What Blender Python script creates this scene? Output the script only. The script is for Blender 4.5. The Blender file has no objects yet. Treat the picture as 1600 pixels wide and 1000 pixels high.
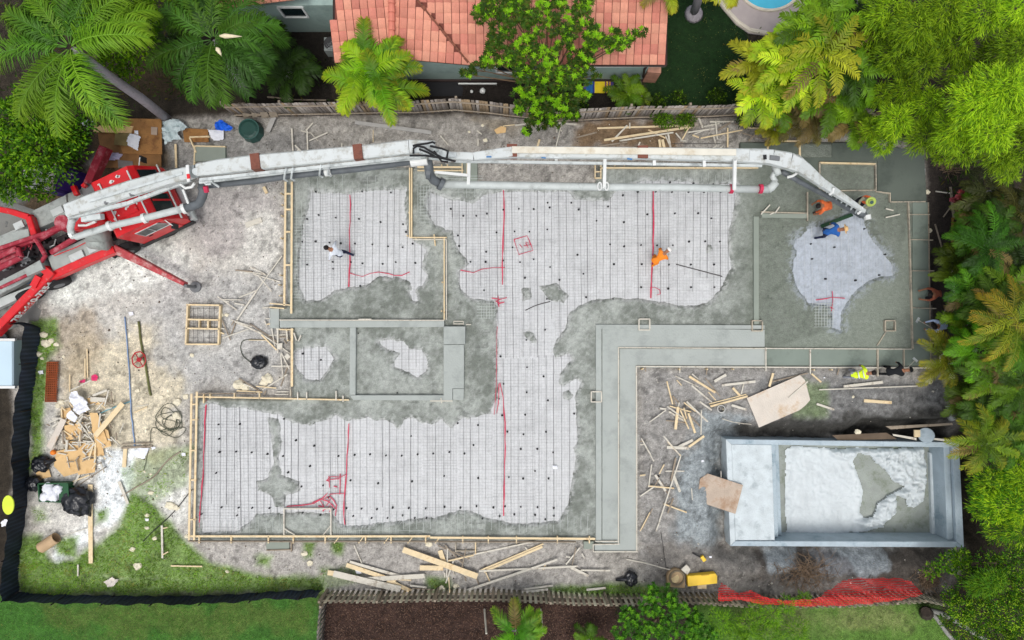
import bpy, bmesh, math, random
import numpy as np
from mathutils import Vector, Matrix
random.seed(7); RNG = np.random.default_rng(11)
S = bpy.context.scene
# ---------------- camera ----------------
CAMH = 30.0; FPX = 1080.0            # drone height in metres, focal length in photo pixels
cam_d = bpy.data.cameras.new("camera"); cam = bpy.data.objects.new("camera", cam_d)
S.collection.objects.link(cam); cam.location = (0, 0, CAMH); cam.rotation_euler = (0, 0, 0)
cam_d.sensor_width = 36; cam_d.lens = 36 * FPX / 1600.0; cam_d.clip_start = 0.1; cam_d.clip_end = 2000
S.camera = cam
# ---------------- sky, sun, exposure ----------------
SUN_EL, SUN_AZ = 72.0, 195.0
w = bpy.data.worlds.new("World"); S.world = w; w.use_nodes = True
nt = w.node_tree; bg = nt.nodes["Background"]
sky = nt.nodes.new("ShaderNodeTexSky"); sky.sky_type = 'NISHITA'; sky.sun_disc = False
sky.sun_elevation = math.radians(SUN_EL); sky.sun_rotation = math.radians(SUN_AZ)
sky.dust_density = 4.0; sky.air_density = 1.0; sky.ozone_density = 1.0
hs = nt.nodes.new("ShaderNodeHueSaturation"); hs.inputs['Saturation'].default_value = 0.35
nt.links.new(sky.outputs[0], hs.inputs['Color']); nt.links.new(hs.outputs[0], bg.inputs[0])
bg.inputs[1].default_value = 0.15
sd = bpy.data.lights.new("sun", 'SUN'); sd.energy = 1.1; sd.angle = math.radians(28); sd.color = (1, 0.97, 0.92)
sun = bpy.data.objects.new("sun", sd); S.collection.objects.link(sun)
e, a = math.radians(SUN_EL), math.radians(SUN_AZ)
dirv = Vector((math.sin(a) * math.cos(e), math.cos(a) * math.cos(e), math.sin(e)))
sun.rotation_euler = dirv.to_track_quat('Z', 'Y').to_euler(); sun.location = (0, 0, 60)
S.view_settings.view_transform = 'Standard'; S.view_settings.look = 'None'
S.view_settings.gamma = 1; S.view_settings.exposure = 0.19
S.cycles.max_bounces = 6; S.cycles.diffuse_bounces = 3; S.cycles.transparent_max_bounces = 4

# ---------------- helpers ----------------
def W(px, py, h=0.0):
    k = (CAMH - h) / FPX
    return Vector(((px - 800) * k, (500 - py) * k, h))
def lin(c): 
    c = c / 255.0
    return c / 12.92 if c <= 0.04045 else ((c + 0.055) / 1.055) ** 2.4
def RGB(r, g, b): return (lin(r), lin(g), lin(b))

MATS = {}
def mat(name, col, rough=0.8, var=0.15, scale=3.0, bump=0.0, bscale=20.0, metal=0.0, spec=0.3, dirt=None, dirt_amt=0.0, dscale=1.5, stretch=None):
    if name in MATS: return MATS[name]
    m = bpy.data.materials.new(name); m.use_nodes = True; n = m.node_tree; p = n.nodes["Principled BSDF"]
    p.inputs['Roughness'].default_value = rough; p.inputs['Metallic'].default_value = metal
    p.inputs['Specular IOR Level'].default_value = spec
    tc = n.nodes.new("ShaderNodeTexCoord"); mp = n.nodes.new("ShaderNodeMapping")
    n.links.new(tc.outputs['Object'], mp.inputs[0])
    if stretch: mp.inputs['Scale'].default_value = stretch
    ns = n.nodes.new("ShaderNodeTexNoise"); ns.inputs['Scale'].default_value = scale; ns.inputs['Detail'].default_value = 5
    n.links.new(mp.outputs[0], ns.inputs[0])
    cr = n.nodes.new("ShaderNodeValToRGB"); cr.color_ramp.elements[0].position = 0.3; cr.color_ramp.elements[1].position = 0.7
    cr.color_ramp.elements[0].color = tuple(c * (1 - var) for c in col[:3]) + (1,)
    cr.color_ramp.elements[1].color = tuple(min(1, c * (1 + var)) for c in col[:3]) + (1,)
    n.links.new(ns.outputs[0], cr.inputs[0]); out = cr.outputs[0]
    if dirt:
        n2 = n.nodes.new("ShaderNodeTexNoise"); n2.inputs['Scale'].default_value = dscale; n2.inputs['Detail'].default_value = 8
        n2.inputs['Roughness'].default_value = 0.7; n.links.new(mp.outputs[0], n2.inputs[0])
        r2 = n.nodes.new("ShaderNodeValToRGB"); r2.color_ramp.elements[0].position = 0.62 - 0.25 * dirt_amt; r2.color_ramp.elements[1].position = 0.72 - 0.15 * dirt_amt
        n.links.new(n2.outputs[0], r2.inputs[0])
        mx = n.nodes.new("ShaderNodeMixRGB"); mx.inputs[2].default_value = tuple(dirt) + (1,)
        n.links.new(r2.outputs[0], mx.inputs[0]); n.links.new(out, mx.inputs[1]); out = mx.outputs[0]
    n.links.new(out, p.inputs['Base Color'])
    if bump:
        nb = n.nodes.new("ShaderNodeTexNoise"); nb.inputs['Scale'].default_value = bscale; nb.inputs['Detail'].default_value = 6
        n.links.new(mp.outputs[0], nb.inputs[0])
        b = n.nodes.new("ShaderNodeBump"); b.inputs['Strength'].default_value = bump; b.inputs['Distance'].default_value = 0.05
        n.links.new(nb.outputs[0], b.inputs['Height']); n.links.new(b.outputs[0], p.inputs['Normal'])
    MATS[name] = m; return m

def attr_mat(name, rough=0.85, var=0.25, scales=(4, 30), bump=0.5, bscale=25.0, spec=0.25, transl=0.0, wet=False):
    if name in MATS: return MATS[name]
    m = bpy.data.materials.new(name); m.use_nodes = True; n = m.node_tree; p = n.nodes["Principled BSDF"]
    p.inputs['Roughness'].default_value = rough; p.inputs['Specular IOR Level'].default_value = spec
    at = n.nodes.new("ShaderNodeAttribute"); at.attribute_name = "Col"; out = at.outputs['Color']
    geo = n.nodes.new("ShaderNodeNewGeometry")
    for k, sc in enumerate(scales):
        if var <= 0: break
        ns = n.nodes.new("ShaderNodeTexNoise"); ns.inputs['Scale'].default_value = sc; ns.inputs['Detail'].default_value = 6
        ns.inputs['Roughness'].default_value = 0.65
        n.links.new(geo.outputs['Position'], ns.inputs[0])
        mr = n.nodes.new("ShaderNodeMapRange"); mr.inputs[1].default_value = 0.3; mr.inputs[2].default_value = 0.7
        mr.inputs[3].default_value = 1 - var; mr.inputs[4].default_value = 1 + var
        n.links.new(ns.outputs[0], mr.inputs[0])
        mm = n.nodes.new("ShaderNodeVectorMath"); mm.operation = 'SCALE'
        n.links.new(out, mm.inputs[0]); n.links.new(mr.outputs[0], mm.inputs['Scale']); out = mm.outputs[0]
    n.links.new(out, p.inputs['Base Color'])
    if bump:
        nb = n.nodes.new("ShaderNodeTexNoise"); nb.inputs['Scale'].default_value = bscale; nb.inputs['Detail'].default_value = 8
        nb.inputs['Roughness'].default_value = 0.7
        n.links.new(geo.outputs['Position'], nb.inputs[0])
        b = n.nodes.new("ShaderNodeBump"); b.inputs['Strength'].default_value = bump; b.inputs['Distance'].default_value = 0.06
        n.links.new(nb.outputs[0], b.inputs['Height']); n.links.new(b.outputs[0], p.inputs['Normal'])
    if transl > 0:
        tr = n.nodes.new("ShaderNodeBsdfTranslucent"); mx = n.nodes.new("ShaderNodeMixShader"); mx.inputs[0].default_value = transl
        n.links.new(out, tr.inputs[0]); n.links.new(p.outputs[0], mx.inputs[1]); n.links.new(tr.outputs[0], mx.inputs[2])
        n.links.new(mx.outputs[0], n.nodes['Material Output'].inputs[0])
    MATS[name] = m; return m

class MB:
    """collects shapes, builds ONE mesh object"""
    def __init__(s): s.v = []; s.f = []; s.m = []
    def add(s, vs, fs, mi=0):
        o = len(s.v); s.v += [tuple(v) for v in vs]; s.f += [tuple(i + o for i in f) for f in fs]; s.m += [mi] * len(fs)
    def prism(s, poly, z0, z1, mi=0, bev=0.0):
        """poly: world xy list; vertical extrusion z0..z1, optional top chamfer"""
        n = len(poly); c = Vector((sum(p[0] for p in poly) / n, sum(p[1] for p in poly) / n))
        A = 0.5 * sum(poly[i][0] * poly[(i + 1) % n][1] - poly[(i + 1) % n][0] * poly[i][1] for i in range(n))
        if A < 0: poly = poly[::-1]
        vs = [(p[0], p[1], z0) for p in poly]
        if bev:
            vs += [(p[0], p[1], z1 - bev) for p in poly]
            r = max(1e-6, (sum((Vector(p[:2]) - c).length for p in poly) / n)); 
            ins = []
            for i in range(n):
                a_, b_, c_ = Vector(poly[i - 1][:2]), Vector(poly[i][:2]), Vector(poly[(i + 1) % n][:2])
                d1, d2 = (b_ - a_), (c_ - b_)
                if d1.length < 1e-9 or d2.length < 1e-9: ins.append(b_); continue
                n1, n2 = Vector((-d1.y, d1.x)).normalized(), Vector((-d2.y, d2.x)).normalized()
                q = (n1 + n2); q = q / max(0.3, q.length_squared / 2 if q.length_squared > 0 else 1) * 1.0
                ins.append(b_ + q * bev * 0.7)
            vs += [(p[0], p[1], z1) for p in ins]; L = 3
        else: vs += [(p[0], p[1], z1) for p in poly]; L = 2
        fs = [tuple(range(n))[::-1], tuple(range((L - 1) * n, L * n))]
        for l in range(L - 1):
            for i in range(n):
                j = (i + 1) % n; fs.append((l * n + i, l * n + j, (l + 1) * n + j, (l + 1) * n + i))
        s.add(vs, fs, mi)
    def bar(s, a, b, wd, ht, mi=0, wd2=None, ht2=None, up=(0, 0, 1), bev=0.0):
        """box bar between centres a and b; wd horizontal width, ht height"""
        a, b = Vector(a), Vector(b); d = (b - a)
        if d.length < 1e-6: return
        d.normalize(); u = Vector(up)
        if abs(d.dot(u)) > 0.98: u = Vector((1, 0, 0))
        x = d.cross(u).normalized(); y = x.cross(d).normalized()
        wd2 = wd if wd2 is None else wd2; ht2 = ht if ht2 is None else ht2
        vs = []
        prof = lambda w_, h_: ([(-w_ / 2, -h_ / 2), (w_ / 2, -h_ / 2), (w_ / 2, h_ / 2), (-w_ / 2, h_ / 2)] if not bev else
            [(-w_ / 2 + bev, -h_ / 2), (w_ / 2 - bev, -h_ / 2), (w_ / 2, -h_ / 2 + bev), (w_ / 2, h_ / 2 - bev), (w_ / 2 - bev, h_ / 2), (-w_ / 2 + bev, h_ / 2), (-w_ / 2, h_ / 2 - bev), (-w_ / 2, -h_ / 2 + bev)])
        for p, w_, h_ in ((a, wd, ht), (b, wd2, ht2)):
            vs += [p + x * i + y * j for i, j in prof(w_, h_)]
        n = len(vs) // 2
        fs = [tuple(range(n)), tuple(range(n, 2 * n))[::-1]] + [(i, i + n, (i + 1) % n + n, (i + 1) % n) for i in range(n)]
        s.add(vs, fs, mi)
    def tube(s, pts, r, n=8, mi=0, r2=None, cap=True):
        pts = [Vector(p) for p in pts]; m_ = len(pts); vs = []; fs = []
        rs = r if isinstance(r, (list, tuple)) else [r + ((r2 if r2 is not None else r) - r) * i / max(1, m_ - 1) for i in range(m_)]
        prev = None
        for i, p in enumerate(pts):
            t = (pts[min(i + 1, m_ - 1)] - pts[max(i - 1, 0)])
            if t.length < 1e-9: t = Vector((0, 0, 1))
            t.normalize()
            if prev is None:
                u = Vector((0, 0, 1)) if abs(t.z) < 0.9 else Vector((1, 0, 0)); x = t.cross(u).normalized()
            else:
                x = (prev - t * prev.dot(t)); x = x.normalized() if x.length > 1e-6 else t.orthogonal().normalized()
            prev = x; y = t.cross(x)
            for k in range(n):
                an = 2 * math.pi * k / n; vs.append(p + (x * math.cos(an) + y * math.sin(an)) * rs[i])
        for i in range(m_ - 1):
            for k in range(n):
                k2 = (k + 1) % n; fs.append((i * n + k, i * n + k2, (i + 1) * n + k2, (i + 1) * n + k))
        if cap: fs += [tuple(range(n))[::-1], tuple(range((m_ - 1) * n, m_ * n))]
        s.add(vs, fs, mi)
    def blob(s, c, r, sub=2, amp=0.2, mi=0, seed=0, flat=1.0, fr=2.0):
        bm = bmesh.new(); bmesh.ops.create_icosphere(bm, subdivisions=sub, radius=1.0)
        r = r if isinstance(r, (list, tuple)) else (r, r, r); c = Vector(c); vs = []
        rr = random.Random(seed); off = Vector((rr.uniform(-50, 50), rr.uniform(-50, 50), rr.uniform(-50, 50)))
        from mathutils import noise
        for v in bm.verts:
            k = 1 + amp * 2 * noise.noise(v.co * fr + off) + amp * noise.noise(v.co * fr * 2.7 + off)
            q = v.co * k; vs.append(c + Vector((q.x * r[0], q.y * r[1], q.z * r[2] * flat)))
        fs = [tuple(v.index for v in f.verts) for f in bm.faces]; bm.free(); s.add(vs, fs, mi)
    def sheet(s, pts_px, h, thick=0.01, mi=0):
        """flat polygon given in photo pixels at height h"""
        poly = [W(x, y, h).xy for x, y in pts_px]; s.prism(poly, h - thick, h, mi)

def wloc(o):
    p = Vector((0, 0, 0))
    while o: p += o.location; o = o.parent
    return p
def tag(o, label=None, cat=None, group=None, kind=None):
    if label: o["label"] = label
    if cat: o["category"] = cat
    if group: o["group"] = group
    if kind: o["kind"] = kind
    return o
def root(name, loc, label, cat, group=None):
    o = bpy.data.objects.new(name, None); o.empty_display_size = 0.2; S.collection.objects.link(o); o.location = loc
    return tag(o, label, cat, group)
def make(name, mb, mats, parent=None, label=None, cat=None, group=None, kind=None, smooth=False, origin=None):
    if isinstance(mb, MB): vs, fs, mi = mb.v, mb.f, mb.m
    me = bpy.data.meshes.new(name)
    if parent is not None: off = wloc(parent)
    elif origin is not None: off = Vector(origin)
    else:
        A = np.array(vs); off = Vector(((A[:, 0].min() + A[:, 0].max()) / 2, (A[:, 1].min() + A[:, 1].max()) / 2, A[:, 2].min()))
    me.from_pydata([(x - off.x, y - off.y, z - off.z) for x, y, z in vs], [], fs)
    mats = mats if isinstance(mats, (list, tuple)) else [mats]
    for m in mats: me.materials.append(m)
    if len(mats) > 1: me.polygons.foreach_set("material_index", mi)
    if smooth: me.polygons.foreach_set("use_smooth", [True] * len(me.polygons))
    me.update()
    o = bpy.data.objects.new(name, me); S.collection.objects.link(o)
    if parent is not None: o.parent = parent
    else: o.location = off
    return tag(o, label, cat, group, kind)
def np_mesh(name, V, F, cols=None, m=None, parent=None, smooth=False, off=(0, 0, 0), **kw):
    """V (n,3) world; F (m,4) or (m,3) int; cols (n,3) linear point colours"""
    me = bpy.data.meshes.new(name); n = len(V); k = F.shape[1]
    if parent is not None: off = wloc(parent)
    off = np.array(off, dtype=float)
    me.vertices.add(n); me.vertices.foreach_set("co", (V - off).astype(np.float32).ravel())
    me.loops.add(F.size); me.loops.foreach_set("vertex_index", F.astype(np.int32).ravel())
    me.polygons.add(len(F)); me.polygons.foreach_set("loop_start", np.arange(0, F.size, k, dtype=np.int32))
    me.polygons.foreach_set("loop_total", np.full(len(F), k, dtype=np.int32))
    if cols is not None:
        at = me.color_attributes.new("Col", 'FLOAT_COLOR', 'POINT')
        C = np.ones((n, 4), dtype=np.float32); C[:, :3] = cols; at.data.foreach_set("color", C.ravel())
    if m: me.materials.append(m)
    if smooth: me.polygons.foreach_set("use_smooth", np.ones(len(F), dtype=bool))
    me.update(calc_edges=True); me.validate()
    o = bpy.data.objects.new(name, me); S.collection.objects.link(o)
    if parent is not None: o.parent = parent
    else: o.location = tuple(off)
    return tag(o, **kw)

# numpy noise / distance fields
def _h(ix, iy, seed):
    n = (ix.astype(np.int64) * 374761393 + iy.astype(np.int64) * 668265263 + seed * 974711) & 0xFFFFFFFF
    n = ((n ^ (n >> 13)) * 1274126177) & 0xFFFFFFFF
    return ((n ^ (n >> 16)) & 0xFFFFFF) / float(0xFFFFFF)
def vnoise(x, y, seed=0):
    ix, iy = np.floor(x), np.floor(y); fx, fy = x - ix, y - iy
    fx = fx * fx * (3 - 2 * fx); fy = fy * fy * (3 - 2 * fy)
    a_, b_, c_, d_ = _h(ix, iy, seed), _h(ix + 1, iy, seed), _h(ix, iy + 1, seed), _h(ix + 1, iy + 1, seed)
    return (a_ + (b_ - a_) * fx) * (1 - fy) + (c_ + (d_ - c_) * fx) * fy
def fbm(x, y, seed=0, oc=4, gain=0.5):
    s_ = 0; amp = 1; t = 0
    for i in range(oc):
        s_ = s_ + amp * (vnoise(x, y, seed + i * 17) - 0.5) * 2; t += amp; amp *= gain; x = x * 2.03 + 5.1; y = y * 2.03 + 3.7
    return s_ / t
def sdf(X, Y, poly):
    """positive inside; units of the inputs"""
    P = np.array(poly, dtype=float); d = np.full(X.shape, 1e18); ins = np.zeros(X.shape, dtype=bool); n = len(P)
    for i in range(n):
        x1, y1 = P[i]; x2, y2 = P[(i + 1) % n]; ex, ey = x2 - x1, y2 - y1; L = ex * ex + ey * ey + 1e-12
        t = np.clip(((X - x1) * ex + (Y - y1) * ey) / L, 0, 1)
        d = np.minimum(d, (X - x1 - t * ex) ** 2 + (Y - y1 - t * ey) ** 2)
        c = ((y1 > Y) != (y2 > Y)) & (X < (x2 - x1) * (Y - y1) / (y2 - y1 + 1e-12) + x1); ins ^= c
    d = np.sqrt(d); return np.where(ins, d, -d)
def sstep(x, a_, b_):
    t = np.clip((x - a_) / (b_ - a_), 0, 1); return t * t * (3 - 2 * t)
def grid(x0, x1, y0, y1, st):
    nx = int((x1 - x0) / st) + 1; ny = int((y1 - y0) / st) + 1
    X, Y = np.meshgrid(np.linspace(x0, x1, nx), np.linspace(y0, y1, ny)); idx = np.arange(nx * ny).reshape(ny, nx)
    F = np.stack([idx[:-1, :-1], idx[:-1, 1:], idx[1:, 1:], idx[1:, :-1]], -1).reshape(-1, 4)
    return X.ravel(), Y.ravel(), F
def compact(V, F, C=None):
    used = np.unique(F); mp = -np.ones(len(V), dtype=int); mp[used] = np.arange(len(used))
    return V[used], mp[F], (C[used] if C is not None else None)
# =============== outlines in photo pixels (at ground level) ===============
SLAB = [(455,262),(640,262),(735,250),(735,286),(930,286),(935,256),(1155,256),(1155,222),(1345,222),(1445,236),(1455,574),(995,574),(996,862),(928,862),(930,844),(302,844),(304,622),(456,622),(456,511),(420,511),(420,478),(448,478),(446,285)]
WH1 = [(487,300),(545,303),(590,298),(635,296),(632,330),(637,365),(650,378),(668,390),(663,400),(660,420),(668,430),(660,447),(645,452),(640,440),(620,433),(590,432),(575,445),(545,450),(522,455),(505,468),(478,470),(467,440),(469,400),(473,350),(482,330)]
WH1b = [(640,455),(648,452),(653,470),(646,470)]
WH2 = [(672,300),(700,312),(740,318),(760,303),(800,300),(888,300),(900,312),(950,314),(962,300),(1000,284),(1075,283),(1100,290),(1150,285),(1150,310),(1145,340),(1135,375),(1141,420),(1130,445),(1105,474),(1060,478),(1010,468),(960,465),(920,470),(890,488),(885,510),(870,530),(862,548),(866,560),(888,552),(892,562),(874,585),(872,600),(880,606),(900,592),(906,598),(898,620),(900,650),(903,690),(895,700),(900,720),(892,760),(886,790),(872,814),(820,818),(790,816),(760,808),(735,797),(715,797),(690,806),(650,811),(600,816),(550,821),(533,818),(520,802),(445,800),(400,802),(392,815),(372,828),(316,832),(318,640),(330,632),(400,641),(435,648),(455,660),(485,664),(515,655),(525,648),(540,658),(575,652),(590,658),(605,655),(622,668),(632,655),(645,652),(660,660),(680,662),(690,655),(705,668),(720,655),(745,652),(768,645),(777,620),(778,540),(776,480),(770,471),(740,468),(722,455),(716,440),(718,425),(734,412),(722,398),(712,385),(706,362),(680,352),(664,322)]
BL = [[(418,652),(436,655),(441,690),(436,716),(440,742),(468,752),(470,766),(448,774),(444,795),(430,792),(425,774),(404,766),(402,752),(420,746),(428,720),(425,690)],
      [(842,448),(868,442),(889,462),(880,473),(858,470)],[(819,521),(828,517),(841,531),(838,538),(825,532)],
      [(879,611),(889,609),(896,618),(889,626),(880,623)],[(1103,384),(1110,382),(1112,392),(1104,396)],
      [(813,450),(828,450),(830,468),(818,470)]]
WH4 = [(462,551),(475,543),(510,542),(523,560),(515,575),(500,593),(480,593),(470,580),(462,570)]
WH5 = [(592,534),(610,529),(632,533),(640,546),(660,545),(668,562),(665,582),(652,590),(640,581),(618,574),(614,563),(626,552),(605,545)]
WH6 = [(1345,338),(1330,333),(1308,345),(1290,352),(1262,357),(1241,376),(1243,398),(1237,425),(1248,452),(1262,472),(1298,480),(1300,512),(1313,516),(1313,487),(1330,462),(1350,441),(1375,432),(1395,430),(1391,410),(1378,395),(1366,380),(1353,362),(1350,345)]
def Wp(poly, h=0.0): return [tuple(W(x, y, h).xy) for x, y in poly]
SLABW = Wp(SLAB)
POOLW = Wp([(1133,685),(1500,690),(1507,856),(1140,853)])
# grass areas (poly, density)
GRASS = [([(-200,936),(498,930),(494,1100),(-200,1100)], 1.0),
         ([(1085,944),(1470,944),(1500,1100),(1060,1100)], 0.9),
         ([(28,880),(120,878),(180,905),(300,900),(500,900),(510,925),(30,930)], 1.0),
         ([(205,770),(240,790),(290,845),(330,880),(420,905),(180,905),(100,885),(150,850),(185,820)], 0.85),
         ([(28,835),(65,835),(85,885),(28,900)], 0.9), ([(90,845),(125,835),(120,870),(90,868)], 0.6),
         ([(48,500),(85,500),(95,540),(78,560),(70,640),(68,720),(45,740),(50,600)], 0.9),
         ([(48,790),(70,790),(75,815),(50,820)], 0.5),([(148,798),(168,795),(165,815),(150,818)], 0.6),
         ([(190,735),(240,700),(300,700),(290,760),(225,790),(200,780)], 0.30),
         ([(475,848),(492,848),(488,870),(478,870)], 0.9),([(520,848),(536,848),(532,864),(524,862)], 0.9),
         ([(500,888),(560,885),(565,910),(500,925)], 0.5),([(400,870),(425,870),(420,885),(398,885)], 0.8),([(668,905),(700,903),(705,920),(672,925)], 0.6),
         ([(840,918),(1000,912),(1060,920),(1060,934),(840,925)], 0.9),
         ([(1008,-60),(1160,-60),(1165,60),(1190,170),(1008,170)], 1.0),
         ([(1245,590),(1290,600),(1295,650),(1240,650)], 0.12)]
def build_ground():
    X, Y, F = grid(-27, 27, -17.5, 17.5, 0.075)
    PX = X * 36 + 800; PY = 500 - Y * 36
    n1 = fbm(X * 0.9, Y * 0.9, 3); n2 = fbm(X * 3.1, Y * 3.1, 5); n3 = fbm(X * 0.35, Y * 0.35, 9, 3)
    C = np.tile(np.array(RGB(52, 46, 38)), (len(X), 1)) * (1 + 0.35 * n2)[:, None]
    def patch(poly, col, feather=10, amp=8, seed=0, strength=1.0, var=0.0):
        d = sdf(PX, PY, poly) + amp * fbm(X * 1.3, Y * 1.3, seed + 31, 4, 0.6) * 2
        m = sstep(d, -feather, feather) * strength
        c = np.array(RGB(*col)) * (1 + var * n2)[:, None]
        C[:] = C * (1 - m[:, None]) + c * m[:, None]; return m
    site = [(20,505),(75,495),(60,380),(100,300),(150,240),(250,185),(370,180),(800,180),(960,186),(1210,180),(1290,200),(1450,232),(1480,600),(1470,680),(1520,860),(1480,925),(1000,930),(500,925),(20,930)]
    patch(site, (150,143,135), 8, 4, 1, var=0.15)
    patch([(-60,300),(25,290),(60,330),(60,480),(-60,520)], (120,122,120), 6, 3, 2)            # paved drive by the truck
    patch([(25,320),(140,260),(200,240),(180,300),(60,340)], (92,78,60), 8, 6, 3)
    patch([(60,480),(60,400),(180,360),(310,300),(445,290),(440,480),(290,620),(290,840),(60,880)], (172,166,158), 14, 10, 4, var=0.1)
    patch([(60,470),(100,430),(230,380),(300,400),(290,440),(180,460),(90,480)], (200,198,190), 14, 6, 5)
    patch([(300,300),(440,300),(440,380),(330,400),(290,350)], (160,152,147), 18, 14, 6)
    patch([(380,330),(440,320),(435,420),(390,420)], (186,180,172), 12, 8, 7)
    patch([(95,530),(260,520),(290,600),(270,700),(200,740),(100,700)], (186,172,146), 20, 18, 8, 0.75)
    patch([(80,500),(150,480),(160,560),(100,620)], (140,122,98), 14, 12, 9, 0.6)
    patch([(240,440),(440,420),(440,600),(300,610),(230,560)], (158,154,150), 16, 14, 10, 0.8)
    patch([(150,700),(215,700),(200,800),(90,885),(88,870),(150,780)], (206,206,204), 8, 7, 11)
    patch([(60,740),(150,740),(160,830),(60,830)], (186,180,172), 10, 8, 12, 0.8)
    patch([(225,770),(300,740),(298,830),(260,800)], (196,192,184), 10, 8, 13, 0.8)
    patch([(318,850),(930,850),(930,910),(500,925),(420,890),(318,880)], (158,151,144), 8, 6, 14, 0.9)
    patch([(905,185),(1080,190),(1050,232),(900,235)], (112,88,62), 10, 10, 15, 0.9)
    patch([(735,186),(905,186),(800,210)], (120,105,80), 8, 8, 16, 0.5)
    patch([(260,220),(470,200),(520,240),(420,290),(250,280)], (128,124,120), 12, 10, 17, 0.8)
    patch([(145,190),(250,185),(260,260),(150,270)], (88,72,54), 8, 6, 18, 0.9)
    patch([(995,574),(1300,574),(1480,600),(1500,690),(1135,690),(1130,850),(1000,870)], (142,137,132), 12, 8, 19, 1)
    patch([(1200,600),(1480,600),(1490,680),(1250,680)], (112,110,108), 16, 16, 20, 0.9)
    patch([(1100,640),(1180,650),(1150,700),(1120,860),(1060,860),(1050,760)], (138,144,146), 14, 12, 21, 0.8)
    patch([(1010,850),(1200,860),(1490,860),(1480,930),(1010,930)], (118,112,106), 14, 10, 22, 0.9)
    patch([(1160,660),(1300,650),(1480,640),(1500,690),(1150,690)], (56,54,50), 10, 10, 23, 0.9)
    patch([(1180,858),(1500,858),(1500,905),(1430,925),(1300,900),(1180,900)], (70,62,56), 12, 12, 24, 0.85)
    patch([(1240,860),(1380,860),(1370,895),(1300,890)], (140,140,142), 6, 12, 25, 0.7)
    patch([(1445,236),(1480,250),(1500,400),(1500,580),(1458,574)], (54,48,44), 6, 5, 26)
    patch([(498,938),(960,938),(960,1100),(498,1100)], (62,46,40), 3, 1, 27, var=0.5)          # bark mulch
    patch([(640,122),(1000,122),(1000,170),(640,170)], (40,35,32), 4, 2, 28)
    patch([(380,40),(520,50),(520,170),(380,165)], (36,32,28), 4, 2, 29)
    patch([(215,70),(290,75),(290,155),(200,150)], (62,52,38), 8, 6, 30)
    for i, (poly, dn) in enumerate(GRASS):
        big = i in (0, 1, 16)
        if i == 16: col = (26,52,22)
        elif i == 0: col = (64,108,42)
        elif i == 1: col = (88,122,52)
        else: col = (104,126,66)
        patch(poly, col, 7, 4, 50 + i, 0.95 if dn > 0.5 else 0.5, var=0.15)
    patch([(1195,857),(1245,857),(1240,885),(1205,890)], (160,164,166), 5, 10, 71, .8)
    patch([(1300,857),(1400,857),(1395,898),(1330,900),(1320,880)], (150,154,156), 5, 12, 72, .8)
    patch([(60,940),(480,940),(480,990),(100,990)], (96,104,52), 20, 26, 73, .5)
    patch([(1150,950),(1420,950),(1420,985),(1180,990)], (136,134,92), 22, 20, 70, 0.5)
    sp = fbm(X * 4.5, Y * 4.5, 201, 4, 0.75); sp2 = fbm(X * 1.7, Y * 1.7, 205, 5, 0.65); lum = C.mean(1)
    C = C * (1 + 0.30 * sp + 0.22 * sp2)[:, None]
    dk = (sstep(fbm(X * 2.6, Y * 2.6, 211, 5, 0.7), 0.18, 0.42) * (lum > .12))[:, None]; C = C * (1 - .42 * dk)
    lt = (sstep(fbm(X * 3.3, Y * 3.3, 221, 5, 0.7), 0.25, 0.45) * (lum > .16))[:, None]; C = C * (1 + .22 * lt)
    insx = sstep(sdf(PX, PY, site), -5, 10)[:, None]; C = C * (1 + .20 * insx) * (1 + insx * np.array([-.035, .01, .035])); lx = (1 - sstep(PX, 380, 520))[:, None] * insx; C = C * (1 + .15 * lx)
    d_s = sdf(X, Y, SLABW); d_p = sdf(X, Y, POOLW)
    Z = 0.05 * n1 + 0.035 * n2 + 0.03 * n3
    insite = sstep(sdf(PX, PY, site), -5, 15)
    Z = Z * (0.4 + 0.8 * insite)
    mud = sstep(sdf(PX, PY, [(990,580),(1500,600),(1510,690),(1130,690),(1100,860),(1500,870),(1480,925),(1000,925)]), -10, 20)
    ridge = 1 - np.abs(fbm(X * 1.6, Y * 1.6, 77, 5, 0.6)) * 2
    Z += mud * 0.14 * (ridge - 0.6)
    north = sstep(sdf(PX, PY, [(380,185),(1210,185),(1200,250),(380,262)]), -5, 12)
    Z += north * 0.08 * (ridge - 0.6)
    # trench around and hole under the pool shell
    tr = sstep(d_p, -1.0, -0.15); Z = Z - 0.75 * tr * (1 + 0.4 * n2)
    hole = sstep(d_p, 0.05, 0.2); Z = Z * (1 - hole) - 2.4 * hole
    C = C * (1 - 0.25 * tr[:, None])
    pit = sstep(sdf(PX, PY, [(1350,655),(1490,655),(1492,688),(1330,688)]), -4, 6); Z -= 0.6 * pit * (1 - hole)
    fl = sstep(d_s, -0.25, 0.0); Z = Z * (1 - fl) + (-0.06) * fl
    V = np.stack([X, Y, Z], -1)
    # outer ring to the horizon joined to the fine patch
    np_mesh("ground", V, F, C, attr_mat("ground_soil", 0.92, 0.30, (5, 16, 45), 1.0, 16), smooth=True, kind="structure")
    mb = MB(); R = 600; x0, x1, y0, y1 = -27, 27, -17.5, 17.5
    for q in ([(-R,-R),(R,-R),(R,y0),(-R,y0)],[(-R,y1),(R,y1),(R,R),(-R,R)],[(-R,y0),(x0,y0),(x0,y1),(-R,y1)],[(x1,y0),(R,y0),(R,y1),(x1,y1)]):
        mb.add([(x, y, -0.03) for x, y in q], [(0, 1, 2, 3)])
    make("terrain", mb, mat("far_soil", RGB(60,66,42), 0.95, 0.4, 0.3), kind="structure", origin=(0,0,0))
    return X, Y, Z
gX, gY, gZ = build_ground()
_nx = int(54 / 0.075) + 1; _ny = int(35 / 0.075) + 1; gZ2 = gZ.reshape(_ny, _nx)
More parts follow.
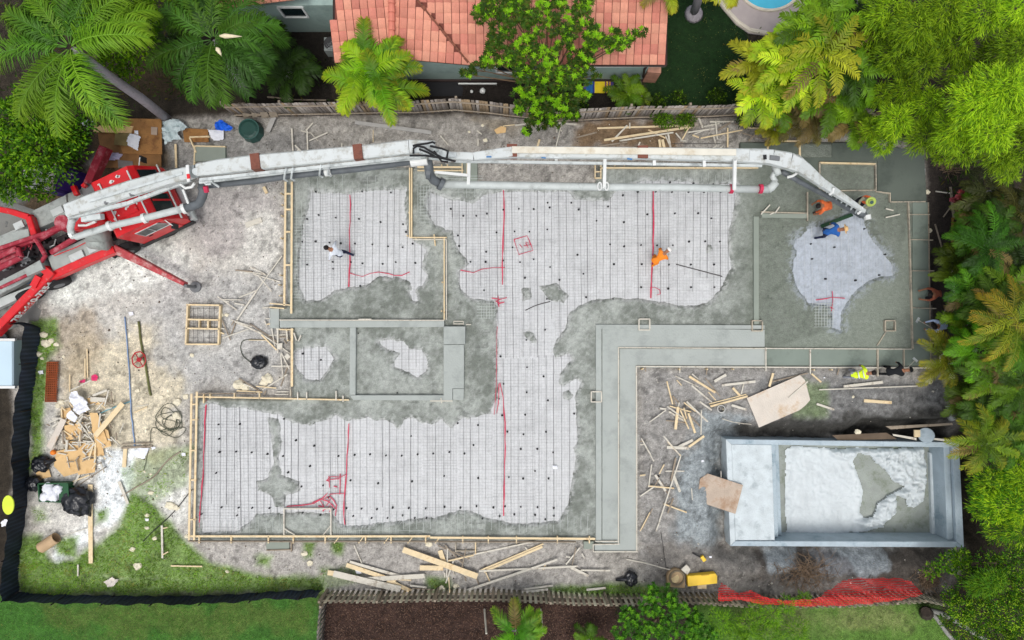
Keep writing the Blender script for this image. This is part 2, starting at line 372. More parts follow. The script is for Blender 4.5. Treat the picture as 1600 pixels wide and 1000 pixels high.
def gz(x, y):
    i = int(round((x + 27) / 54 * (_nx - 1))); j = int(round((y + 17.5) / 35 * (_ny - 1)))
    return float(gZ2[min(max(j, 0), _ny - 1), min(max(i, 0), _nx - 1)])
def gzp(px, py): p = W(px, py); return gz(p.x, p.y)

# ---------------- grass blades ----------------
def build_grass():
    P = []; T = []
    for i, (poly, dn) in enumerate(GRASS):
        A = np.array(Wp(poly)); x0, y0 = A.min(0); x1, y1 = A.max(0)
        x0, x1 = max(x0, -24.5), min(x1, 24.5); y0, y1 = max(y0, -16), min(y1, 16)
        n = int((x1 - x0) * (y1 - y0) * (520 if i in (0, 1, 16) else 420) * dn)
        x = RNG.uniform(x0, x1, n); y = RNG.uniform(y0, y1, n)
        d = sdf(x, y, A) * 36 + 8 * fbm(x * 1.3, y * 1.3, 81 + i, 4, 0.6) - 3
        k = (d > 0) & (RNG.random(n) < sstep(fbm(x * 1.8, y * 1.8, 5 + i) + dn * 0.8, 0.0, 0.7))
        k &= sdf(x, y, SLABW) < -0.1
        P.append(np.stack([x[k], y[k]], -1)); T.append(np.full(k.sum(), i))
    P = np.concatenate(P); T = np.concatenate(T); n = len(P)
    ix = np.clip(np.round((P[:, 0] + 27) / 54 * (_nx - 1)).astype(int), 0, _nx - 1); iy = np.clip(np.round((P[:, 1] + 17.5) / 35 * (_ny - 1)).astype(int), 0, _ny - 1)
    z = gZ2[iy, ix]
    an = RNG.uniform(0, 2 * math.pi, n); weed = ~np.isin(T, (0, 1, 16))
    L = np.where(weed, RNG.uniform(0.07, 0.2, n), RNG.uniform(0.04, 0.09, n)); wd = np.where(weed, 0.014, 0.010) * RNG.uniform(0.7, 1.5, n)
    dx, dy = np.cos(an), np.sin(an); base = np.stack([P[:, 0], P[:, 1], z - 0.01], -1)
    side = np.stack([-dy, dx, np.zeros(n)], -1) * wd[:, None]
    out = np.stack([dx, dy, np.zeros(n)], -1)
    lean = RNG.uniform(0.3, 0.9, n)
    tip = base + out * (L * lean)[:, None] + np.array([0, 0, 1.0]) * (L * np.sqrt(np.maximum(0.1, 1 - lean ** 2)))[:, None]
    V = np.stack([base - side, base + side, tip], 1).reshape(-1, 3); F = np.arange(3 * n).reshape(n, 3)
    pal = {0: (86,140,50), 1: (122,160,70), 16: (28,62,24)}
    C = np.array([RGB(*pal.get(int(t), (126,164,60))) for t in range(len(GRASS))])[T]
    tone = 1 + 0.6 * fbm(P[:, 0] * 0.8, P[:, 1] * 0.8, 3) + .45 * fbm(P[:, 0] * 2.6, P[:, 1] * 2.6, 33) + RNG.uniform(-0.3, 0.4, n)
    C = C * tone[:, None]; yl = RNG.random(n) < 0.06 + .5 * sstep(fbm(P[:, 0] * 1.2, P[:, 1] * 1.2, 35), .1, .6); C[yl & (weed | (RNG.random(n) < .35))] = np.array(RGB(168,170,90))
    np_mesh("grass", V, F, np.repeat(C, 3, 0), attr_mat("grass_blade", 0.6, 0, (), 0, transl=0.3), kind="stuff",
            label="short green grass and weeds round the building site")
build_grass()

# ---------------- plastic vapour barrier over the whole slab ----------------
def build_slab():
    X, Y, F = grid(min(p[0] for p in SLABW), max(p[0] for p in SLABW), min(p[1] for p in SLABW), max(p[1] for p in SLABW), 0.055)
    PX = X * 36 + 800; PY = 500 - Y * 36; d = sdf(X, Y, SLABW)
    n2 = fbm(X * 3, Y * 3, 5); nf = fbm(X * 7, Y * 7, 15, 4, 0.65)
    # sheet
    Z = 0.03 + 0.012 * fbm(X * 1.2, Y * 5, 61) + 0.008 * nf
    C = np.tile(np.array(RGB(194,196,197)), (len(X), 1)) * (1 + 0.06 * fbm(X * 0.6, Y * 0.6, 8) + 0.05 * n2)[:, None]
    r6 = sstep(sdf(PX, PY, [(1200,300),(1420,300),(1420,540),(1200,540)]), -5, 5)
    C = C * (1 - r6[:, None]) + r6[:, None] * np.array(RGB(168,176,186)) * (1 + 0.3 * nf)[:, None]
    C *= (1 - .10 * sstep(fbm(X * .9, Y * .9, 401, 5, .65), .05, .5))[:, None]; C[(nf > 0.52) & (r6 < 0.5)] *= 0.86
    keep = (d > 0.02)[F].all(1); V, F2, C2 = compact(np.stack([X, Y, Z], -1), F[keep], C)
    np_mesh("plastic_sheet", V, F2, C2, attr_mat("vapour_barrier", 0.42, 0.07, (2.5, 14, 40), 0.7, 6, 0.5), smooth=True,
            label="white plastic vapour barrier spread under the steel mesh of the slab", cat="plastic sheet")
    # wet rough concrete
    s1 = np.full(len(X), 1e9)
    for wp in (WH1, WH1b, WH2, WH4, WH5, WH6): s1 = np.minimum(s1, -sdf(PX, PY, wp))
    for bp in BL: s1 = np.maximum(s1, sdf(PX, PY, bp))
    rag = 3.2 * fbm(X * 2.4, Y * 2.4, 40, 5, 0.65) + 2.0 * fbm(X * 8, Y * 8, 44, 3, 0.7)
    m = sstep(s1 + rag, -3, 4.5)
    outer = sstep(d, 0.0, 0.12)
    top = 0.115 + 0.03 * (1 - sstep(s1, 0, 14)) * (0.5 + fbm(X * 4, Y * 4, 333)) + 0.012 * fbm(X * 2, Y * 2, 90) + 0.014 * nf
    Z = -0.02 + m * (top + 0.02)
    Z = np.where(outer < 1, np.minimum(Z, -0.02 + outer * (top + 0.02)), Z)
    base = np.array(RGB(146,151,145)); dk = np.array(RGB(104,110,101)); lt = np.array(RGB(178,183,177))
    mott = fbm(X * 1.1, Y * 1.1, 71, 5, 0.6); fine = fbm(X * 5.5, Y * 5.5, 75, 4, 0.7)
    t = np.clip(0.5 + 1.0 * mott + 0.75 * fine, 0, 1)
    C = dk * (1 - t[:, None]) + lt * t[:, None]; C = 0.75 * C + 0.25 * base
    right = sstep(PX + 14 * mott, 1120, 1200)[:, None]
    C = C * (1 - right) + right * (C * 0.2 + np.array(RGB(108,116,104)) * 0.8 * (1 + 0.12 * fine)[:, None])
    trow = sstep(sdf(PX, PY, [(1345,445),(1400,430),(1418,330),(1418,543),(1200,543),(1290,515),(1325,470)]) + 5 * mott, -4, 6)[:, None]
    C = C * (1 - trow) + trow * np.array(RGB(130,138,127)) * (1 + 0.03 * fine)[:, None]
    rim = (sstep(s1 + rag, -3, 3) * (1 - sstep(s1 + rag, 3, 9)))[:, None]
    C = C * (1 - 0.14 * rim)
    sv = s1 + rag; wide = 1 + 1.2 * (PX > 1200)
    ed = (1 - sstep(sv / wide, 1, 9)) * sstep(fbm(X * 6, Y * 6, 301, 4, 0.75) + .25 * (1 - sstep(sv / wide, 0, 6)), 0.02, 0.22); C = C * (1 - .75 * ed[:, None]) + .75 * ed[:, None] * np.where((PX > 1200)[:, None], np.array(RGB(158,166,172)), np.array(RGB(196,198,196)))
    foot = sstep(fbm(X * 2.6 + 1.5 * fbm(X, Y, 1), Y * 5.2, 311, 3, 0.6), 0.42, 0.55) * sstep(fbm(X * .8, Y * .8, 315), -.1, .3); C = C * (1 - .38 * foot[:, None] * (1 - trow))
    streak = sstep(fbm(X * 1.8, Y * 1.8, 321, 5, 0.75), .22, .5)[:, None]; C = C * (1 - streak * .16)
    film = ((fbm(X * 2.2, Y * 2.2, 99, 4, 0.6) > 0.2) & (s1 > 2))
    keep = ((m > 0.02) & (d > 0.0))[F].any(1) & (d > -0.02)[F].all(1)
    V, F2, C2 = compact(np.stack([X, Y, Z], -1), F[keep], C)
    np_mesh("concrete_floor", V, F2, C2, attr_mat("wet_concrete", 0.62, 0.17, (7, 26, 60), 1.0, 18, 0.5), smooth=True, kind="structure")
build_slab()
# =============== steel mesh, spacers, tape, smooth concrete, formwork ===============
M_steel = mat("dark_steel", RGB(82,80,80), 0.55, 0.2, 6, metal=0.5)
M_wire = mat("grey_wire", RGB(118,116,116), 0.55, 0.25, 3, metal=0.3)
M_wire3 = mat("pale_wire", RGB(186,190,194), 0.6, 0.1, 3)
M_black = mat("black_plastic", RGB(26,27,30), 0.5, 0.1)
M_tape = mat("red_tape", RGB(190,48,80), 0.5, 0.2, 4)
M_smooth = mat("smooth_concrete", RGB(160,166,162), 0.6, 0.05, 1.2, 0.25, 14, dirt=RGB(146,152,148), dirt_amt=0.5, dscale=0.9)
M_smoothd = mat("smooth_dark_concrete", RGB(90,98,90), 0.55, 0.06, 1.0, 0.15, 18, dirt=RGB(76,84,77), dirt_amt=0.4, dscale=0.7)
M_pine = mat("new_pine", RGB(222,202,164), 0.75, 0.12, 3, 0.3, 30, stretch=(1, 1, 1), dirt=RGB(198,170,128), dirt_amt=0.35, dscale=3)
M_wood = mat("grey_wood", RGB(206,201,188), 0.8, 0.1, 4, 0.3, 30, dirt=RGB(160,150,136), dirt_amt=0.4, dscale=4)
M_oldwood = mat("weathered_wood", RGB(150,138,122), 0.85, 0.15, 4, 0.4, 30, dirt=RGB(100,86,70), dirt_amt=0.4, dscale=4)
M_formd = mat("wet_form_wood", RGB(176,166,148), 0.7, 0.15, 4, 0.3, 30, dirt=RGB(128,126,118), dirt_amt=0.6, dscale=3)
WIRE = [  # x0,y0,x1,y1 in px, name words
 (458,290,512,505,"far left strip of the upper left room"),(512,285,566,505,"second strip of the upper left room"),(566,285,620,503,"middle strip of the upper left room"),(620,285,690,503,"right strip of the upper left room beside the stepped board"),
 (652,285,716,370,"corner piece beside the black elbow of the pump pipe"),(700,290,760,505,"strip left of the tall red tape in the big room"),(757,290,812,560,"strip under the small red square in the big room"),(812,288,866,560,"strip near the middle of the big room"),
 (866,288,926,560,"strip above the bend of the grey concrete"),(926,284,990,484,"strip left of the worker in orange"),(990,282,1050,482,"strip where the worker in orange stands"),(1050,282,1110,480,"strip right of the worker in orange"),(1110,284,1160,470,"last strip before the dark concrete on the right"),
 (770,560,836,840,"strip right of the long red tape in the lower room"),(836,555,912,840,"strip next to the grey concrete in the lower room"),
 (310,625,370,838,"far left strip of the lower room"),(370,625,426,838,"second strip of the lower room"),(426,628,490,838,"strip behind the grey splash of concrete"),(490,640,544,838,"strip with the red scribble of tape"),
 (544,645,602,838,"strip right of the red tape in the lower room"),(602,645,660,838,"middle strip of the lower room"),(660,645,716,838,"strip in the right half of the lower room"),(716,645,772,838,"strip left of the long red tape in the lower room"),
 (460,512,545,620,"piece in the small lower left bay"),(560,512,690,615,"piece inside the sunken square bay"),(1230,330,1410,520,"piece around the worker in the blue shirt")]
def strip_clip(fixed, a, b, vert, SG, st=3.0):
    """segments of a line (px) that lie inside the slab"""
    ts = np.arange(a, b + 0.1, st); X = np.full(len(ts), fixed) if vert else ts; Y = ts if vert else np.full(len(ts), fixed)
    k = sdf(X, Y, SG) > 3; segs = []; s0 = None
    for i, kk in enumerate(k):
        if kk and s0 is None: s0 = ts[i]
        if (not kk or i == len(k) - 1) and s0 is not None:
            if ts[i] - s0 > 6: segs.append((s0, ts[i]));
            s0 = None
    return segs
def wires():
    for wi, (x0, y0, x1, y1, where) in enumerate(WIRE):
        rr = random.Random(wi * 7 + 1); mb = MB(); rot = rr.uniform(-0.012, 0.012); wk = rr.uniform(.6, 1.15); fine = rr.choice([4.6, 4.9, 5.2]); cx, cy = (x0 + x1) / 2, (y0 + y1) / 2
        def R(x, y): return (cx + (x - cx) - (y - cy) * rot, cy + (y - cy) + (x - cx) * rot)
        def line(xa, ya, xb, yb, r, z, mi=0):
            L = max(abs(xa - xb), abs(ya - yb)); n = max(2, int(L / 22) + 1); pts = []
            jx, jy = rr.uniform(-.5, .5), rr.uniform(-.5, .5)
            for i in range(n + 1):
                t = i / n; q = R(xa + (xb - xa) * t + jx + rr.uniform(-.28, .28), ya + (yb - ya) * t + jy + rr.uniform(-.28, .28)); pts.append(W(q[0], q[1], z + rr.uniform(-0.004, 0.006)))
            mb.tube(pts, r, 3, mi, cap=False)
        x = x0 + rr.uniform(0, 3)
        while x < x1:
            r = 0.0028 * wk * rr.uniform(0.7, 1.3)
            for s0, s1 in strip_clip(x, y0, y1, True, SLAB): line(x, s0, x, s1, r, 0.072)
            x += fine
        y = y0 + rr.uniform(0, 3)
        while y < y1:
            for s0, s1 in strip_clip(y, x0, x1, False, SLAB): line(s0, y, s1, y, 0.0028 * wk * rr.uniform(0.6, 1.4), 0.066)
            y += fine
        x = x0 + rr.uniform(3, 9)                      # reinforcing bars laid on the mesh
        while x < x1 - 2:
            for s0, s1 in strip_clip(x, y0, y1, True, SLAB):
                if s1 - s0 > 60 and rr.random() < 0.35: s1 -= rr.uniform(20, 60)
                line(x, s0, x, s1, 0.0055 if rr.random() < 0.72 else 0.0085, 0.086, 1)
            x += rr.uniform(10.5, 12.5)
        make("wire_mesh", mb, [M_wire, M_steel] if wi < len(WIRE) - 1 else [M_wire3, M_wire3], label="dark welded steel wire mesh, " + where, cat="wire mesh", group="steel mesh strips over the plastic sheet")
wires()

def spacer_mesh():
    mb = MB(); n = 12
    ring = lambda r, z: [(r * math.cos(2 * math.pi * i / n), r * math.sin(2 * math.pi * i / n), z) for i in range(n)]
    vs = ring(0.05, 0) + ring(0.052, 0.012) + ring(0.036, 0.05) + ring(0.042, 0.095) + ring(0.024, 0.10) + ring(0.02, 0.085)
    fs = [(l * n + i, l * n + (i + 1) % n, (l + 1) * n + (i + 1) % n, (l + 1) * n + i) for l in range(5) for i in range(n)] + [tuple(range(5 * n, 6 * n)), tuple(range(n))[::-1]]
    mb.add(vs, fs); mb.bar((-0.045, 0, 0.1), (0.045, 0, 0.1), 0.014, 0.014); mb.bar((0, -0.045, 0.103), (0, 0.045, 0.103), 0.014, 0.014)
    return mb
DOTS = [((400,200,4.0),[(390,543),(497,560),(642,568),(777,587),(918,601),(287,710),(371,708),(458,716),(528,720),(617,722),(726,727),(824,739),(915,745),(978,722),(319,855),(478,837),(480,880),(592,838),(664,846),(790,849),(872,838),(995,843),(650,987),(374,398),(662,396),(842,402),(936,649),(318,568),(1217,505),(1295,548),(1376,548),(1443,534),(1261,671),(1269,737),(1503,652),(1438,773),(1435,836),(1340,836),(1546,510),(1545,828)]),
 ((800,200,4.0),[(43,504),(136,506),(223,466),(236,496),(371,466),(418,508),(694,420),(601,490),(787,398),(900,397),(1001,400),(1105,399),(1202,400),(1306,400),(989,339),(1135,346),(1257,352),(529,579),(700,588),(847,539),(1019,533),(1165,532),(1247,564),(16,646),(109,647),(221,633),(614,727),(702,739),(808,731),(908,733),(1007,733),(1108,709),(1209,708),(1301,709),(3,745),(135,820),(410,792),(50,838),(238,869),(638,851),(812,851),(982,854),(1119,853),(1264,853),(447,911),(81,936),(297,949),(808,995),(1120,995),(1267,995)]),
 ((800,450,4.0),[(218,68),(464,57),(631,68),(978,4),(207,261),(90,325),(94,496),(198,553),(92,653),(225,703),(83,793),(213,900),(72,916),(389,786)]),
 ((400,450,4.0),[(291,411),(403,450),(1528,428),(1547,600),(1519,693),(1538,797),(1571,899),(1260,846),(1387,858),(968,927),(1359,983),(362,987),(248,953),(173,819),(1425,14),(883,655),(641,283)]),
 ((400,700,3.333),[(58,32),(139,43),(280,95),(166,128),(235,202),(348,196),(242,338),(335,349),(378,256),(69,314),(428,43),(512,37),(593,34),(676,40),(758,41),(841,34),(922,30),(1006,22),(1085,30),(491,170),(635,185),(812,175),(979,147),(1157,158),(1317,153),(470,315),(549,317),(629,320),(711,312),(795,314),(883,316),(981,308),(1064,312),(1148,304),(1236,311),(1297,305),(505,356),(601,366),(684,366),(763,352),(826,366),(887,366),(1179,367),(1268,356),(404,321)]),
 ((800,700,3.333),[(132,6),(214,24),(46,6),(120,121),(58,160),(191,160),(46,308),(133,310),(218,314),(12,347),(120,350),(218,354),(173,373)]),
 ((0,700,3.333),[(1142,22),(1228,20),(1309,24),(1124,131),(1152,310),(1241,312),(1312,313),(1233,352),(1048,345)]),
 ((0,450,4.0),[(1363,854),(1497,851),(1368,944)]),
 ((1200,200,4.0),[(270,724),(417,745),(733,790),(697,919),(549,952),(361,943),(277,818),(604,630),(457,512)])]
def spacers():
    first = None; mb = spacer_mesh()
    for (ox, oy, sc), pts in DOTS:
        for (zx, zy) in pts:
            p = W(ox + zx / sc, oy + zy / sc, 0.1)
            if first is None: o = first = make("mesh_spacer", mb, M_black, label="small round black spacer cup holding up the steel mesh", cat="mesh spacer", group="black spacer cups under the steel mesh")
            else: o = first.copy(); S.collection.objects.link(o)
            o.location = (p.x, p.y, 0.028); o.rotation_euler = (0, 0, random.uniform(0, 3)); s = random.uniform(0.65, 0.95); o.scale = (s, s, 1)
spacers()

def tape(pts, wd, label, z=0.05, mbx=None):
    mb = mbx or MB(); q = []
    for (xa, ya), (xb, yb) in zip(pts[:-1], pts[1:]):
        L = math.hypot(xb - xa, yb - ya); n = max(1, int(L / 12))
        for i in range(n): t = i / n; q.append((xa + (xb - xa) * t + random.uniform(-.5, .5), ya + (yb - ya) * t + random.uniform(-.5, .5)))
    q.append(pts[-1]); P = [W(x, y, z) for x, y in q]; vs = []; fs = []
    for i, p in enumerate(P):
        t = P[min(i + 1, len(P) - 1)] - P[max(i - 1, 0)]; nrm = Vector((-t.y, t.x, 0)).normalized() * wd * .36 * random.uniform(0.5, 1.25)
        dz = Vector((0, 0, random.uniform(0, 0.02))); vs += [p - nrm + dz, p + nrm + dz, p + nrm - Vector((0, 0, 0.012)), p - nrm - Vector((0, 0, 0.012))]
    for i in range(len(P) - 1):
        a_ = 4 * i; fs += [(a_ + j, a_ + 4 + j, a_ + 4 + (j + 1) % 4, a_ + (j + 1) % 4) for j in range(4)]
    mb.add(vs, fs)
    if mbx is None: make("seam_tape", mb, M_tape, label=label, cat="seam tape", group="red tape on the plastic sheet")
tape([(547,304),(548,320),(546,360),(547,400),(545,448)], 0.075, "straight red tape in the upper left room beside the man in white", 0.095)
tape([(545,426),(555,429),(566,432),(578,427),(592,425),(606,427),(616,430),(628,430),(640,425)], 0.05, "wavy red tape crossing the upper left room from side to side", 0.095)
tape([(786,293),(788,320),(787,350),(785,400),(785,445)], 0.075, "tall red tape left of the red square in the big room", 0.095)
tape([(720,422),(740,426),(752,421),(770,418),(789,418)], 0.05, "short wavy red tape joining the tall tape left of the red square", 0.097)
tape([(1021,296),(1021,340),(1020,400),(1018,440),(1017,466)], 0.075, "straight red tape running past the worker in orange", 0.095)
tape([(777,510),(776,560),(776,600),(772,648)], 0.03, "thin red tape along the edge of concrete left of the white plastic", 0.125)
tape([(545,662),(543,700),(541,740),(538,780),(537,806),(539,820)], 0.07, "red tape in the lower room at the right of the scribble", 0.095)
tape([(781,598),(786,620),(789,660),(789,700),(788,760),(787,806)], 0.07, "long red tape down the right of the lower room", 0.097)
tape([(780,600),(779,630),(776,646)], 0.05, "short red tape leaning on the top of the long right tape", 0.097)
tape([(322,626),(320,660),(319,700),(317,745),(313,790),(310,834)], 0.07, "red tape beside the left timber form of the lower room", 0.095)
def scribble(lines, label, wd=0.045, z=0.097):
    mb = MB()
    for l in lines: tape(l, wd, None, z + random.uniform(0, 0.01), mb)
    make("tape_scribble", mb, M_tape, label=label, cat="tape mark", group="red tape marks")
scribble([[(803,374),(824,368),(833,391),(811,398),(803,374)],[(822,380),(826,388),(818,384),(830,382),(821,378)],[(812,382),(816,387)]], "small tilted square of red tape with a scribble inside")
scribble([[(768,466),(782,468),(792,465)],[(774,470),(780,474),(788,472)],[(778,462),(780,480),(776,470),(784,467)]], "small knot of red tape at the head of the lower room", 0.06)
scribble([[(448,791),(470,790),(490,787),(505,778),(512,770)],[(488,786),(500,780),(512,783),(520,790),(515,800)],[(515,772),(540,771)],[(507,780),(515,775),(522,782),(526,790),(524,806)],[(505,798),(512,794),(518,788),(525,795)],[(497,790),(506,792)],[(510,750),(518,744),(532,746),(541,741)],[(514,744),(515,762)],[(531,740),(531,773)],[(515,749),(530,748)],[(510,750),(515,752)],[(521,760),(527,761)],[(500,782),(508,795),(504,799)],[(510,776),(516,782),(510,790)]], "tangled scribble of red tape in the lower room", 0.055)
scribble([[(1275,469),(1290,467),(1300,465),(1320,466)],[(1300,455),(1301,470),(1299,486)],[(1297,480),(1303,483)]], "cross of red tape at the tip of the right hand patch", 0.05)
scribble([[(1016,450),(1022,449),(1031,453),(1032,459),(1026,461)]], "small red hook of tape below the worker in orange", 0.04)

# pale bars half sunk in the concrete near the forms
def pale_bars():
    M = mat("cement_coated_steel", RGB(186,192,188), 0.8, 0.1)
    jobs = [("along the bottom timber form", [(x, random.uniform(796,812), x + random.uniform(-1,1), random.uniform(826,836)) for x in np.arange(405, 925, 10.7) if not (445 < x < 520)]),
            ("along the left timber form of the upper left room", [(x, random.uniform(300,340), x, random.uniform(380,480)) for x in (459,463.5,471)] + [(458,y,484 if y<420 else 470,y) for y in np.arange(340,475,5)]),
            ("under the long pump pipe on the right", [(x, random.uniform(268,276), x, random.uniform(282,288)) for x in np.arange(942, 1150, 11)]),
            ("below the long white boom on the left", [(x, random.uniform(272,290), x, random.uniform(293,304)) for x in np.arange(483, 640, 13)]),
            ("beside the black elbow of the pump pipe", [(x, random.uniform(288,292), x, random.uniform(302,350)) for x in np.arange(653, 672, 4.6)]+[(655,y,672,y) for y in np.arange(292,350,5)]+[(x, 292, x, random.uniform(300,310)) for x in (716,729,741,750)]+[(680,y,755,y) for y in (275,279,292,300)]),
            ("at the left of the lower room beside the form", [(x, random.uniform(808,815), x, 834) for x in np.arange(345,405,9)]+[(512+i*3.1, 826, 512+i*3.1, 838) for i in range(18)]+[(530,y,660,y) for y in (829,834)]),
            ("in the corner behind the raised concrete block", [(x, 470, x, 498) for x in np.arange(752,776,4.2)]+[(745,y,775,y) for y in np.arange(470,500,4.5)]),
            ("under the cross of red tape on the right", [(x,474,x,510) for x in np.arange(1275,1302,4.4)]+[(1272,y,1302,y) for y in np.arange(474,512,4.6)])]
    for where, ls in jobs:
        mb = MB()
        for xa, ya, xb, yb in ls: mb.tube([W(xa, ya, 0.122), W((xa+xb)/2 + random.uniform(-.4,.4), (ya+yb)/2, 0.13), W(xb, yb, 0.122)], 0.009, 4)
        make("sunken_mesh", mb, M, label="pale bars showing through wet concrete " + where, cat="steel bars", group="bars showing through the concrete")
pale_bars()

# ---------------- smooth concrete strips ----------------
def smooth(name, poly, z0, z1, label, m=M_smooth, kind=None, cat="concrete slab", bev=0.012):
    mb = MB(); mb.prism([tuple(W(x, y, z1).xy) for x, y in poly], z0, z1, 0, bev)
    return make(name, mb, m, label=label if kind != "structure" else None, cat=cat if kind != "structure" else None, kind=kind)
smooth("walkway", [(941,512),(1195,515),(1195,542),(967,542),(967,848),(941,848)], -0.05, 0.17, "", kind="structure")
smooth("walkway", [(968,545),(1197,545),(1197,571),(995,571),(995,861),(929,861),(929,850),(968,850)], -0.08, 0.14, "", kind="structure")
smooth("concrete_ledge", [(931,507),(1195,508),(1195,514),(940,514),(940,846),(931,846)], -0.05, 0.21, "long low concrete ledge bending round the outer side of the pale walkway", cat="concrete ledge")
smooth("walkway", [(1198,545),(1426,546),(1426,316),(1450,316),(1454,571),(1198,571)], -0.08, 0.145, "", mat("mid_smooth_concrete", RGB(120,131,122), 0.55, 0.08, 1.0, 0.15, 18, dirt=RGB(98,107,98), dirt_amt=0.5, dscale=0.7), kind="structure")
smooth("patio", [(1157,223),(1250,223),(1250,246),(1300,246),(1300,223),(1345,223),(1444,237),(1448,314),(1393,314),(1391,302),(1371,299),(1371,252),(1279,252),(1279,297),(1250,280),(1200,246),(1157,246)], -0.08, 0.15, "", M_smoothd, kind="structure")
smooth("concrete_curb", [(437,501),(694,501.5),(694,511),(437,512)], 0, 0.30, "long concrete curb above the sunken square bay", cat="concrete curb")
smooth("concrete_curb", [(546.5,511.5),(556,511.5),(555.5,617),(546,617)], 0, 0.29, "upright concrete curb left of the sunken square bay", cat="concrete curb")
smooth("concrete_curb", [(546,617.5),(694,617.5),(694,626),(552,625)], 0, 0.29, "concrete curb below the sunken square bay", cat="concrete curb")
blk = root("concrete_block", W(709, 565, 0), "wide smooth concrete block in two levels right of the sunken square bay", "concrete block")
def pp(poly, z0, z1, m, name, par, bev=0.012):
    mb = MB(); mb.prism([tuple(W(x, y, z1).xy) for x, y in poly], z0, z1, 0, bev); return make(name, mb, m, par)
pp([(693,510),(727,510),(727,538),(693,538)], 0, 0.36, M_smooth, "upper_step", blk)
pp([(693,538.5),(725,538.5),(725,607),(707,607),(707,626),(693,626)], 0, 0.30, M_smooth, "lower_step", blk)
pp([(707.5,607.5),(725,607.5),(724.5,625),(707.5,625)], 0, 0.25, M_smooth, "corner_pad", blk)
smooth("concrete_curb", [(1177.5,338),(1186,338),(1186,506),(1178,506)], 0, 0.22, "tall narrow concrete curb left of the right hand room", mat("mid2", RGB(134,142,132), 0.6, 0.06, 2), cat="concrete curb")
smooth("concrete_curb", [(1190,333),(1262,334),(1262,341),(1190,340)], 0, 0.22, "short concrete curb beside the worker in the orange shirt", MATS["mid2"], cat="concrete curb")
smooth("concrete_pad", [(422,482),(436,482),(436,513),(422,513)], -0.05, 0.2, "small concrete pad left of the long curb", cat="concrete pad")
smooth("concrete_pad", [(724,250),(746,250),(746,284),(724,284)], -0.05, 0.12, "small concrete pad under the boom at the dirt notch", MATS["mid2"], cat="concrete pad")
smooth("concrete_pad", [(304,229),(352,229),(352,250),(304,252)], -0.05, 0.16, "square concrete pad with a timber form under the boom hinge", MATS["mid2"], cat="concrete pad")
smooth("concrete_pad", [(912,846),(928,846),(928,858),(912,858)], -0.05, 0.12, "small concrete pad at the lower left of the walkway end", MATS["mid2"], cat="concrete pad")
smooth("concrete_pad", [(416,846),(452,846),(452,859),(416,859)], -0.05, 0.05, "low concrete pad in a timber frame below the lower left form", MATS["mid2"], cat="concrete pad")

# ---------------- timber formwork ----------------
FG = "timber forms round the slab"
def form(boards, label, m=M_pine, z=0.24, posts=(), postlen=0.3):
    """boards: (x1,y1,x2,y2,width m[,mat]) - one nailed frame = one thing"""
    cx = sum(b[0] + b[2] for b in boards) / len(boards) / 2; cy = sum(b[1] + b[3] for b in boards) / len(boards) / 2
    r = root("timber_form", W(cx, cy, 0), label, "timber form", FG)
    for i, b in enumerate(boards):
        mb = MB(); dz = (i % 3) * 0.006; h = 0.14 if b[4] < 0.075 else 0.04
        p, q = W(b[0], b[1], z), W(b[2], b[3], z); n = max(1, int((q - p).length / 3.6)); rr = random.Random(i)
        p.z = q.z = z - h / 2 + dz; mm = b[5] if len(b) > 5 else m
        pts = [p.lerp(q, k / n) + Vector((rr.uniform(-.01, .01), rr.uniform(-.01, .01), 0)) * (0 < k < n) for k in range(n + 1)]
        for k in range(n): mb.bar(pts[k], pts[k + 1], b[4], h + 0.002 * (k % 2), bev=0.004)
        make("board", mb, mm, r)
    for (x, y) in posts:
        mb = MB(); p = W(x, y, z); mb.bar((p.x, p.y, -0.25), (p.x, p.y, z + 0.03), 0.05, 0.05); make("stake", mb, m, r)
    return r
form([(446,284,444,478,.09),(456,284,455,490,.09)] + [(447,y,456,y,.07) for y in (302.5,327)] + [(446,y,455,y,.07) for y in (362,414)] + [(421,474,456,477,.05),(421,480,444,482,.05)], "tall ladder shaped timber form left of the upper left room", z=0.32, posts=[(439,302),(440,337),(439,372),(438,430),(437,462),(441,320),(436,445)])
form([(643,262,643,371,.06),(640,262,640,371,.05),(640,371,698,371,.05),(645,374,697,374,.04,M_wood),(694,372,694,500,.05),(697.5,374,697.5,500,.04,M_wood),(678,366,680,384,.05)], "stepped timber form between the upper left room and the big room", z=0.30, posts=[(639,332),(636,368),(650,372),(691,441),(690,486)])
form([(652,261,722,261,.08),(722,255,722,272,.05),(730,255,730,275,.05),(652,266,724,266,.04)], "short timber form just below the boom hinge", z=0.28, posts=[(690,258),(699,258)])
form([(938,262,1185,262,.06,M_pine),(930,257,1180,257,.045,M_formd),(930,258,930,278,.05),(939,258,939,278,.05),(930,268,940,268,.05),(930,278,940,278,.05)], "long thin timber form below the boom in the right half", z=0.28, posts=[(961,258),(976,258),(1042,258),(1109,258)])
form([(436,500,694,500.5,.045,M_wood),(560,499,580,499,.06,M_wood)], "thin board on the long curb above the sunken bay", M_wood, z=0.33)
form([(436,515,458,515,.05),(456,513,456,604,.10,M_pine),(454,604,454,620,.06,M_formd),(459,520,463,532,.05,M_wood),(470,524,466,533,.05,M_wood)], "upright timber form left of the small lower bay", z=0.30, posts=[(448,516),(450,532)])
form([(304,620,545,625,.06),(310,615,400,615,.04,M_oldwood),(366,614,366,623,.05),(405,614,405,623,.05),(328,614,328,623,.05),(465,613,465,625,.05,M_wood),(479,613,479,625,.05,M_wood),(525,611,525,626,.05,M_wood),(536,618,536,628,.05,M_wood)], "horizontal timber form along the top of the lower room", z=0.28)
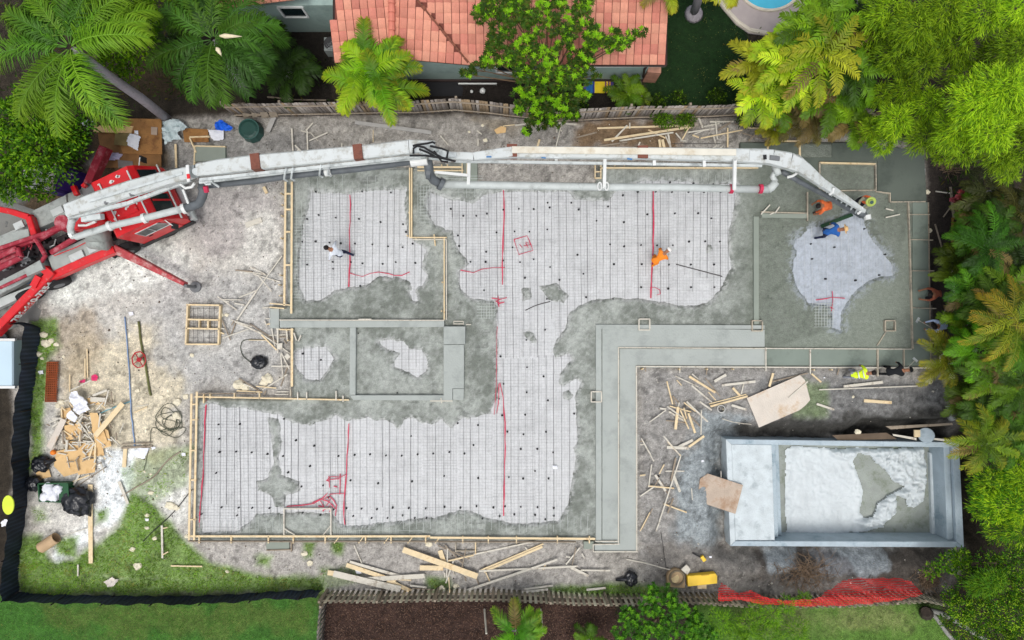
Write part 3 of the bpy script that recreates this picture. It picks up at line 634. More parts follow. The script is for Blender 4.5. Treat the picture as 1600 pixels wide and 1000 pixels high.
form([(299,615,295,844,.09),(307.5,612,303,844,.09),(318,616,318,630,.05)] + [(300,y,308,y,.06) for y in (632,656)] + [(297,y,306,y,.06) for y in (704,750,812)], "double timber form down the left end of the lower room", z=0.30)
form([(294,838,672,838,.085),(672,840,930,842,.09),(294,846,900,847,.04,M_oldwood),(930,846,965,846,.04,M_wood)] + [(x, 838, x, 849, .055) for x in (311,361,419,458,508,571,611,665,723,763,807,871,921)] + [(x, 849, x+7, 840, .04) for x in (522,560,600,637,680)], "long timber form along the bottom of the lower room", z=0.27)
form([(443,795,518,795,.05),(443.5,795,443.5,836,.05),(517,795,517,836,.05),(444,826,460,836,.04),(516,822,503,838,.04)], "pale rectangular timber frame with two braces in the lower room", M_wood, z=0.24)
form([(966.5,543,1425,545.5,.04,M_wood),(966.5,543,966.5,851,.04,M_wood),(928,851,968,850,.04,M_wood)], "thin pale board between the two levels of the walkway", z=0.21)
form([(994.5,572.5,1455,575,.05,M_wood),(994.5,572,995,862,.05,M_wood),(927,862,997,862,.05,M_wood),(927,850,927,862,.04,M_wood)], "outer thin board round the pale walkway and its corner", z=0.20, posts=[(1003,577),(1005,576),(1062,577),(1105,577),(1146,577),(1272,578),(1300,578)])
form([(1420,315,1427,545,.055,M_formd),(1419,335,1453,335,.035,M_formd),(1421,374,1458,375,.035,M_formd),(1424,423,1460,423,.04,M_formd),(1427,481,1463,482,.04,M_formd),(1429,536,1460,536,.04,M_formd)], "long upright board down the right edge with five short side boards", z=0.22)
form([(1451,316,1455,575,.035,M_oldwood)], "thin outer board at the far right edge of the slab", z=0.19)
form([(1197,543,1197,580,.045,M_wood)], "short stick across the walkway at its bend into the dark part", z=0.24)
form([(1266.5,546,1266.5,584,.05,M_wood)], "stick across the walkway above the large plywood sheet", z=0.24)
form([(1372,546,1372,588,.06,M_formd),(1413,546,1413,574,.04,M_formd)], "two sticks across the walkway beside the man in black", z=0.24)
form([(1281,254,1369,256,.07,M_pine),(1281,254,1281,300,.07,M_formd),(1368.5,256,1369,297,.05,M_formd),(1281,298,1369,297,.05,M_formd)], "large rectangular timber frame in the dark patio", M_formd, z=0.24)
form([(1369,299,1391,302,.05,M_formd),(1391,301,1391,315,.05,M_formd),(1391,315.5,1446,315,.05,M_formd)], "stepped thin form along the edge of the dark patio", z=0.21)
form([(1200,220,1250,220,.05,M_pine),(1250,220,1250,248,.07,M_pine),(1200,220,1200,240,.05,M_pine)], "small timber frame at the top of the patio beside the boom", z=0.24)
form([(1190,331,1262,333,.05,M_formd),(1262,300,1262,345,.05,M_formd)], "thin form beside the worker in the orange shirt", z=0.26)
for i, (x, y, s, lb) in enumerate([(1007,507,17,"small square box form at the top of the walkway"),(932,620,16,"small square box form at the left of the walkway"),(1183.5,509,16,"small square box form at the foot of the tall curb"),(1391.5,509,16,"small square box form sunk in the right hand floor")]):
    h = s / 2; mm = M_wood if i < 2 else M_formd
    form([(x-h,y-h,x+h,y-h,.05),(x-h,y+h,x+h,y+h,.05),(x-h,y-h,x-h,y+h,.05),(x+h,y-h,x+h,y+h,.05)], lb, mm, z=0.26)
form([(1385,518,1371,540,.05)], "short slanting board under the box form of the right floor", M_formd, z=0.18)
form([(709,502,724,502,.04),(709,506,724,506,.04),(709,502,709,507,.03),(724,502,724,507,.03),(728,507,736,507,.04)], "tiny frame at the head of the concrete block", M_wood, z=0.2)
form([(672,626.5,707,626.5,.05),(689,622,690,630,.04)], "short pale board under the concrete block corner", M_wood, z=0.32)
form([(296,214,327,213,.06),(296,215,306,238,.06),(304,228,352,229,.05),(304,229,303,258,.05)], "broken timber frame round the small pad below the blue tarp", z=0.2)
form([(274,225,275,262,.09)], "single upright board left of the small pad under the boom", z=0.12)
form([(416,860,456,859,.05),(455,847,455,862,.05)], "small timber frame hanging below the lower left form", M_oldwood, z=0.10)
form([(713,861,745,861,.04,M_formd),(743,846,743,866,.05,M_pine),(712,848,712,862,.05,M_formd)], "small timber frame under the middle of the bottom form", M_oldwood, z=0.10)
# rebar cage in its timber box
bx = root("box_form", W(317, 507, 0), "square timber box holding a dark grid of steel bars", "box form")
for (a_, b_, c_, d_) in ((291,476,345,477),(290,538,341,538),(293,476,290,538),(344,476,341,538),(292,499,343,500),(291,513,343,514),(311,500,311,513),(325,500,325,513)):
    mb = MB(); p, q = W(a_, b_, .2), W(c_, d_, .2); mb.bar((p.x, p.y, .12), (q.x, q.y, .12), .07 if a_ != 311 else .04, .2, bev=.005); make("board", mb, M_pine, bx)
mb = MB()
for x in (302,309,318,327,335): mb.tube([W(x, 480, .15), W(x, 535, .15)], .009, 5)
for y in (482,494,505,517,528): mb.tube([W(297, y, .16), W(340, y, .16)], .009, 5)
make("steel_grid", mb, M_steel, bx)
# =============== swimming pool shell ===============
M_pool = mat("pool_gunite", RGB(172,186,194), 0.75, 0.1, 2, 0.5, 20, dirt=RGB(136,154,164), dirt_amt=0.45, dscale=1.0)
M_poolw = mat("pool_shelf", RGB(194,203,206), 0.75, 0.1, 2.5, 0.4, 20, dirt=RGB(162,172,176), dirt_amt=0.4, dscale=1.6)
M_poolf = mat("pool_floor", RGB(150,156,150), 0.7, 0.15, 3, 0.4, 20, dirt=RGB(118,126,112), dirt_amt=0.5, dscale=1.5)
def px_box(mb, x0, y0, x1, y1, z0, z1, h=None, mi=0, bev=0.0):
    h = z1 if h is None else h; a_ = W(x0, y0, h); b_ = W(x1, y1, h)
    mb.prism([(a_.x, b_.y), (b_.x, b_.y), (b_.x, a_.y), (a_.x, a_.y)], z0, z1, mi, bev)
def px_quad(mb, q, z0, z1, h=0.0, mi=0, bev=0.0): mb.prism([tuple(W(x, y, h).xy) for x, y in q], z0, z1, mi, bev)
pool = root("pool_shell", W(1320, 770, 0), "unfinished rectangular concrete swimming pool shell in a dug pit", "swimming pool")
D = -1.25
mb = MB()
rim_o = [(1134,686),(1498,691),(1506,855),(1141,853)]; rim_i = [(1143,694),(1488,699),(1494,846),(1149,845)]
def ring_poly(o, i, k): k2 = (k + 1) % 4; return [o[k], o[k2], i[k2], i[k]]
for k in range(3):
    px_quad(mb, ring_poly(rim_o, rim_i, k), D, 0.02 + 0.004 * k, 0.0, bev=0.02)
o_wall = make("wall", mb, M_pool, pool)
mb = MB(); px_quad(mb, ring_poly(rim_o, rim_i, 3), D, 0.022, 0.0, bev=0.02); make("wall", mb, M_poolw, pool)
mb = MB(); px_quad(mb, rim_i, D - 0.25, D, 0.0); make("floor", mb, M_poolf, pool)
mb = MB(); px_quad(mb, [(1143.5,694.5),(1206,695.5),(1211,844.5),(1149.5,844.5)], D, -0.03, 0.0, bev=0.01); make("shelf", mb, M_poolw, pool)
mb = MB(); px_quad(mb, [(1206.3,695.5),(1217,695.8),(1222,844.5),(1211.3,844.5)], D, -0.4, 0.0, bev=0.02); make("step", mb, M_pool, pool)
mb = MB(); px_quad(mb, [(1217.3,695.8),(1227,696),(1232,844.5),(1222.3,844.5)], D, -0.75, 0.0, bev=0.02); make("step", mb, M_pool, pool)
mb = MB(); px_quad(mb, [(1478,699.2),(1487.5,699.4),(1493.5,845.5),(1484,845.5)], D, -0.16, 0.0, bev=0.02); make("bench", mb, M_pool, pool)
mb = MB(); q0, q1 = W(1449, 706, D), W(1453, 836, D); q2 = W(1493, 846, 0).x - .05; mb.prism([(q0.x, q0.y), (q1.x, q1.y), (q2, q1.y), (q2 - .15, q0.y)], D, D + .22, 0, .06); make("floor_step", mb, M_poolw, pool)
mb = MB(); mb.tube([W(1447,680,-0.7), W(1447,680,0.02)], 0.30, 20); mb.tube([W(1447,680,0.0), W(1447,680,0.05)], [0.33,0.31], 20); make("skimmer", mb, M_pool, pool)
# crumpled plastic in the pool
def crumple():
    a_ = W(1226, 692, D); b_ = W(1450, 838, D); X, Y, F = grid(a_.x, b_.x, b_.y, a_.y, 0.045)
    k = FPX / (CAMH - D); PX = X * k + 800; PY = 500 - Y * k
    flat = [(1226,700),(1240,696),(1300,700),(1345,703),(1332,720),(1343,745),(1348,770),(1344,800),(1350,812),(1378,816),(1386,824),(1340,832),(1260,838),(1228,836),(1224,780)]
    cr = [(1352,704),(1375,699),(1440,698),(1446,720),(1446,755),(1441,782),(1425,792),(1416,790),(1412,780),(1400,776),(1398,800),(1378,822),(1350,826),(1335,815),(1362,805),(1368,785),(1385,772),(1412,760),(1395,753),(1380,735),(1365,722)]
    top = [(1290,700),(1352,699),(1372,704),(1360,712),(1340,709),(1320,722),(1296,716)]
    s1, s2, s3 = sdf(PX, PY, flat), sdf(PX, PY, cr), sdf(PX, PY, top); rag = 3 * fbm(X * 3, Y * 3, 7)
    m = np.maximum(np.maximum(s1, s2), s3) + rag
    rid = lambda f, sd_: 1 - np.abs(fbm(X * f + 0.5 * fbm(X * 2, Y * 2, 3), Y * f + 0.6 * fbm(X * 2, Y * 2, 4), sd_, 4, 0.55)) * 2.4
    crm = sstep(np.maximum(s2, s3 - 2) + rag, -2, 6); edge = sstep(m, 0, 3) * (1 - sstep(m, 5, 14))
    Z = D + 0.03 + 0.02 * rid(3, 5) + crm * (0.08 + 0.15 * rid(1.6, 9) + 0.10 * rid(4.2, 11)) + edge * 0.05 * rid(3, 12)
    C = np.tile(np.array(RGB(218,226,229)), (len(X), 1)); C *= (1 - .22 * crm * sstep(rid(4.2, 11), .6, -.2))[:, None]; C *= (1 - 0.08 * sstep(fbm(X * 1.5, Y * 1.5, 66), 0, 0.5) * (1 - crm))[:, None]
    keep = (m > 0)[F].all(1); V, F2, C2 = compact(np.stack([X, Y, Z], -1), F[keep], C)
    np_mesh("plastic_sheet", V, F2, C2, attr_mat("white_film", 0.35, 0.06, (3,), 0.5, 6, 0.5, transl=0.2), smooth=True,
            label="crumpled white plastic sheet lying on the pool floor", cat="plastic sheet", off=tuple(W(1330,770,D)))
crumple()

# =============== plywood, cardboard, papers ===============
M_ply = mat("cement_plywood", RGB(205,196,184), 0.8, 0.08, 2, 0.3, 20, dirt=RGB(186,160,130), dirt_amt=0.35, dscale=1.0)
M_ply2 = mat("brown_plywood", RGB(180,164,148), 0.8, 0.12, 2, 0.3, 20, dirt=RGB(158,130,106), dirt_amt=0.5, dscale=1.2)
M_osb = mat("orange_plywood", RGB(150,108,62), 0.8, 0.2, 4, 0.3, 20, dirt=RGB(110,74,42), dirt_amt=0.5, dscale=2)
M_card = mat("cardboard", RGB(212,178,128), 0.85, 0.08, 2, 0.2, 15, dirt=RGB(190,152,100), dirt_amt=0.3, dscale=1.5)
M_paper = mat("white_paper", RGB(224,226,232), 0.6, 0.05, 3, 0.4, 6)
def slab_px(name, poly, hs, thick, m, label, cat, group=None, sub=0):
    """thin rigid sheet; hs = height of each corner"""
    mb = MB(); P = [W(x, y, h) for (x, y), h in zip(poly, hs)]; n = len(P)
    mb.add(P + [p - Vector((0, 0, thick)) for p in P], [tuple(range(n))[::-1] if False else tuple(range(n)), tuple(range(n, 2 * n))[::-1]] + [(i, i + n, (i + 1) % n + n, (i + 1) % n) for i in range(n)])
    return make(name, mb, m, label=label, cat=cat, group=group)
o = slab_px("plywood_sheet", [(1167,622),(1250,586),(1258,594),(1266,625),(1258,634),(1249,641),(1186,668)], [.12,.22,.22,.2,.2,.2,.14], 0.03, M_ply, "pale cement stained plywood sheet lying beside the timber cross stick", "plywood sheet")
mb = MB(); mb.bar(W(1232,622,.23), W(1262,596,.25), .05, .03); make("wood_scrap", mb, M_wood, label="thin pale stick lying on the large plywood sheet", cat="wood scrap")
o = slab_px("plywood_sheet", [(1089,783),(1094,748),(1106,740),(1161,758),(1149,803)], [-.05,.02,.03,.12,.12], 0.03, M_ply2, "brown plywood sheet bridging the dirt and the pool edge", "plywood sheet")
slab_px("plywood_sheet", [(1300,680),(1385,676),(1402,686),(1310,688)], [-.1,-.1,-.1,-.1], 0.03, mat("dkply", RGB(98,84,70), 0.8, 0.2, 2), "dark brown plywood strip over the pit behind the pool", "plywood sheet")
slab_px("plank", [(1384,666),(1488,661),(1489,664),(1392,671)], [-.05]*4, 0.04, M_oldwood, "grey plank across the dark pit behind the pool", "plank")
slab_px("plank", [(1395,678),(1432,684),(1432,688),(1396,681)], [.0,.05,.05,.0], 0.04, M_wood, "pale plank leaning to the left side of the round skimmer", "plank")
slab_px("plank", [(1456,684),(1487,687),(1487,691),(1456,687)], [.08]*4, 0.04, M_wood, "pale plank to the right of the round skimmer", "plank")
slab_px("wood_block", [(1429,672),(1438,672),(1438,683),(1429,683)], [.08]*4, 0.08, M_pine, "small tan block beside the round skimmer", "wood block")
# pallet/plywood pile under the palms
slab_px("plywood_sheet", [(196,185),(252,186),(253,241),(192,240),(180,205)], [.35]*5, .05, M_osb, "large orange brown plywood sheet topmost of the pile under the palm", "plywood sheet")
slab_px("plywood_sheet", [(152,200),(250,200),(252,262),(160,262)], [.25,.28,.28,.25], .05, mat("osb2", RGB(128,92,56), 0.8, 0.2, 3), "dark brown plywood sheet under the others near the red outrigger", "plywood sheet")
slab_px("plywood_sheet", [(147,196),(208,197),(205,208),(146,206)], [.4]*4, .05, M_card, "long tan board on the plywood pile by the white buckets", "plywood sheet")
slab_px("plywood_sheet", [(180,208),(205,208),(198,228),(178,226)], [.42]*4, .04, mat("olive_board", RGB(120,106,66), 0.8, 0.2, 3), "olive board beside the white paper on the plywood pile", "plywood sheet")
slab_px("plywood_sheet", [(236,198),(246,199),(245,211),(236,210)], [.40]*4, .04, mat("greytile", RGB(160,142,126), 0.8, 0.1, 3), "small grey square board on the orange plywood", "board")
slab_px("plywood_sheet", [(184,250),(207,252),(208,262),(185,262)], [.3]*4, .04, mat("greytile2", RGB(116,112,110), 0.8, 0.2, 3), "grey board under the plywood pile beside the truck cab", "board")
slab_px("plywood_sheet", [(285,200),(325,202),(326,222),(288,222)], [.12]*4, .04, M_osb, "brown plywood sheet between the blue tarp and the crumpled plastic", "plywood sheet")
def paper(poly, h, label, m=M_paper, amp=0.05, cat="paper", name="paper_sheet", st=0.03, f=4):
    P = np.array([tuple(W(x, y, h).xy) for x, y in poly]); X, Y, F = grid(P[:, 0].min(), P[:, 0].max(), P[:, 1].min(), P[:, 1].max(), st)
    d = sdf(X, Y, P) + 0.03 * fbm(X * 5, Y * 5, 3); sd_ = int(abs(poly[0][0] * 7 + poly[0][1])) % 997
    Z = h + amp * (1 - np.abs(fbm(X * f, Y * f, sd_, 3)) * 2.5) ; keep = (d > 0)[F].all(1)
    if not keep.any(): return
    V, F2, _ = compact(np.stack([X, Y, Z], -1), F[keep]); c = P.mean(0)
    return np_mesh(name, V, F2, None, m, smooth=True, label=label, cat=cat, off=(c[0], c[1], h))
paper([(203,207),(221,213),(215,236),(195,225)], .42, "white paper sheet lying on the orange plywood pile", amp=.04)
paper([(209,204),(216,204),(216,210),(210,210)], .44, "small white scrap above the paper on the plywood pile", amp=.03)
paper([(325,202),(350,203),(351,219),(335,221),(328,214)], .15, "white sheet of paper under the blue tarp", amp=.04)
M_film2 = mat("clear_film", RGB(190,204,206), 0.35, 0.12, 4, 0.6, 8)
paper([(254,190),(280,186),(297,200),(280,208),(285,218),(265,222),(260,228),(254,215)], .2, "heap of crumpled pale plastic beside the plywood pile", M_film2, .15, "plastic sheet", "plastic_film", .03, 3)
paper([(335,190),(345,186),(366,200),(360,206),(335,203)], .3, "bright blue tarp half hidden under the palm fronds", mat("blue_tarp", RGB(24,96,214), 0.5, 0.15, 3), .08, "tarp", "tarp")
paper([(168,238),(192,240),(188,250),(170,252)], .3, "pale lilac plastic beside the tip of the red outrigger", mat("lilac_film", RGB(176,170,196), 0.4, 0.15, 3), .08, "plastic sheet", "plastic_film", .03, 3)
# debris heap left
for i, (poly, h, lb) in enumerate([
    ([(147,655),(169,673),(174,697),(153,703),(143,672)], .18, "large cardboard sheet at the right side of the scrap heap"),
    ([(100,665),(130,660),(128,680),(104,690)], .16, "cardboard sheet under the white paper in the scrap heap"),
    ([(96,640),(112,636),(108,662),(94,660)], .14, "cardboard piece at the left of the crumpled white sheet"),
    ([(120,720),(150,716),(148,738),(122,742)], .10, "pale cardboard piece at the very bottom of the scrap heap"),
    ([(100,690),(150,688),(150,700),(105,702)], .12, "cardboard strip in the middle of the scrap heap"),
    ([(88,705),(125,697),(135,735),(100,745),(84,728)], .10, "cardboard sheet at the bottom of the scrap heap"),
    ([(136,622),(166,622),(166,632),(138,632)], .2, "short cardboard piece near the top of the scrap heap"),
    ([(140,645),(152,645),(168,690),(150,700)], .22, "narrow cardboard strip in the scrap heap"),
    ([(56,738),(76,732),(80,745),(58,750)], .06, "tan cardboard piece between the two black bags by the fence"),
    ([(120,700),(160,697),(163,712),(122,716)], .15, "cardboard piece below the large sheet of the scrap heap")]):
    slab_px("cardboard_sheet", poly, [h + random.uniform(-.04, .06) for _ in poly], .012, M_card, lb, "cardboard")
paper([(112,612),(122,610),(132,622),(140,628),(142,640),(125,650),(115,640),(110,626)], .32, "big crumpled white sheet on top of the scrap heap", amp=.16, f=2.5)
paper([(105,645),(112,640),(122,652),(118,662),(103,652)], .34, "small flat white card on the scrap heap", amp=.02)
paper([(203,708),(218,699),(235,700),(226,718),(212,716)], .08, "white sheet on the sand right of the scrap heap", amp=.03)
paper([(8,810),(16,812),(14,822),(2,824),(0,815)], .3, "white paper scrap by the black fence under the yellow disc", amp=.02)
paper([(162,908),(176,900),(186,906),(178,916),(168,918)], .10, "white and tan bag lying on the grass near the bottom fence", mat("dirtybag", RGB(214,206,196), 0.6, 0.15, 4), .08, "bag", "bag")
paper([(104,660),(116,660),(128,683),(112,676)], .2, "tan piece of bark paper on the scrap heap", M_card, .04)
# =============== loose lumber ===============
def stick(x1, y1, x2, y2, wd=0.06, z=None, m=None, th=None, label=None, group=None, cat="wood scrap", name="wood_scrap", dz=0.0):
    m = m or random.choice((M_wood, M_wood, M_pine, M_wood, M_oldwood)); th = th or min(0.045, wd * 0.7)
    g1, g2 = gzp(x1, y1), gzp(x2, y2)
    lift = dz + random.uniform(0.0, 0.05); n = 3 if wd < 0.08 else 2; mb = MB()
    p, q = W(x1, y1, max(g1, 0) + th / 2 + 0.03 + lift), W(x2, y2, max(g2, 0) + th / 2 + 0.03 + lift)
    # keep it above the bumps
    mx = max(gz(*(p.lerp(q, t).xy)) - (p.lerp(q, t).z - th / 2) for t in (0, .25, .5, .75, 1)); mx = max(0, mx - 0.02); p.z += mx; q.z += mx
    up = Vector((random.uniform(-.25, .25), random.uniform(-.25, .25), 1)).normalized() if wd < 0.07 else Vector((0, 0, 1))
    mb.bar(p, q, wd, th, up=up, wd2=wd * random.uniform(0.85, 1.05), bev=th * 0.12)
    return make(name, mb, m, label=label, cat=cat, group=group)
def words(x1, y1, x2, y2):
    L = math.hypot(x2 - x1, y2 - y1); a_ = math.degrees(math.atan2(-(y2 - y1), x2 - x1)) % 180
    ln = "tiny" if L < 12 else "short" if L < 25 else "midsize" if L < 50 else "long" if L < 90 else "very long"
    ori = "lying level" if a_ < 15 or a_ > 165 else "rising right" if a_ < 70 else "upright in view" if a_ < 110 else "falling right"
    return ln, ori
def rank(L_):
    for lb in set(l[1] for l in L_):
        g = sorted([l for l in L_ if l[1] == lb], key=lambda l: l[0])
        w_ = {2: ("leftmost", "rightmost"), 3: ("leftmost", "middle", "rightmost"), 4: ("leftmost", "second", "third", "rightmost")}.get(len(g))
        if w_:
            for k, l in zip(w_, g): l[2]["label"] = k + " " + lb
def pile(where, group, lst, ox=0, oy=0, sc=1.0, wd=0.05, m=None, dz=0.0):
    seen = {}; L_ = []
    for it in lst:
        x1, y1, x2, y2 = [ (it[0] / sc + ox), (it[1] / sc + oy), (it[2] / sc + ox), (it[3] / sc + oy) ]
        w_ = it[4] if len(it) > 4 else wd; mm = it[5] if len(it) > 5 else m
        ln, ori = words(x1, y1, x2, y2); mm = mm or random.choice((M_wood, M_wood, M_pine, M_wood, M_oldwood)); tone = {id(M_wood): "pale", id(M_pine): "yellow", id(M_oldwood): "grey"}.get(id(mm), "dark")
        lb = f"{ln} {tone} wood scrap {ori} {where}"; L_.append((x1 + x2, lb, stick(x1, y1, x2, y2, w_, m=mm, label=lb, group=group, dz=dz + 0.012 * (len(seen) % 6)))); seen[len(seen)] = 1
    rank(L_)
K = 1000 / 140.0
pile("left of the ladder shaped form", "wood scraps left of the forms", [(200,300,390,318,.06),(365,262,540,350,.05),(270,310,540,352,.05),(400,345,700,432,.05),(720,140,430,540,.05),(460,370,605,540,.05),(240,605,430,530,.05),(430,540,215,860,.07),(0,595,215,745,.05),(55,630,280,632,.05),(190,670,300,690,.06),(90,650,130,655,.05),(500,722,570,715,.06),(525,865,550,930,.05),(535,840,590,842,.04),(550,905,660,890,.05)], 340, 380, K)
pile("beside the box of steel bars", "wood scraps left of the forms", [(215,0,145,180,.05),(50,0,145,225,.05),(0,85,80,100,.05),(0,125,75,155,.06),(150,0,385,75,.06),(60,200,345,100,.05),(200,20,500,155,.08),(360,40,660,240,.05),(480,150,665,270,.06),(490,165,660,335,.06),(185,10,155,60,.05),(350,225,540,225,.025)], 340, 500, K)
pile("near the small bay", "wood scraps left of the forms", [(560,170,770,165,.05),(670,190,770,190,.05),(672,80,672,370,.07),(600,70,640,290,.05),(770,110,780,235,.07),(680,100,835,100,.06),(740,220,770,265,.05),(655,65,670,140,.05),(720,310,815,380,.05),(600,515,815,515,.06),(705,380,730,640,.05),(710,365,800,545,.05),(790,500,705,740,.05),(780,605,500,780,.06),(240,650,480,800,.05),(260,700,430,770,.05),(430,740,655,760,.05),(215,790,500,805,.06),(660,800,790,800,.05),(640,830,790,830,.05),(540,790,520,830,.06)], 340, 500, K)
for q, lb in (([(434,537),(441,536),(441,546),(434,546)], "small square white offcut above the small lower left bay"), ([(444,557),(449,552),(454,557),(449,563)], "small tilted square offcut left of the small lower left bay")):
    slab_px("wood_offcut", q, [.2]*4, .04, M_wood, lb, "offcut")
pile("left of the pool", "wood scraps in the court beside the pool", [(395,125,650,245,.05),(410,170,465,230,.04),(550,130,840,310,.10),(580,100,650,160,.05),(575,230,800,415,.07),(730,150,895,355,.05),(765,305,845,395,.04),(665,410,800,505,.07),(520,410,755,635,.08),(490,420,620,520,.05),(685,505,680,780,.05),(300,185,365,440,.06),(365,350,440,430,.07),(380,385,390,450,.05),(330,460,570,525,.05),(220,485,290,495,.08),(290,505,105,640,.05),(305,465,490,600,.06),(320,520,500,630,.07),(290,620,510,645,.05),(425,470,395,720,.12),(440,420,400,560,.06),(450,505,545,715,.06),(490,480,520,600,.05),(490,500,680,695,.06),(540,540,615,760,.09),(440,580,520,610,.05),(265,795,440,1000,.06),(15,820,120,1000,.05),(545,915,715,795,.10),(430,915,590,840,.12),(300,920,540,930,.13),(750,20,740,110,.06),(445,25,445,90,.05),(62,20,62,75,.05),(0,855,30,855,.05),(0,890,45,890,.05),(830,185,960,110,.12)], 1000, 570, K, m=None)
pile("beside the long walkway", "wood scraps in the court beside the pool", [(35,0,155,220,.05),(130,255,95,510,.05),(90,495,380,520,.06),(310,0,455,160,.06),(400,180,345,440,.08),(455,160,180,1000,.055),(285,330,495,330,.05),(170,370,285,550,.10),(240,450,325,610,.05),(270,255,215,360,.05),(160,500,0,610,.06),(210,420,165,490,.05),(370,365,445,560,.12),(265,695,520,790,.06),(370,630,310,800,.07),(280,700,340,650,.04),(140,745,20,985,.05),(110,790,0,1000,.04),(575,520,585,650,.04),(0,380,60,370,.06),(905,330,905,400,.03),(180,1000,215,900,.05)], 1000, 690, K)
pile("below the dark walkway", "wood scraps in the court beside the pool", [(1318,604,1379,597,.12,M_wood),(1128,602,1180,596,.1,M_wood),(1162,600,1158,616,.05),(1145,606,1156,618,.1),(1143,633,1166,640,.1,M_wood),(1268,584,1283,597,.07,M_pine),(1204,597,1262,583,.06,M_oldwood),(1276,631,1303,640,.1,M_wood),(1202,604,1208,583,.10,M_pine),(1308,586,1311,576,.05,M_oldwood),(1280,609,1436,603,.05,M_wood)])
stick(1110,635,1168,619,.09,m=M_pine,th=.05,label="pine board reaching from the pipe ring to the plywood sheet",cat="board",name="board")
stick(1108,631,1166,616,.04,m=M_pine,label="thin pine strip lying along the board beside the pipe ring",cat="board",name="board")
stick(1350,626,1393,629,.14,m=M_pine,label="single pine offcut in grey mud below the man in yellow",cat="board",name="board")
# south strip
KS = 1600 / 240.0
big = [(140,440,840,605,.27,M_wood,"wide pale plank topmost of the stack by the slatted fence"),(450,505,1090,465,.21,M_wood,"wide pale plank crossing the stack by the slatted fence"),(275,350,790,520,.19,M_pine,"pine plank at the left of the stack by the slatted fence"),
       (310,320,950,500,.13,M_wood,"narrow plank under the stack by the slatted fence"),(700,510,950,625,.19,M_pine,"short pine plank end sticking out of the stack by the fence"),(80,430,150,440,.22,M_pine,"small pine block at the left end of the plank stack"),
       (865,190,1640,470,.25,M_pine,"long wide plank falling to the right in the bottom strip"),(1040,380,1285,385,.22,M_pine,"short level pine plank left of the crossing scraps"),(1250,200,1290,320,.20,M_pine,"short pine block under the long wide plank")]
for i, (a_, b_, c_, d_, w_, m_, lb) in enumerate(big):
    stick(500 + a_ / KS, 830 + b_ / KS, 500 + c_ / KS, 830 + d_ / KS, w_, m=m_, th=.04, label=lb, cat="plank", name="plank", group="planks in the bottom strip", dz=[.14,.10,.06,.02,.03,.05,.1,.04,.02][i])
pile("under the crossing planks", "wood scraps in the bottom strip", [(355,145,445,355,.05),(1230,150,1560,290,.05),(1300,145,1480,330,.06),(1330,310,1600,250,.07),(1330,180,1320,480,.06),(1520,180,1480,370,.05),(1370,350,1400,460,.05),(1480,330,1520,520,.05),(1390,310,1310,540,.06),(1340,480,1355,670,.05),(1360,370,1545,480,.05),(940,565,1110,585,.08),(960,595,1190,610,.05),(470,600,700,620,.05),(800,500,950,510,.06),(1300,430,1300,480,.05),(0,450,30,440,.06)], 500, 830, KS)
pile("below the bottom form", "wood scraps in the bottom strip", [(0,270,795,100,.07,M_wood),(200,410,860,130,.07,M_pine),(240,420,850,160,.10,M_pine),(190,415,1215,365,.08,M_wood),(65,615,700,400,.10,M_wood),(700,400,1005,295,.09,M_wood),(150,470,190,555,.05),(260,430,300,520,.05),(1240,170,1095,345,.06),(1200,170,1160,350,.05),(1145,375,1330,465,.12,M_wood),(1250,405,1555,410,.07,M_wood),(1260,230,1290,285,.06),(1095,265,1140,270,.06),(660,605,960,565,.08,M_wood),(640,635,910,605,.10,M_wood),(1310,610,1510,590,.09,M_wood),(670,165,690,190,.06),(880,350,860,400,.05)], 720, 830, KS)
# north strip
pile("behind the boom's right half", "wood scraps behind the boom", [(165,202,905,180,.08,M_pine),(220,295,910,190,.10,M_pine),(340,300,760,235,.07,M_wood),(160,345,400,310,.06,M_oldwood),(280,305,400,180,.08,M_wood),(420,160,420,205,.06),(565,215,700,280,.06,M_pine),(720,250,740,360,.08,M_wood),(700,260,740,360,.05),(780,240,830,300,.06),(830,290,880,200,.06),(815,300,860,300,.05),(820,230,830,310,.05),(950,100,990,200,.08,M_wood),(1045,152,1230,150,.07,M_wood),(870,235,1080,205,.06),(910,255,960,275,.06,M_pine),(975,280,1300,215,.06),(1000,190,1120,165,.06),(1090,145,1105,290,.06),(1110,215,1205,160,.08,M_oldwood),(1185,200,1185,350,.07,M_pine),(1075,265,1090,320,.06),(920,250,1010,215,.05),(1270,250,1400,110,.05,M_oldwood),(1330,195,1440,205,.07),(1350,300,1430,220,.08,M_oldwood),(1300,160,1560,140,.05,M_oldwood),(650,290,660,360,.10,M_pine),(675,290,690,360,.12,M_pine),(500,310,480,355,.06),(750,322,1130,322,.02,M_steel),(1060,365,1100,335,.05),(1110,365,1145,345,.05),(0,275,160,235,.06,M_oldwood),(1240,170,1500,180,.05,M_oldwood),(1300,240,1480,290,.05,M_oldwood)], 900, 160, 5.0)
pile("behind the middle boom", "wood scraps behind the boom", [(873,192,905,195,.09,M_wood),(870,182,870,207,.07,M_wood),(877,196,868,232,.05),(843,218,839,232,.09),(805,196,825,193,.07,M_wood),(786,197,804,195,.04),(688,212,700,226,.05),(745,204,753,210,.05),(747,217,747,228,.07,M_wood),(583,203,583,222,.03),(534,224,534,234,.05),(910,180,915,178,.05)])
pile("behind the left boom", "wood scraps behind the boom", [(456,201,458,240,.07,M_wood),(480,204,481,241,.07,M_wood),(478,204,489,192,.06,M_wood),(461,227,474,240,.07,M_wood),(467,232,464,239,.07),(483,220,512,207,.05,M_wood),(484,206,497,220,.04),(470,204,484,208,.04),(424,179,428,190,.06)])
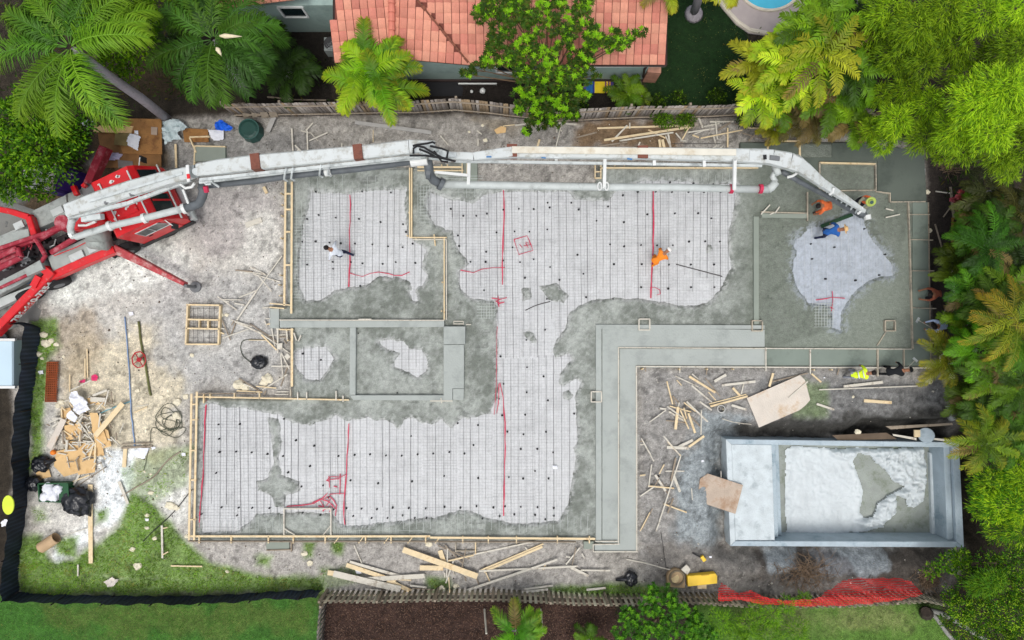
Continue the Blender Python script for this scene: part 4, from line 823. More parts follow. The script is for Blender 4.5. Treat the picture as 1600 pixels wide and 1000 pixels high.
stick(555,191,674,207,.16,m=mat("greyplank",RGB(168,166,162),.8,.1,3),label="long grey plank in the dirt between the yellow palm and the boom",cat="plank",name="plank")
stick(430,178,418,206,.22,m=mat("greyplank",RGB(168,166,162),.8,.1,3),label="grey plank leaning beside the dark green container",cat="plank",name="plank",dz=.1)
slab_px("cardboard_sheet", [(772,203),(783,197),(791,199),(790,207),(776,209)], [.1]*5, .02, M_card, "small cardboard scrap in the dirt behind the boom", "cardboard")
# left debris heap sticks
KD = 1538 / 200.0
heap = [(810,215,980,150,.10),(780,260,960,270,.22),(1000,150,950,340,.06),(1030,170,1040,310,.05),(870,290,960,370,.05),(930,300,850,390,.05),(320,495,430,490,.09),(320,590,410,540,.07),(430,370,440,480,.06),(430,350,480,400,.05),(620,540,660,600,.05),(640,530,820,780,.05),(660,530,780,640,.05),(720,560,800,750,.04),(690,640,640,840,.06),(655,650,650,800,.05),(440,640,460,800,.08),(500,750,490,870,.10),(560,800,640,810,.05),(520,790,600,860,.05),(540,860,620,870,.05),(820,780,760,990,.08),(840,780,835,980,.08),(900,430,880,600,.07),(640,460,740,470,.25),(920,560,960,520,.1),(700,680,760,720,.05),(350,520,380,560,.05),(730,800,820,790,.05),(600,700,640,690,.04),(860,470,960,440,.05),(550,840,560,780,.05),(960,380,1040,360,.06),(980,300,1060,320,.05),(560,700,600,740,.05),(690,760,800,770,.05),(530,310,640,430,.05),(900,930,960,980,.05),(640,950,600,1000,.06),(750,990,690,860,.05)]
for i in range(95):
    x, y = random.gauss(700, 190), random.gauss(640, 230); a_ = random.uniform(0, math.pi); L = random.uniform(40, 150)
    heap.append((x, y, x + L * math.cos(a_), y + L * math.sin(a_), random.uniform(.035, .07)))
pile("in the heap by the fence", "wood scraps in the heap by the black fence", heap, 40, 590, KD, m=None, dz=.1)
stick(149,681,192,630,.22,m=M_pine,label="wide pine plank leaning on the right of the scrap heap",cat="plank",name="plank",dz=.25)
stick(77,700,100,655,.28,m=M_ply,label="wide pale plank at the left of the scrap heap",cat="plank",name="plank",dz=.18)
stick(110,610,142,594,.05,m=M_wood,label="pale stick ending at the pink cloth above the heap",cat="wood scrap",dz=.1)
stick(109,585,109,612,.05,m=M_pine,label="upright stick above the crumpled white sheet",cat="wood scrap",dz=.05)
for (x1,y1,x2,y2,w_,m_,lb) in [(115,758,146,702,.09,M_wood,"long pale board from the green bin up into the heap"),(141,757,142,880,.2,M_pine,"long pine board lying down from the big black bag"),(196,700,194,730,.16,M_pine,"short pine board below the blue pipe"),(186,752,200,787,.14,M_wood,"short wide board on the grass edge beside the track"),(253,821,254,872,.09,M_wood,"upright pale board on the grass"),(267,884,316,885,.06,M_pine,"level pine board on the grass below the forms"),(253,826,262,824,.05,M_pine,"tiny crosspiece at the top of the board on the grass"),(254,867,263,862,.05,M_pine,"tiny crosspiece at the foot of the board on the grass"),(384,352,409,343,.22,M_wood,"short pale block on the dirt left of the ladder form"),(412,292,417,302,.14,M_pine,"small pine block below the boom left of the ladder form"),(136,545,137,590,.05,M_pine,"long upright scrap right of the rusty grate"),(133,560,133,592,.05,M_pine,"second upright scrap right of the rusty grate"),(209,645,230,636,.05,M_pine,"short pine scrap right of the blue pipe"),(214,635,232,632,.04,M_wood,"thin scrap right of the blue pipe"),(165,730,120,760,.04,M_oldwood,"grey stick slanting beside the white sheets"),(122,882,122,900,.07,M_wood,"short upright stick on the grass"),(140,824,95,838,.03,M_wood,"thin white stick joining the cardboard tube"),(100,758,140,742,.06,M_pine,"pine strip below the scrap heap"),(190,700,238,697,.08,M_oldwood,"dark level board at the foot of the blue pipe"),(190,694,238,692,.05,M_oldwood,"second dark board at the foot of the blue pipe")]:
    stick(x1,y1,x2,y2,w_,m=m_,label=lb,cat="board" if w_>.1 else "wood scrap",name="board" if w_>.1 else "wood_scrap")
# sticks in the dark strip on the right
for (x1,y1,x2,y2,w_,m_,lb) in [(1485,292,1490,340,.10,M_oldwood,"upright old board beside the red flowers on the right"),(1489,340,1488,385,.12,mat("mossywood",RGB(120,96,44),.8,.2,3),"mossy board below the old board by the red flowers"),(1461,350,1477,405,.06,M_oldwood,"old stick slanting along the right slab edge"),(1462,299,1485,302,.05,M_wood,"short pale stick near the upper right slab corner"),(1484,405,1492,462,.07,M_wood,"pale stick behind the crouching brown shirted man"),(1474,492,1483,467,.05,M_oldwood,"stick between the two men at the right edge"),(1486,488,1487,520,.07,mat("mossywood",RGB(120,96,44),.8,.2,3),"mossy upright board behind the man in pale blue"),(1474,339,1484,325,.05,M_oldwood,"short dark stick beside the old board"),(1497,462,1505,490,.04,M_oldwood,"thin stick by the palms at the right"),(1468,570,1505,566,.05,M_wood,"pale level stick under the yellow palm"),(1469,556,1469,572,.06,M_wood,"short upright stick under the yellow palm")]:
    stick(x1,y1,x2,y2,w_,m=m_,label=lb)
# rocks
M_rock = mat("limestone", RGB(222,214,190), 0.9, 0.12, 5, 0.6, 15)
RK = [(68,523,.17),(72,537,.2),(80,533,.14),(60,553,.16),(99,557,.08),(215,610,.12),(277,628,.2),(252,620,.1),(290,620,.13),(262,618,.08),(88,538,.12),(66,560,.08),(96,628,.16),(90,634,.12),(100,645,.1),(236,770,.14),(265,790,.2),(275,793,.16),(230,805,.11),(230,825,.1),(242,841,.1),(207,858,.12),(215,885,.17),(355,893,.09),(292,838,.09),(275,650,.18),(347,790,.0),(476,865,.16),(485,880,.14),(373,601,.26),(383,605,.2),(418,592,.24),(412,598,.18),(346,492,.10),(354,492,.10),(1449,300,.12),(1452,360,.12),(1451,593,.2),(1340,675,.14),(1318,700,.0),(690,918,.12),(712,915,.14),(670,850,.15),(758,219,.1),(733,206,.07),(754,196,.07),(300,555,.09),(195,640,.06),(245,775,.05),(226,737,.06),(236,741,.06),(1335,600,.06),(1333,620,.06),(1060,897,.08),(1130,640,.05),(1488,588,.15)]
n_ = 0; RL_ = []
for (x, y, r) in RK:
    if r <= 0: continue
    n_ += 1; mb = MB(); g = gzp(x, y); g = g if abs(g) < .4 else 0
    mb.blob(W(x, y, g + r * .15), (r, r * random.uniform(.7, 1), r * .55), 2, .22, 0, n_, 1, 1.4)
    L = "large" if r > .17 else "medium" if r > .11 else "small"
    side = "near the black fence" if x < 110 else "in the sandy yard" if x < 250 and y < 700 else "on the grass" if x < 300 and y > 700 else "left of the forms" if x < 440 else "below the bottom form" if y > 840 and x < 720 else "behind the boom" if y < 240 else "near the right slab edge" if x > 1440 else "in the court beside the pool"
    lb_ = f"{L} cream limestone rock {side}"; o_ = make("limestone_rock", mb, M_rock, label=f"{L} cream limestone rock {side}", cat="rock", group=f"limestone rocks {side}"); RL_.append((x, lb_, o_))
rank(RL_)
# pebbles and crumbs over the dirt
def pebbles():
    n = 11000; x = RNG.uniform(-21, 19.5, n); y = RNG.uniform(-12, 9, n); PX = x * 36 + 800; PY = 500 - y * 36
    k = (sdf(x, y, SLABW) < -0.2) & (sdf(x, y, POOLW) < -0.2) & (sdf(PX, PY, [(60,480),(170,420),(300,260),(480,190),(1210,190),(1240,250),(1000,250),(1000,575),(1470,600),(1480,680),(1130,690),(1140,860),(1480,880),(1470,920),(500,920),(320,900),(60,800)]) > 0) & (RNG.random(n) < 0.30 + fbm(x, y, 12))
    x, y = x[k], y[k]; n = len(x); z = np.array([gz(a_, b_) for a_, b_ in zip(x, y)]); r = RNG.uniform(.012, .04, n) * (1 + 1.0 * (RNG.random(n) < .06))
    base = np.array([(1,0,0),(0,1,0),(-1,0,0),(0,-1,0),(0,0,.8),(0,0,-.5)], float); fc = np.array([(0,1,4),(1,2,4),(2,3,4),(3,0,4),(1,0,5),(2,1,5),(3,2,5),(0,3,5)])
    V = (base[None] * (RNG.uniform(.6, 1.2, (n, 6, 1))) * r[:, None, None] + np.stack([x, y, z + r * .3], -1)[:, None]); F = (fc[None] + 6 * np.arange(n)[:, None, None]).reshape(-1, 3)
    t = RNG.random(n); C = np.where((t < .4)[:, None], np.array(RGB(205,200,188)), np.where((t < .8)[:, None], np.array(RGB(120,108,96)), np.array(RGB(70,62,54)))); C = C * RNG.uniform(.8, 1.15, (n, 1))
    np_mesh("gravel", V.reshape(-1, 3), F, np.repeat(C, 6, 0), attr_mat("pebble", .9, 0, (), 0), kind="stuff", label="scattered gravel and crumbs of mortar on the dirt")
pebbles()

# =============== bags, bin, tubes and other litter ===============
M_bag = mat("black_bag", RGB(22,24,30), 0.28, 0.2, 4, 0.6, 9, spec=0.6)
def bag(x, y, r, label, seed, neck=None):
    mb = MB(); r = r if isinstance(r, tuple) else (r, r * .95, r * .55)
    mb.blob(W(x, y, r[2] * .75), r, 4, .16, 0, seed, 1, 2.6)
    if neck: mb.tube([W(x, y, r[2] * .8), W((x + neck[0]) / 2, (y + neck[1]) / 2, r[2] * .6), W(neck[0], neck[1], .08)], [r[0] * .6, r[0] * .35, .06], 9)
    return make("rubbish_bag", mb, M_bag, label=label, cat="rubbish bag", smooth=True)
bag(122, 783, (.62, .60, .40), "largest black rubbish bag beside the green bin", 3, (143, 806))
bag(64, 725, (.36, .34, .28), "black rubbish bag by the fence above the green bin", 4, (88, 718))
bag(53, 755, (.34, .32, .26), "round black rubbish bag between the fence and the green bin", 5)
bag(986, 904, (.26, .32, .22), "black rubbish bag on the dirt near the slatted fence", 6, (962, 906))
bag(405, 566, (.34, .28, .2), "crumpled black bag inside the dark curve of the hose", 8)
gb = root("wheelie_bin", W(90, 768, 0), "open dark green bin lying on its side stuffed with white sacks", "bin")
M_green = mat("bin_green", RGB(24,78,44), 0.45, 0.15, 3)
mb = MB(); P0 = [(60,756),(106,755),(108,785),(62,783)]
for i in range(4): mb.bar(W(*P0[i], .45), W(*P0[(i + 1) % 4], .45), .05, .06)
for i in range(4):
    q, q2 = W(*P0[i], .45), W(*P0[(i + 1) % 4], .45); mb.add([q, q2, Vector((q2.x, q2.y, 0)), Vector((q.x, q.y, 0))], [(0, 1, 2, 3)])
mb.bar(W(93, 770, .42), W(107, 770, .42), .8, .05, up=(0, 0, 1)); make("body", mb, M_green, gb)
for (x, y, r) in ((76,763,.26),(84,775,.26),(70,776,.2),(92,764,.22)):
    mb = MB(); mb.blob(W(x, y, .38), (r, r, .18), 3, .2, 0, int(x), 1, 2); make("white_sack", mb, M_paper, gb, smooth=True)
ct = root("storage_tub", W(395, 206, 0), "dark green round tub lying upturned beside the grey plank", "tub")
mb = MB(); p = W(395, 206, 0); mb.tube([p, p + Vector((0, 0, .45)), p + Vector((0, 0, .5))], [.5, .42, .3], 10); make("body", mb, mat("tub_green", RGB(40,72,66), .4, .2, 2), ct)
mb = MB(); mb.tube([p + Vector((.42 * math.cos(t), .42 * math.sin(t), .46)) for t in np.linspace(0, 6.28, 21)], .03, 6); make("rim", mb, mat("tub_rim", RGB(56,90,84), .4, .1, 2), ct)
def open_tube(name, a_, b_, r, m, label, cat, n=16, th=.03):
    mb = MB(); a_, b_ = Vector(a_), Vector(b_); d = (b_ - a_).normalized(); x = d.orthogonal().normalized(); y = d.cross(x); vs = []
    for p, rr in ((a_, r), (b_, r), (b_, r - th), (a_, r - th)):
        for k in range(n): t = 2 * math.pi * k / n; vs.append(p + (x * math.cos(t) + y * math.sin(t)) * rr)
    fs = [(l * n + k, l * n + (k + 1) % n, ((l + 1) % 4) * n + (k + 1) % n, ((l + 1) % 4) * n + k) for l in range(4) for k in range(n)]
    mb.add(vs, fs); return make(name, mb, m, label=label, cat=cat, smooth=False)
open_tube("cardboard_tube", W(64, 856, .25), W(88, 840, .25), .24, mat("tube_card", RGB(186,158,124), .8, .1, 3), "wide open cardboard tube on the grass beside the black fence", "tube")
open_tube("bucket", W(130, 190, .3), W(138, 193, .3), .15, M_paper, "white bucket lying by the dark tree left of the plywood pile", "bucket")
open_tube("bucket", W(142, 193, .28), W(146, 194, .1), .13, mat("bucket_grey", RGB(178,184,190), .5, .1), "greyer second bucket right of the white bucket", "bucket")
open_tube("pipe_ring", W(1127, 639, .0), W(1127, 639, .25), .17, mat("pipe_pvc", RGB(196,196,192), .6, .08), "round open end of a pipe standing in the mud beside the pine board", "pipe", 20)
open_tube("elbow_pipe", W(1488, 655, -.2), W(1478, 632, -.1), .16, mat("pipe_pvc2", RGB(140,144,144), .6, .08), "grey pipe reaching down toward the pit behind the pool", "pipe", 16)
def hose(pts, r, m, label, name="hose", cat="hose", z=.05):
    mb = MB(); P = [W(x, y, 0) for x, y in pts]; Q = []
    for i in range(len(P) - 1):      # catmull
        p0, p1, p2, p3 = P[max(i - 1, 0)], P[i], P[i + 1], P[min(i + 2, len(P) - 1)]
        for k in range(6):
            t = k / 6; Q.append(0.5 * ((2 * p1) + (p2 - p0) * t + (2 * p0 - 5 * p1 + 4 * p2 - p3) * t * t + (3 * p1 - p0 - 3 * p2 + p3) * t ** 3))
    Q.append(P[-1]); Q = [Vector((q.x, q.y, max(gz(q.x, q.y), -0.05 if sdf(np.array([q.x]), np.array([q.y]), SLABW)[0] > 0 else -1) + z)) for q in Q]
    mb.tube(Q, r, 6); return make(name, mb, m, label=label, cat=cat, smooth=True)
M_hose = mat("dark_hose", RGB(70,76,60), .5, .2)
coil = []
for i in range(46): t = i * .75; rx, ry = 20 + 5 * math.sin(i * .7), 14 + 5 * math.cos(i * 1.3); coil.append((268 + 6 * math.sin(i * .4) + rx * math.cos(t) * .8, 656 + 8 * math.sin(i * .31) + ry * math.sin(t)))
coil += [(290,668),(275,684),(240,668),(236,690),(232,710),(225,735)]
hose(coil, .013, M_hose, "tangled dark green hose coil beside the lower left form")
hose([(420,531),(385,531),(377,540),(380,555),(392,566),(400,572)], .018, M_hose, "black hose curving round the crumpled black bag")
hose([(196,495),(199,530),(203,590),(206,640),(209,668),(211,697)], .028, mat("blue_pipe", RGB(120,146,184), .5, .25, 1), "long thin blue pipe lying across the sandy yard", "pipe", "pipe")
hose([(150,650),(165,642),(185,634),(205,627)], .03, mat("teal_pipe", RGB(120,170,180), .5, .15, 1), "short teal pipe meeting the long blue pipe", "pipe", "pipe")
hose([(217,502),(221,530),(227,565),(233,600),(237,618)], .05, mat("olive_pole", RGB(98,100,58), .6, .2, 1), "olive green pole lying right of the long blue pipe", "pole", "pole")
hose([(300,765),(272,800),(240,830),(225,845)], .02, M_black, "thin black cable on the track beside the grass", "cable", "cable")
hose([(283,705),(262,720),(240,745),(215,760),(190,775)], .03, M_oldwood, "weathered branch lying on the worn track", "branch", "branch")
hose([(978,873),(1010,880),(1050,890)], .03, M_wood, "long thin branch left of the tan concrete ring", "branch", "branch")
hose([(1032,830),(1038,868),(1040,890)], .012, M_black, "thin dark wire above the tan concrete ring", "cable", "cable")
hose([(1128,654),(1150,661),(1178,665)], .02, M_wood, "thin white rod in the mud right of the pipe ring", "rod", "rod")
hose([(821,485),(838,477),(860,471)], .02, M_steel, "dark bent steel bar on the white sheet in the big room", "steel_bar", "steel bar", .09)
hose([(1056,413),(1090,422),(1128,432)], .022, M_steel, "dark slanting steel bar right of the worker in orange", "steel_bar", "steel bar", .1)
# rusty grate
gr = MB(); 
for x in np.arange(74, 92, 3.0): gr.bar(W(x, 566, .12), W(x - 3, 628, .12), .05, .03)
for y in np.arange(566, 630, 3.6): gr.bar(W(74 - (y-566)/20, y, .14), W(92 - (y-566)/20, y, .14), .05, .03)
make("rusty_grate", gr, mat("rust", RGB(128,62,30), .85, .3, 6), label="rusty brown steel grate lying on the grass edge by the black fence", cat="grate")
# red frame tool
rf = MB(); M_redp = mat("red_paint", RGB(178,34,46), .45, .2, 4)
cx_, cy_ = 217, 562
for k in range(8):
    a1, a2 = k * math.pi / 4 + .2, (k + 1) * math.pi / 4 + .2; rf.tube([W(cx_ + 11 * math.cos(a1), cy_ + 13 * math.sin(a1), .25), W(cx_ + 11 * math.cos(a2), cy_ + 13 * math.sin(a2), .25)], .025, 5)
    if k % 2: rf.tube([W(cx_, cy_, .25), W(cx_ + 11 * math.cos(a1), cy_ + 13 * math.sin(a1), .25)], .02, 5)
rf.tube([W(cx_, cy_, .05), W(cx_, cy_, .4)], .10, 8)
make("trowel_machine", rf, M_redp, label="red ringed power trowel standing on the sand between the two long pipes", cat="power trowel")
M_pink = mat("pink_cloth", RGB(214,60,110), .8, .2, 3)
paper([(143,585),(152,585),(153,596),(144,596)], .1, "bright pink cloth knot on the sand above the scrap heap", M_pink, .08, "cloth", "cloth")
paper([(123,595),(134,592),(134,598),(124,600)], .1, "small pink cloth scrap left of the bright pink knot", M_pink, .05, "cloth", "cloth")
mb = MB(); mb.blob(W(83, 707, .15), .12, 2, .1, 0, 2); make("ball", mb, mat("orange_ball", RGB(236,130,44), .5, .1), label="small orange ball at the lower left of the scrap heap", cat="ball", smooth=True)
# yellow box, tan ring, drill
yb = root("yellow_case", W(1097, 907, 0), "long yellow plastic case lying on a board beside the tan ring", "case")
M_yel = mat("yellow_plastic", RGB(236,196,58), .45, .12, 2)
mb = MB(); px_quad(mb, [(1074,900),(1118,896),(1121,900),(1121,912),(1075,917)], .05, .32, .32, 0, .03); make("body", mb, M_yel, yb)
mb = MB(); mb.bar(W(1096,899,.34), W(1108,898,.34), .04, .03); make("handle", mb, mat("yel_dk", RGB(190,150,40), .5), yb)
slab_px("board", [(1090,912),(1104,911),(1104,920),(1090,920)], [.06]*4, .04, M_pine, "small tan board under the yellow case", "board")
tr_ = root("barrow_tray", W(1057, 905, 0), "round topped tan bucket tray caked in cement beside the yellow case", "tub")
M_tan = mat("cement_tan", RGB(168,144,112), .85, .2, 3, .4, 15)
mb = MB(); mb.prism([tuple(W(1057 + 14 * math.cos(t), 904 + 14 * math.sin(t), .3).xy) for t in np.linspace(math.pi, 2 * math.pi, 12)] + [tuple(W(1071, 920, .3).xy), tuple(W(1043, 918, .3).xy)], 0, .24, 0, .02); make("body", mb, M_tan, tr_)
mb = MB(); mb.tube([W(1058 + 11 * math.cos(t), 903 + 11 * math.sin(t), .28) for t in np.linspace(0, 2 * math.pi, 25)], .045, 6); make("rim", mb, mat("cement_rim", RGB(120,108,88), .85, .2), tr_)
mb = MB(); mb.tube([W(1054, 903, .2), W(1054, 903, .26)], .2, 14); make("inside", mb, mat("sandfill", RGB(206,184,140), .9, .2, 6, .5), tr_)
slab_px("board", [(1064,890),(1073,882),(1079,890),(1074,898)], [.28]*4, .05, M_wood, "small pale board tipped against the tan tray", "board")
dr = root("nail_gun", W(1099, 872, 0), "small yellow power tool on the grey mud", "power tool")
mb = MB(); mb.bar(W(1096,869,.12), W(1101,876,.12), .16, .14, bev=.02); make("body", mb, M_yel, dr)
mb = MB(); mb.tube([W(1095,871,.1), W(1082,864,.08)], .03, 6); make("nozzle", mb, M_black, dr)
# little white litter
for i, (x, y, s) in enumerate([(218,706,0),(190,706,0),(230,812,.1),(287,710,.12),(64,582,.12),(205,490,.13),(343,437,.0),(165,820,0),(560,893,.15),(1098,720,.08),(1110,870,.08),(1245,722,0),(1215,705,0),(1440,900,0),(240,700,.1),(210,710,0),(1452,448,0),(867,730,.12),(1288,590,.06),(1257,590,0)]):
    if s <= 0: continue
    h = .13 if 300 < x < 930 and 300 < y < 840 else .06
    paper([(x - s*36, y - s*20), (x + s*30, y - s*26), (x + s*36, y + s*22), (x - s*26, y + s*30)], h, "tiny white paper scrap " + ["","","on the grass","at the edge of the lower form","near the rusty grate","above the long blue pipe","","","beside the plank stack","in the court","near the yellow tool","","","","left of the lower form","","","on the mesh of the lower room","under the patio"][i], amp=.02, st=.02)
# =============== concrete pump truck with its boom ===============
M_red = mat("truck_red", RGB(204,20,30), .38, .12, 3, dirt=RGB(176,120,112), dirt_amt=.12, dscale=5, spec=.5)
M_dred = mat("truck_dusty_red", RGB(150,40,56), .55, .18, 3, dirt=RGB(176,110,116), dirt_amt=.4, dscale=3)
M_dark = mat("chassis_dark", RGB(40,32,34), .6, .3, 4)
M_deck = mat("checker_deck", RGB(158,164,160), .6, .1, 3, .4, 40, dirt=RGB(126,130,126), dirt_amt=.4, dscale=2)
M_wht = mat("boom_white", RGB(198,203,202), .4, .05, 2, dirt=RGB(164,164,156), dirt_amt=.5, dscale=3.2, spec=.5, bump=.15, bscale=8)
M_wht2 = mat("boom_grey_side", RGB(196,202,202), .5, .08, 3, dirt=RGB(150,156,156), dirt_amt=.5, dscale=2)
M_pipe = mat("pipe_grey", RGB(186,192,190), .5, .1, 3, dirt=RGB(150,154,152), dirt_amt=.3)
M_dpipe = mat("rubber_dark", RGB(92,97,101), .5, .2, 3, dirt=RGB(104,108,110), dirt_amt=.3)
M_glass = mat("dark_glass", RGB(26,40,42), .12, .1, 2, spec=.8)
M_rusty = mat("rust_band", RGB(122,76,62), .8, .25, 6, dirt=RGB(86,54,48), dirt_amt=.4, dscale=6)
M_tyre = mat("tyre", RGB(34,34,36), .8, .2, 5)
M_white = mat("white_paint", RGB(214,216,214), .45, .05, 3)
M_foot = mat("hub_grey", RGB(110,112,114), .6, .1)
tk = root("pump_truck", W(120, 380, 0), "red concrete pump truck with a long white folding boom reaching over the slab", "pump truck")
def P(name, mb, m, parent=tk, smooth=False): return make(name, mb, m, parent, smooth=smooth)
def pxbar(mb, p, hp, q, hq, wd, ht, **k): mb.bar(W(p[0], p[1], hp), W(q[0], q[1], hq), wd, ht, **k)
def pxprism(mb, poly, h, z0, mi=0, bev=.0): mb.prism([tuple(W(x, y, h).xy) for x, y in poly], z0, h, mi, bev)
# chassis
A = math.radians(25.5); U = Vector((math.cos(A), math.sin(A), 0)); V_ = Vector((-math.sin(A), math.cos(A), 0))
CAB = W(222, 330, 2.9) - U * .34 + V_ * .68; CAB.z = 0                      # centre of the cab roof brought down to the ground
def L(s, t, z): return CAB + U * s + V_ * t + Vector((0, 0, z))
def lbox(mb, s0, s1, t0, t1, z0, z1, mi=0, bev=.0, taper=0):
    mb.prism([tuple(L(s, t, 0).xy) for s, t in ((s0, t0), (s1, t0 + taper), (s1, t1 - taper), (s0, t1))], z0, z1, mi, bev)
mb = MB(); lbox(mb, -9.5, .9, -.45, .45, .55, .95); P("chassis", mb, M_dark)
# wheels
for (s, t) in ((-.1, .98), (-.1, -.98), (-5.2, .98), (-5.2, -.98), (-6.5, .98), (-6.5, -.98), (-1.9, .98), (-1.9, -.98)):
    mb = MB(); mb.tube([L(s, t - .16, .52), L(s, t - .12, .52), L(s, t + .12, .52), L(s, t + .16, .52)], [.46, .52, .52, .46], 20); w_ = P("wheel", mb, M_tyre)
    mb = MB(); sg = 1 if t > 0 else -1; mb.tube([L(s, t + sg * .1, .52), L(s, t + sg * .175, .52)], [.28, .22], 14); make("rim", mb, M_foot, w_)
# cab
cabm = MB()
prof = [(-1.05, .75), (1.12, .75), (1.22, 1.25), (1.12, 1.75), (.72, 2.72), (.55, 2.9), (-.95, 2.9), (-1.05, 2.8)]
vs = [L(s, t, z) for t in (-1.18, 1.18) for s, z in prof]; n = len(prof)
cabm.add(vs, [tuple(range(n)), tuple(range(n, 2 * n))[::-1]] + [(i, i + n, (i + 1) % n + n, (i + 1) % n) for i in range(n)])
cab = P("cab", cabm, M_red)
mb = MB(); mb.add([L(1.13, -1.02, 1.80), L(1.13, 1.02, 1.80), L(.765, .98, 2.66), L(.765, -.98, 2.66), L(1.10, -1.02, 1.79), L(1.10, 1.02, 1.79), L(.735, .98, 2.65), L(.735, -.98, 2.65)], [(0,1,2,3),(7,6,5,4),(0,4,5,1),(1,5,6,2),(2,6,7,3),(3,7,4,0)]); make("windscreen", mb, M_glass, cab)
mb = MB(); mb.bar(L(.80, -.35, 2.62), L(1.14, -.35, 1.78), .07, .03); mb.bar(L(.8, .0, 2.62), L(1.14, .0, 1.78), .10, .03); make("windscreen_post", mb, M_red, cab)
for sg in (-1, 1):
    d_ = MB(); d_.bar(L(-.55, sg * 1.19, 1.65), L(.78, sg * 1.19, 1.65), .035, 1.75, bev=.01); door = make("door", d_, M_red, cab)
    f_ = MB(); zz = 2.12
    for a_, b_ in (((-.45, 1.72), (.72, 1.72)), ((-.45, 2.5), (.5, 2.5)), ((-.45, 1.7), (-.45, 2.52)), ((.72, 1.7), (.5, 2.52)), ((.05,1.72),(.05,2.5))):
        f_.bar(L(a_[0], sg * 1.215, a_[1]), L(b_[0], sg * 1.215, b_[1]), .03, .05, up=V_)
    make("window_frame", f_, M_pipe, door)
    g_ = MB(); g_.bar(L(-.42, sg * 1.205, 2.11), L(.58, sg * 1.205, 2.11), .02, .74); make("window", g_, M_glass, door)
    h_ = MB(); h_.bar(L(-.42, sg * 1.22, 1.5), L(-.25, sg * 1.22, 1.5), .04, .04); make("handle", h_, M_black, door)
    m_ = MB(); m_.tube([L(.8, sg * 1.2, 2.4), L(.95, sg * 1.5, 2.35), L(.95, sg * 1.5, 1.9)], .02, 6); mir = make("mirror_arm", m_, M_white, cab)
    m_ = MB(); m_.bar(L(.93, sg * 1.5, 2.3), L(.93, sg * 1.5, 1.85), .22, .08); make("mirror", m_, M_black, cab)
mb = MB(); lbox(mb, -.55, .25, -.62, .62, 2.9, 2.98, 0, .03); make("roof_hatch", mb, M_red, cab)
mb = MB()
rs = random.Random(5)
for i in range(30):
    s, t = rs.uniform(-.85, .45), rs.uniform(-1.05, 1.05); r = rs.uniform(.03, .085); zt = 2.985 if -.52 < s < .22 and abs(t) < .6 else 2.904
    mb.prism([tuple(L(s + r * math.cos(a_) * rs.uniform(.5, 1.3), t + r * math.sin(a_) * rs.uniform(.5, 1.3), 0).xy) for a_ in np.linspace(0, 5.6, 8)], zt - .006, zt + .002)
make("splash_mark", mb, M_white, cab)
mb = MB(); mb.tube([L(-.7, -1.0, 2.94), L(-.7, 1.0, 2.94)], .03, 6); mb.tube([L(.5, -1.0, 2.93), L(.5, 1.0, 2.93)], .035, 6); make("roof_rail", mb, M_white, cab)
mb = MB(); mb.bar(L(1.22, -1.2, 1.76), L(1.22, 1.2, 1.76), .05, .07); mb.bar(L(1.26, -1.15, .7), L(1.26, 1.15, .7), .25, .34, bev=.05); P("bumper", mb, M_pipe)
for t in (-.85, .85):
    mb = MB(); mb.tube([L(1.20, t, .98), L(1.28, t, .98)], .13, 12); P("headlight", mb, M_white)
mb = MB(); lbox(mb, -1.25, 1.2, -1.22, -1.16, .45, .8); lbox(mb, -1.25, 1.2, 1.16, 1.22, .45, .8); P("step", mb, M_black)
# the second red housing beside the boom, top of the cab
mb = MB(); pxprism(mb, [(156,294),(199,275),(206,284),(207,290),(160,300)], 2.6, 1.6, 0, .05); P("engine_cover", mb, M_red)
# decks, boxes
for poly, h, z0, nm, m_ in (([(74,401),(158,360),(176,383),(83,425)], 1.25, .9, "deck", M_deck), ([(47,331),(103,304),(106,336),(57,358)], 1.3, .9, "deck", M_deck), ([(103,303),(160,284),(150,296),(106,318)], 1.2, .9, "deck", M_deck),
    ([(-60,394),(42,350),(50,360),(50,372),(-60,420)], 1.0, .7, "deck", M_deck), ([(-60,470),(60,408),(68,424),(-60,492)], 1.0, .7, "deck", M_deck), ([(-60,488),(85,432),(88,440),(-60,508)], .5, .2, "fender", M_pipe),
    ([(17,363),(44,357),(46,371),(22,377)], 1.6, 1.0, "tool_box", M_deck), ([(37,420),(62,406),(68,420),(42,432)], 1.6, 1.0, "tool_box", M_deck)):
    mb = MB(); pxprism(mb, poly, h, z0, 0, .02); P(nm, mb, m_)
# lower left drums (valves)
for (x, y, r, m_) in ((31,432,.30,mat("blue_steel",RGB(96,122,150),.5,.3,3)),(9,438,.28,M_foot)):
    mb = MB(); p = W(x, y, .9); mb.tube([p + Vector((0,0,-.5)), p, p + Vector((0,0,.02))], [r, r, r * .85], 18); mb.tube([p, p + Vector((0,0,.08))], [r * .5, r * .3], 12); P("valve_drum", mb, m_)
# red frame tubes
for (a_, b_, w_, h_) in (((0,397),(57,372),.22,1.7),((-10,418),(30,396),.22,1.6),((0,374+14),(108,352),.16,1.9),((55,376),(112,345),.24,1.8),((80,395),(118,372),.20,1.7),((0,450),(55,424),.12,1.4),((55,424),(72,398),.14,1.5),((-10,405),(28,388),.2,1.9),((28,388),(33,402),.2,1.9),((33,402),(-10,424),.2,1.9)):
    mb = MB(); pxbar(mb, a_, h_, b_, h_, w_, w_, bev=w_ * .2); P("frame_tube", mb, M_dred)
mb = MB(); mb.tube([W(56,374,2.0), W(63,385,2.05), W(70,398,2.0)], .09, 8); P("cross_beam", mb, M_dred)
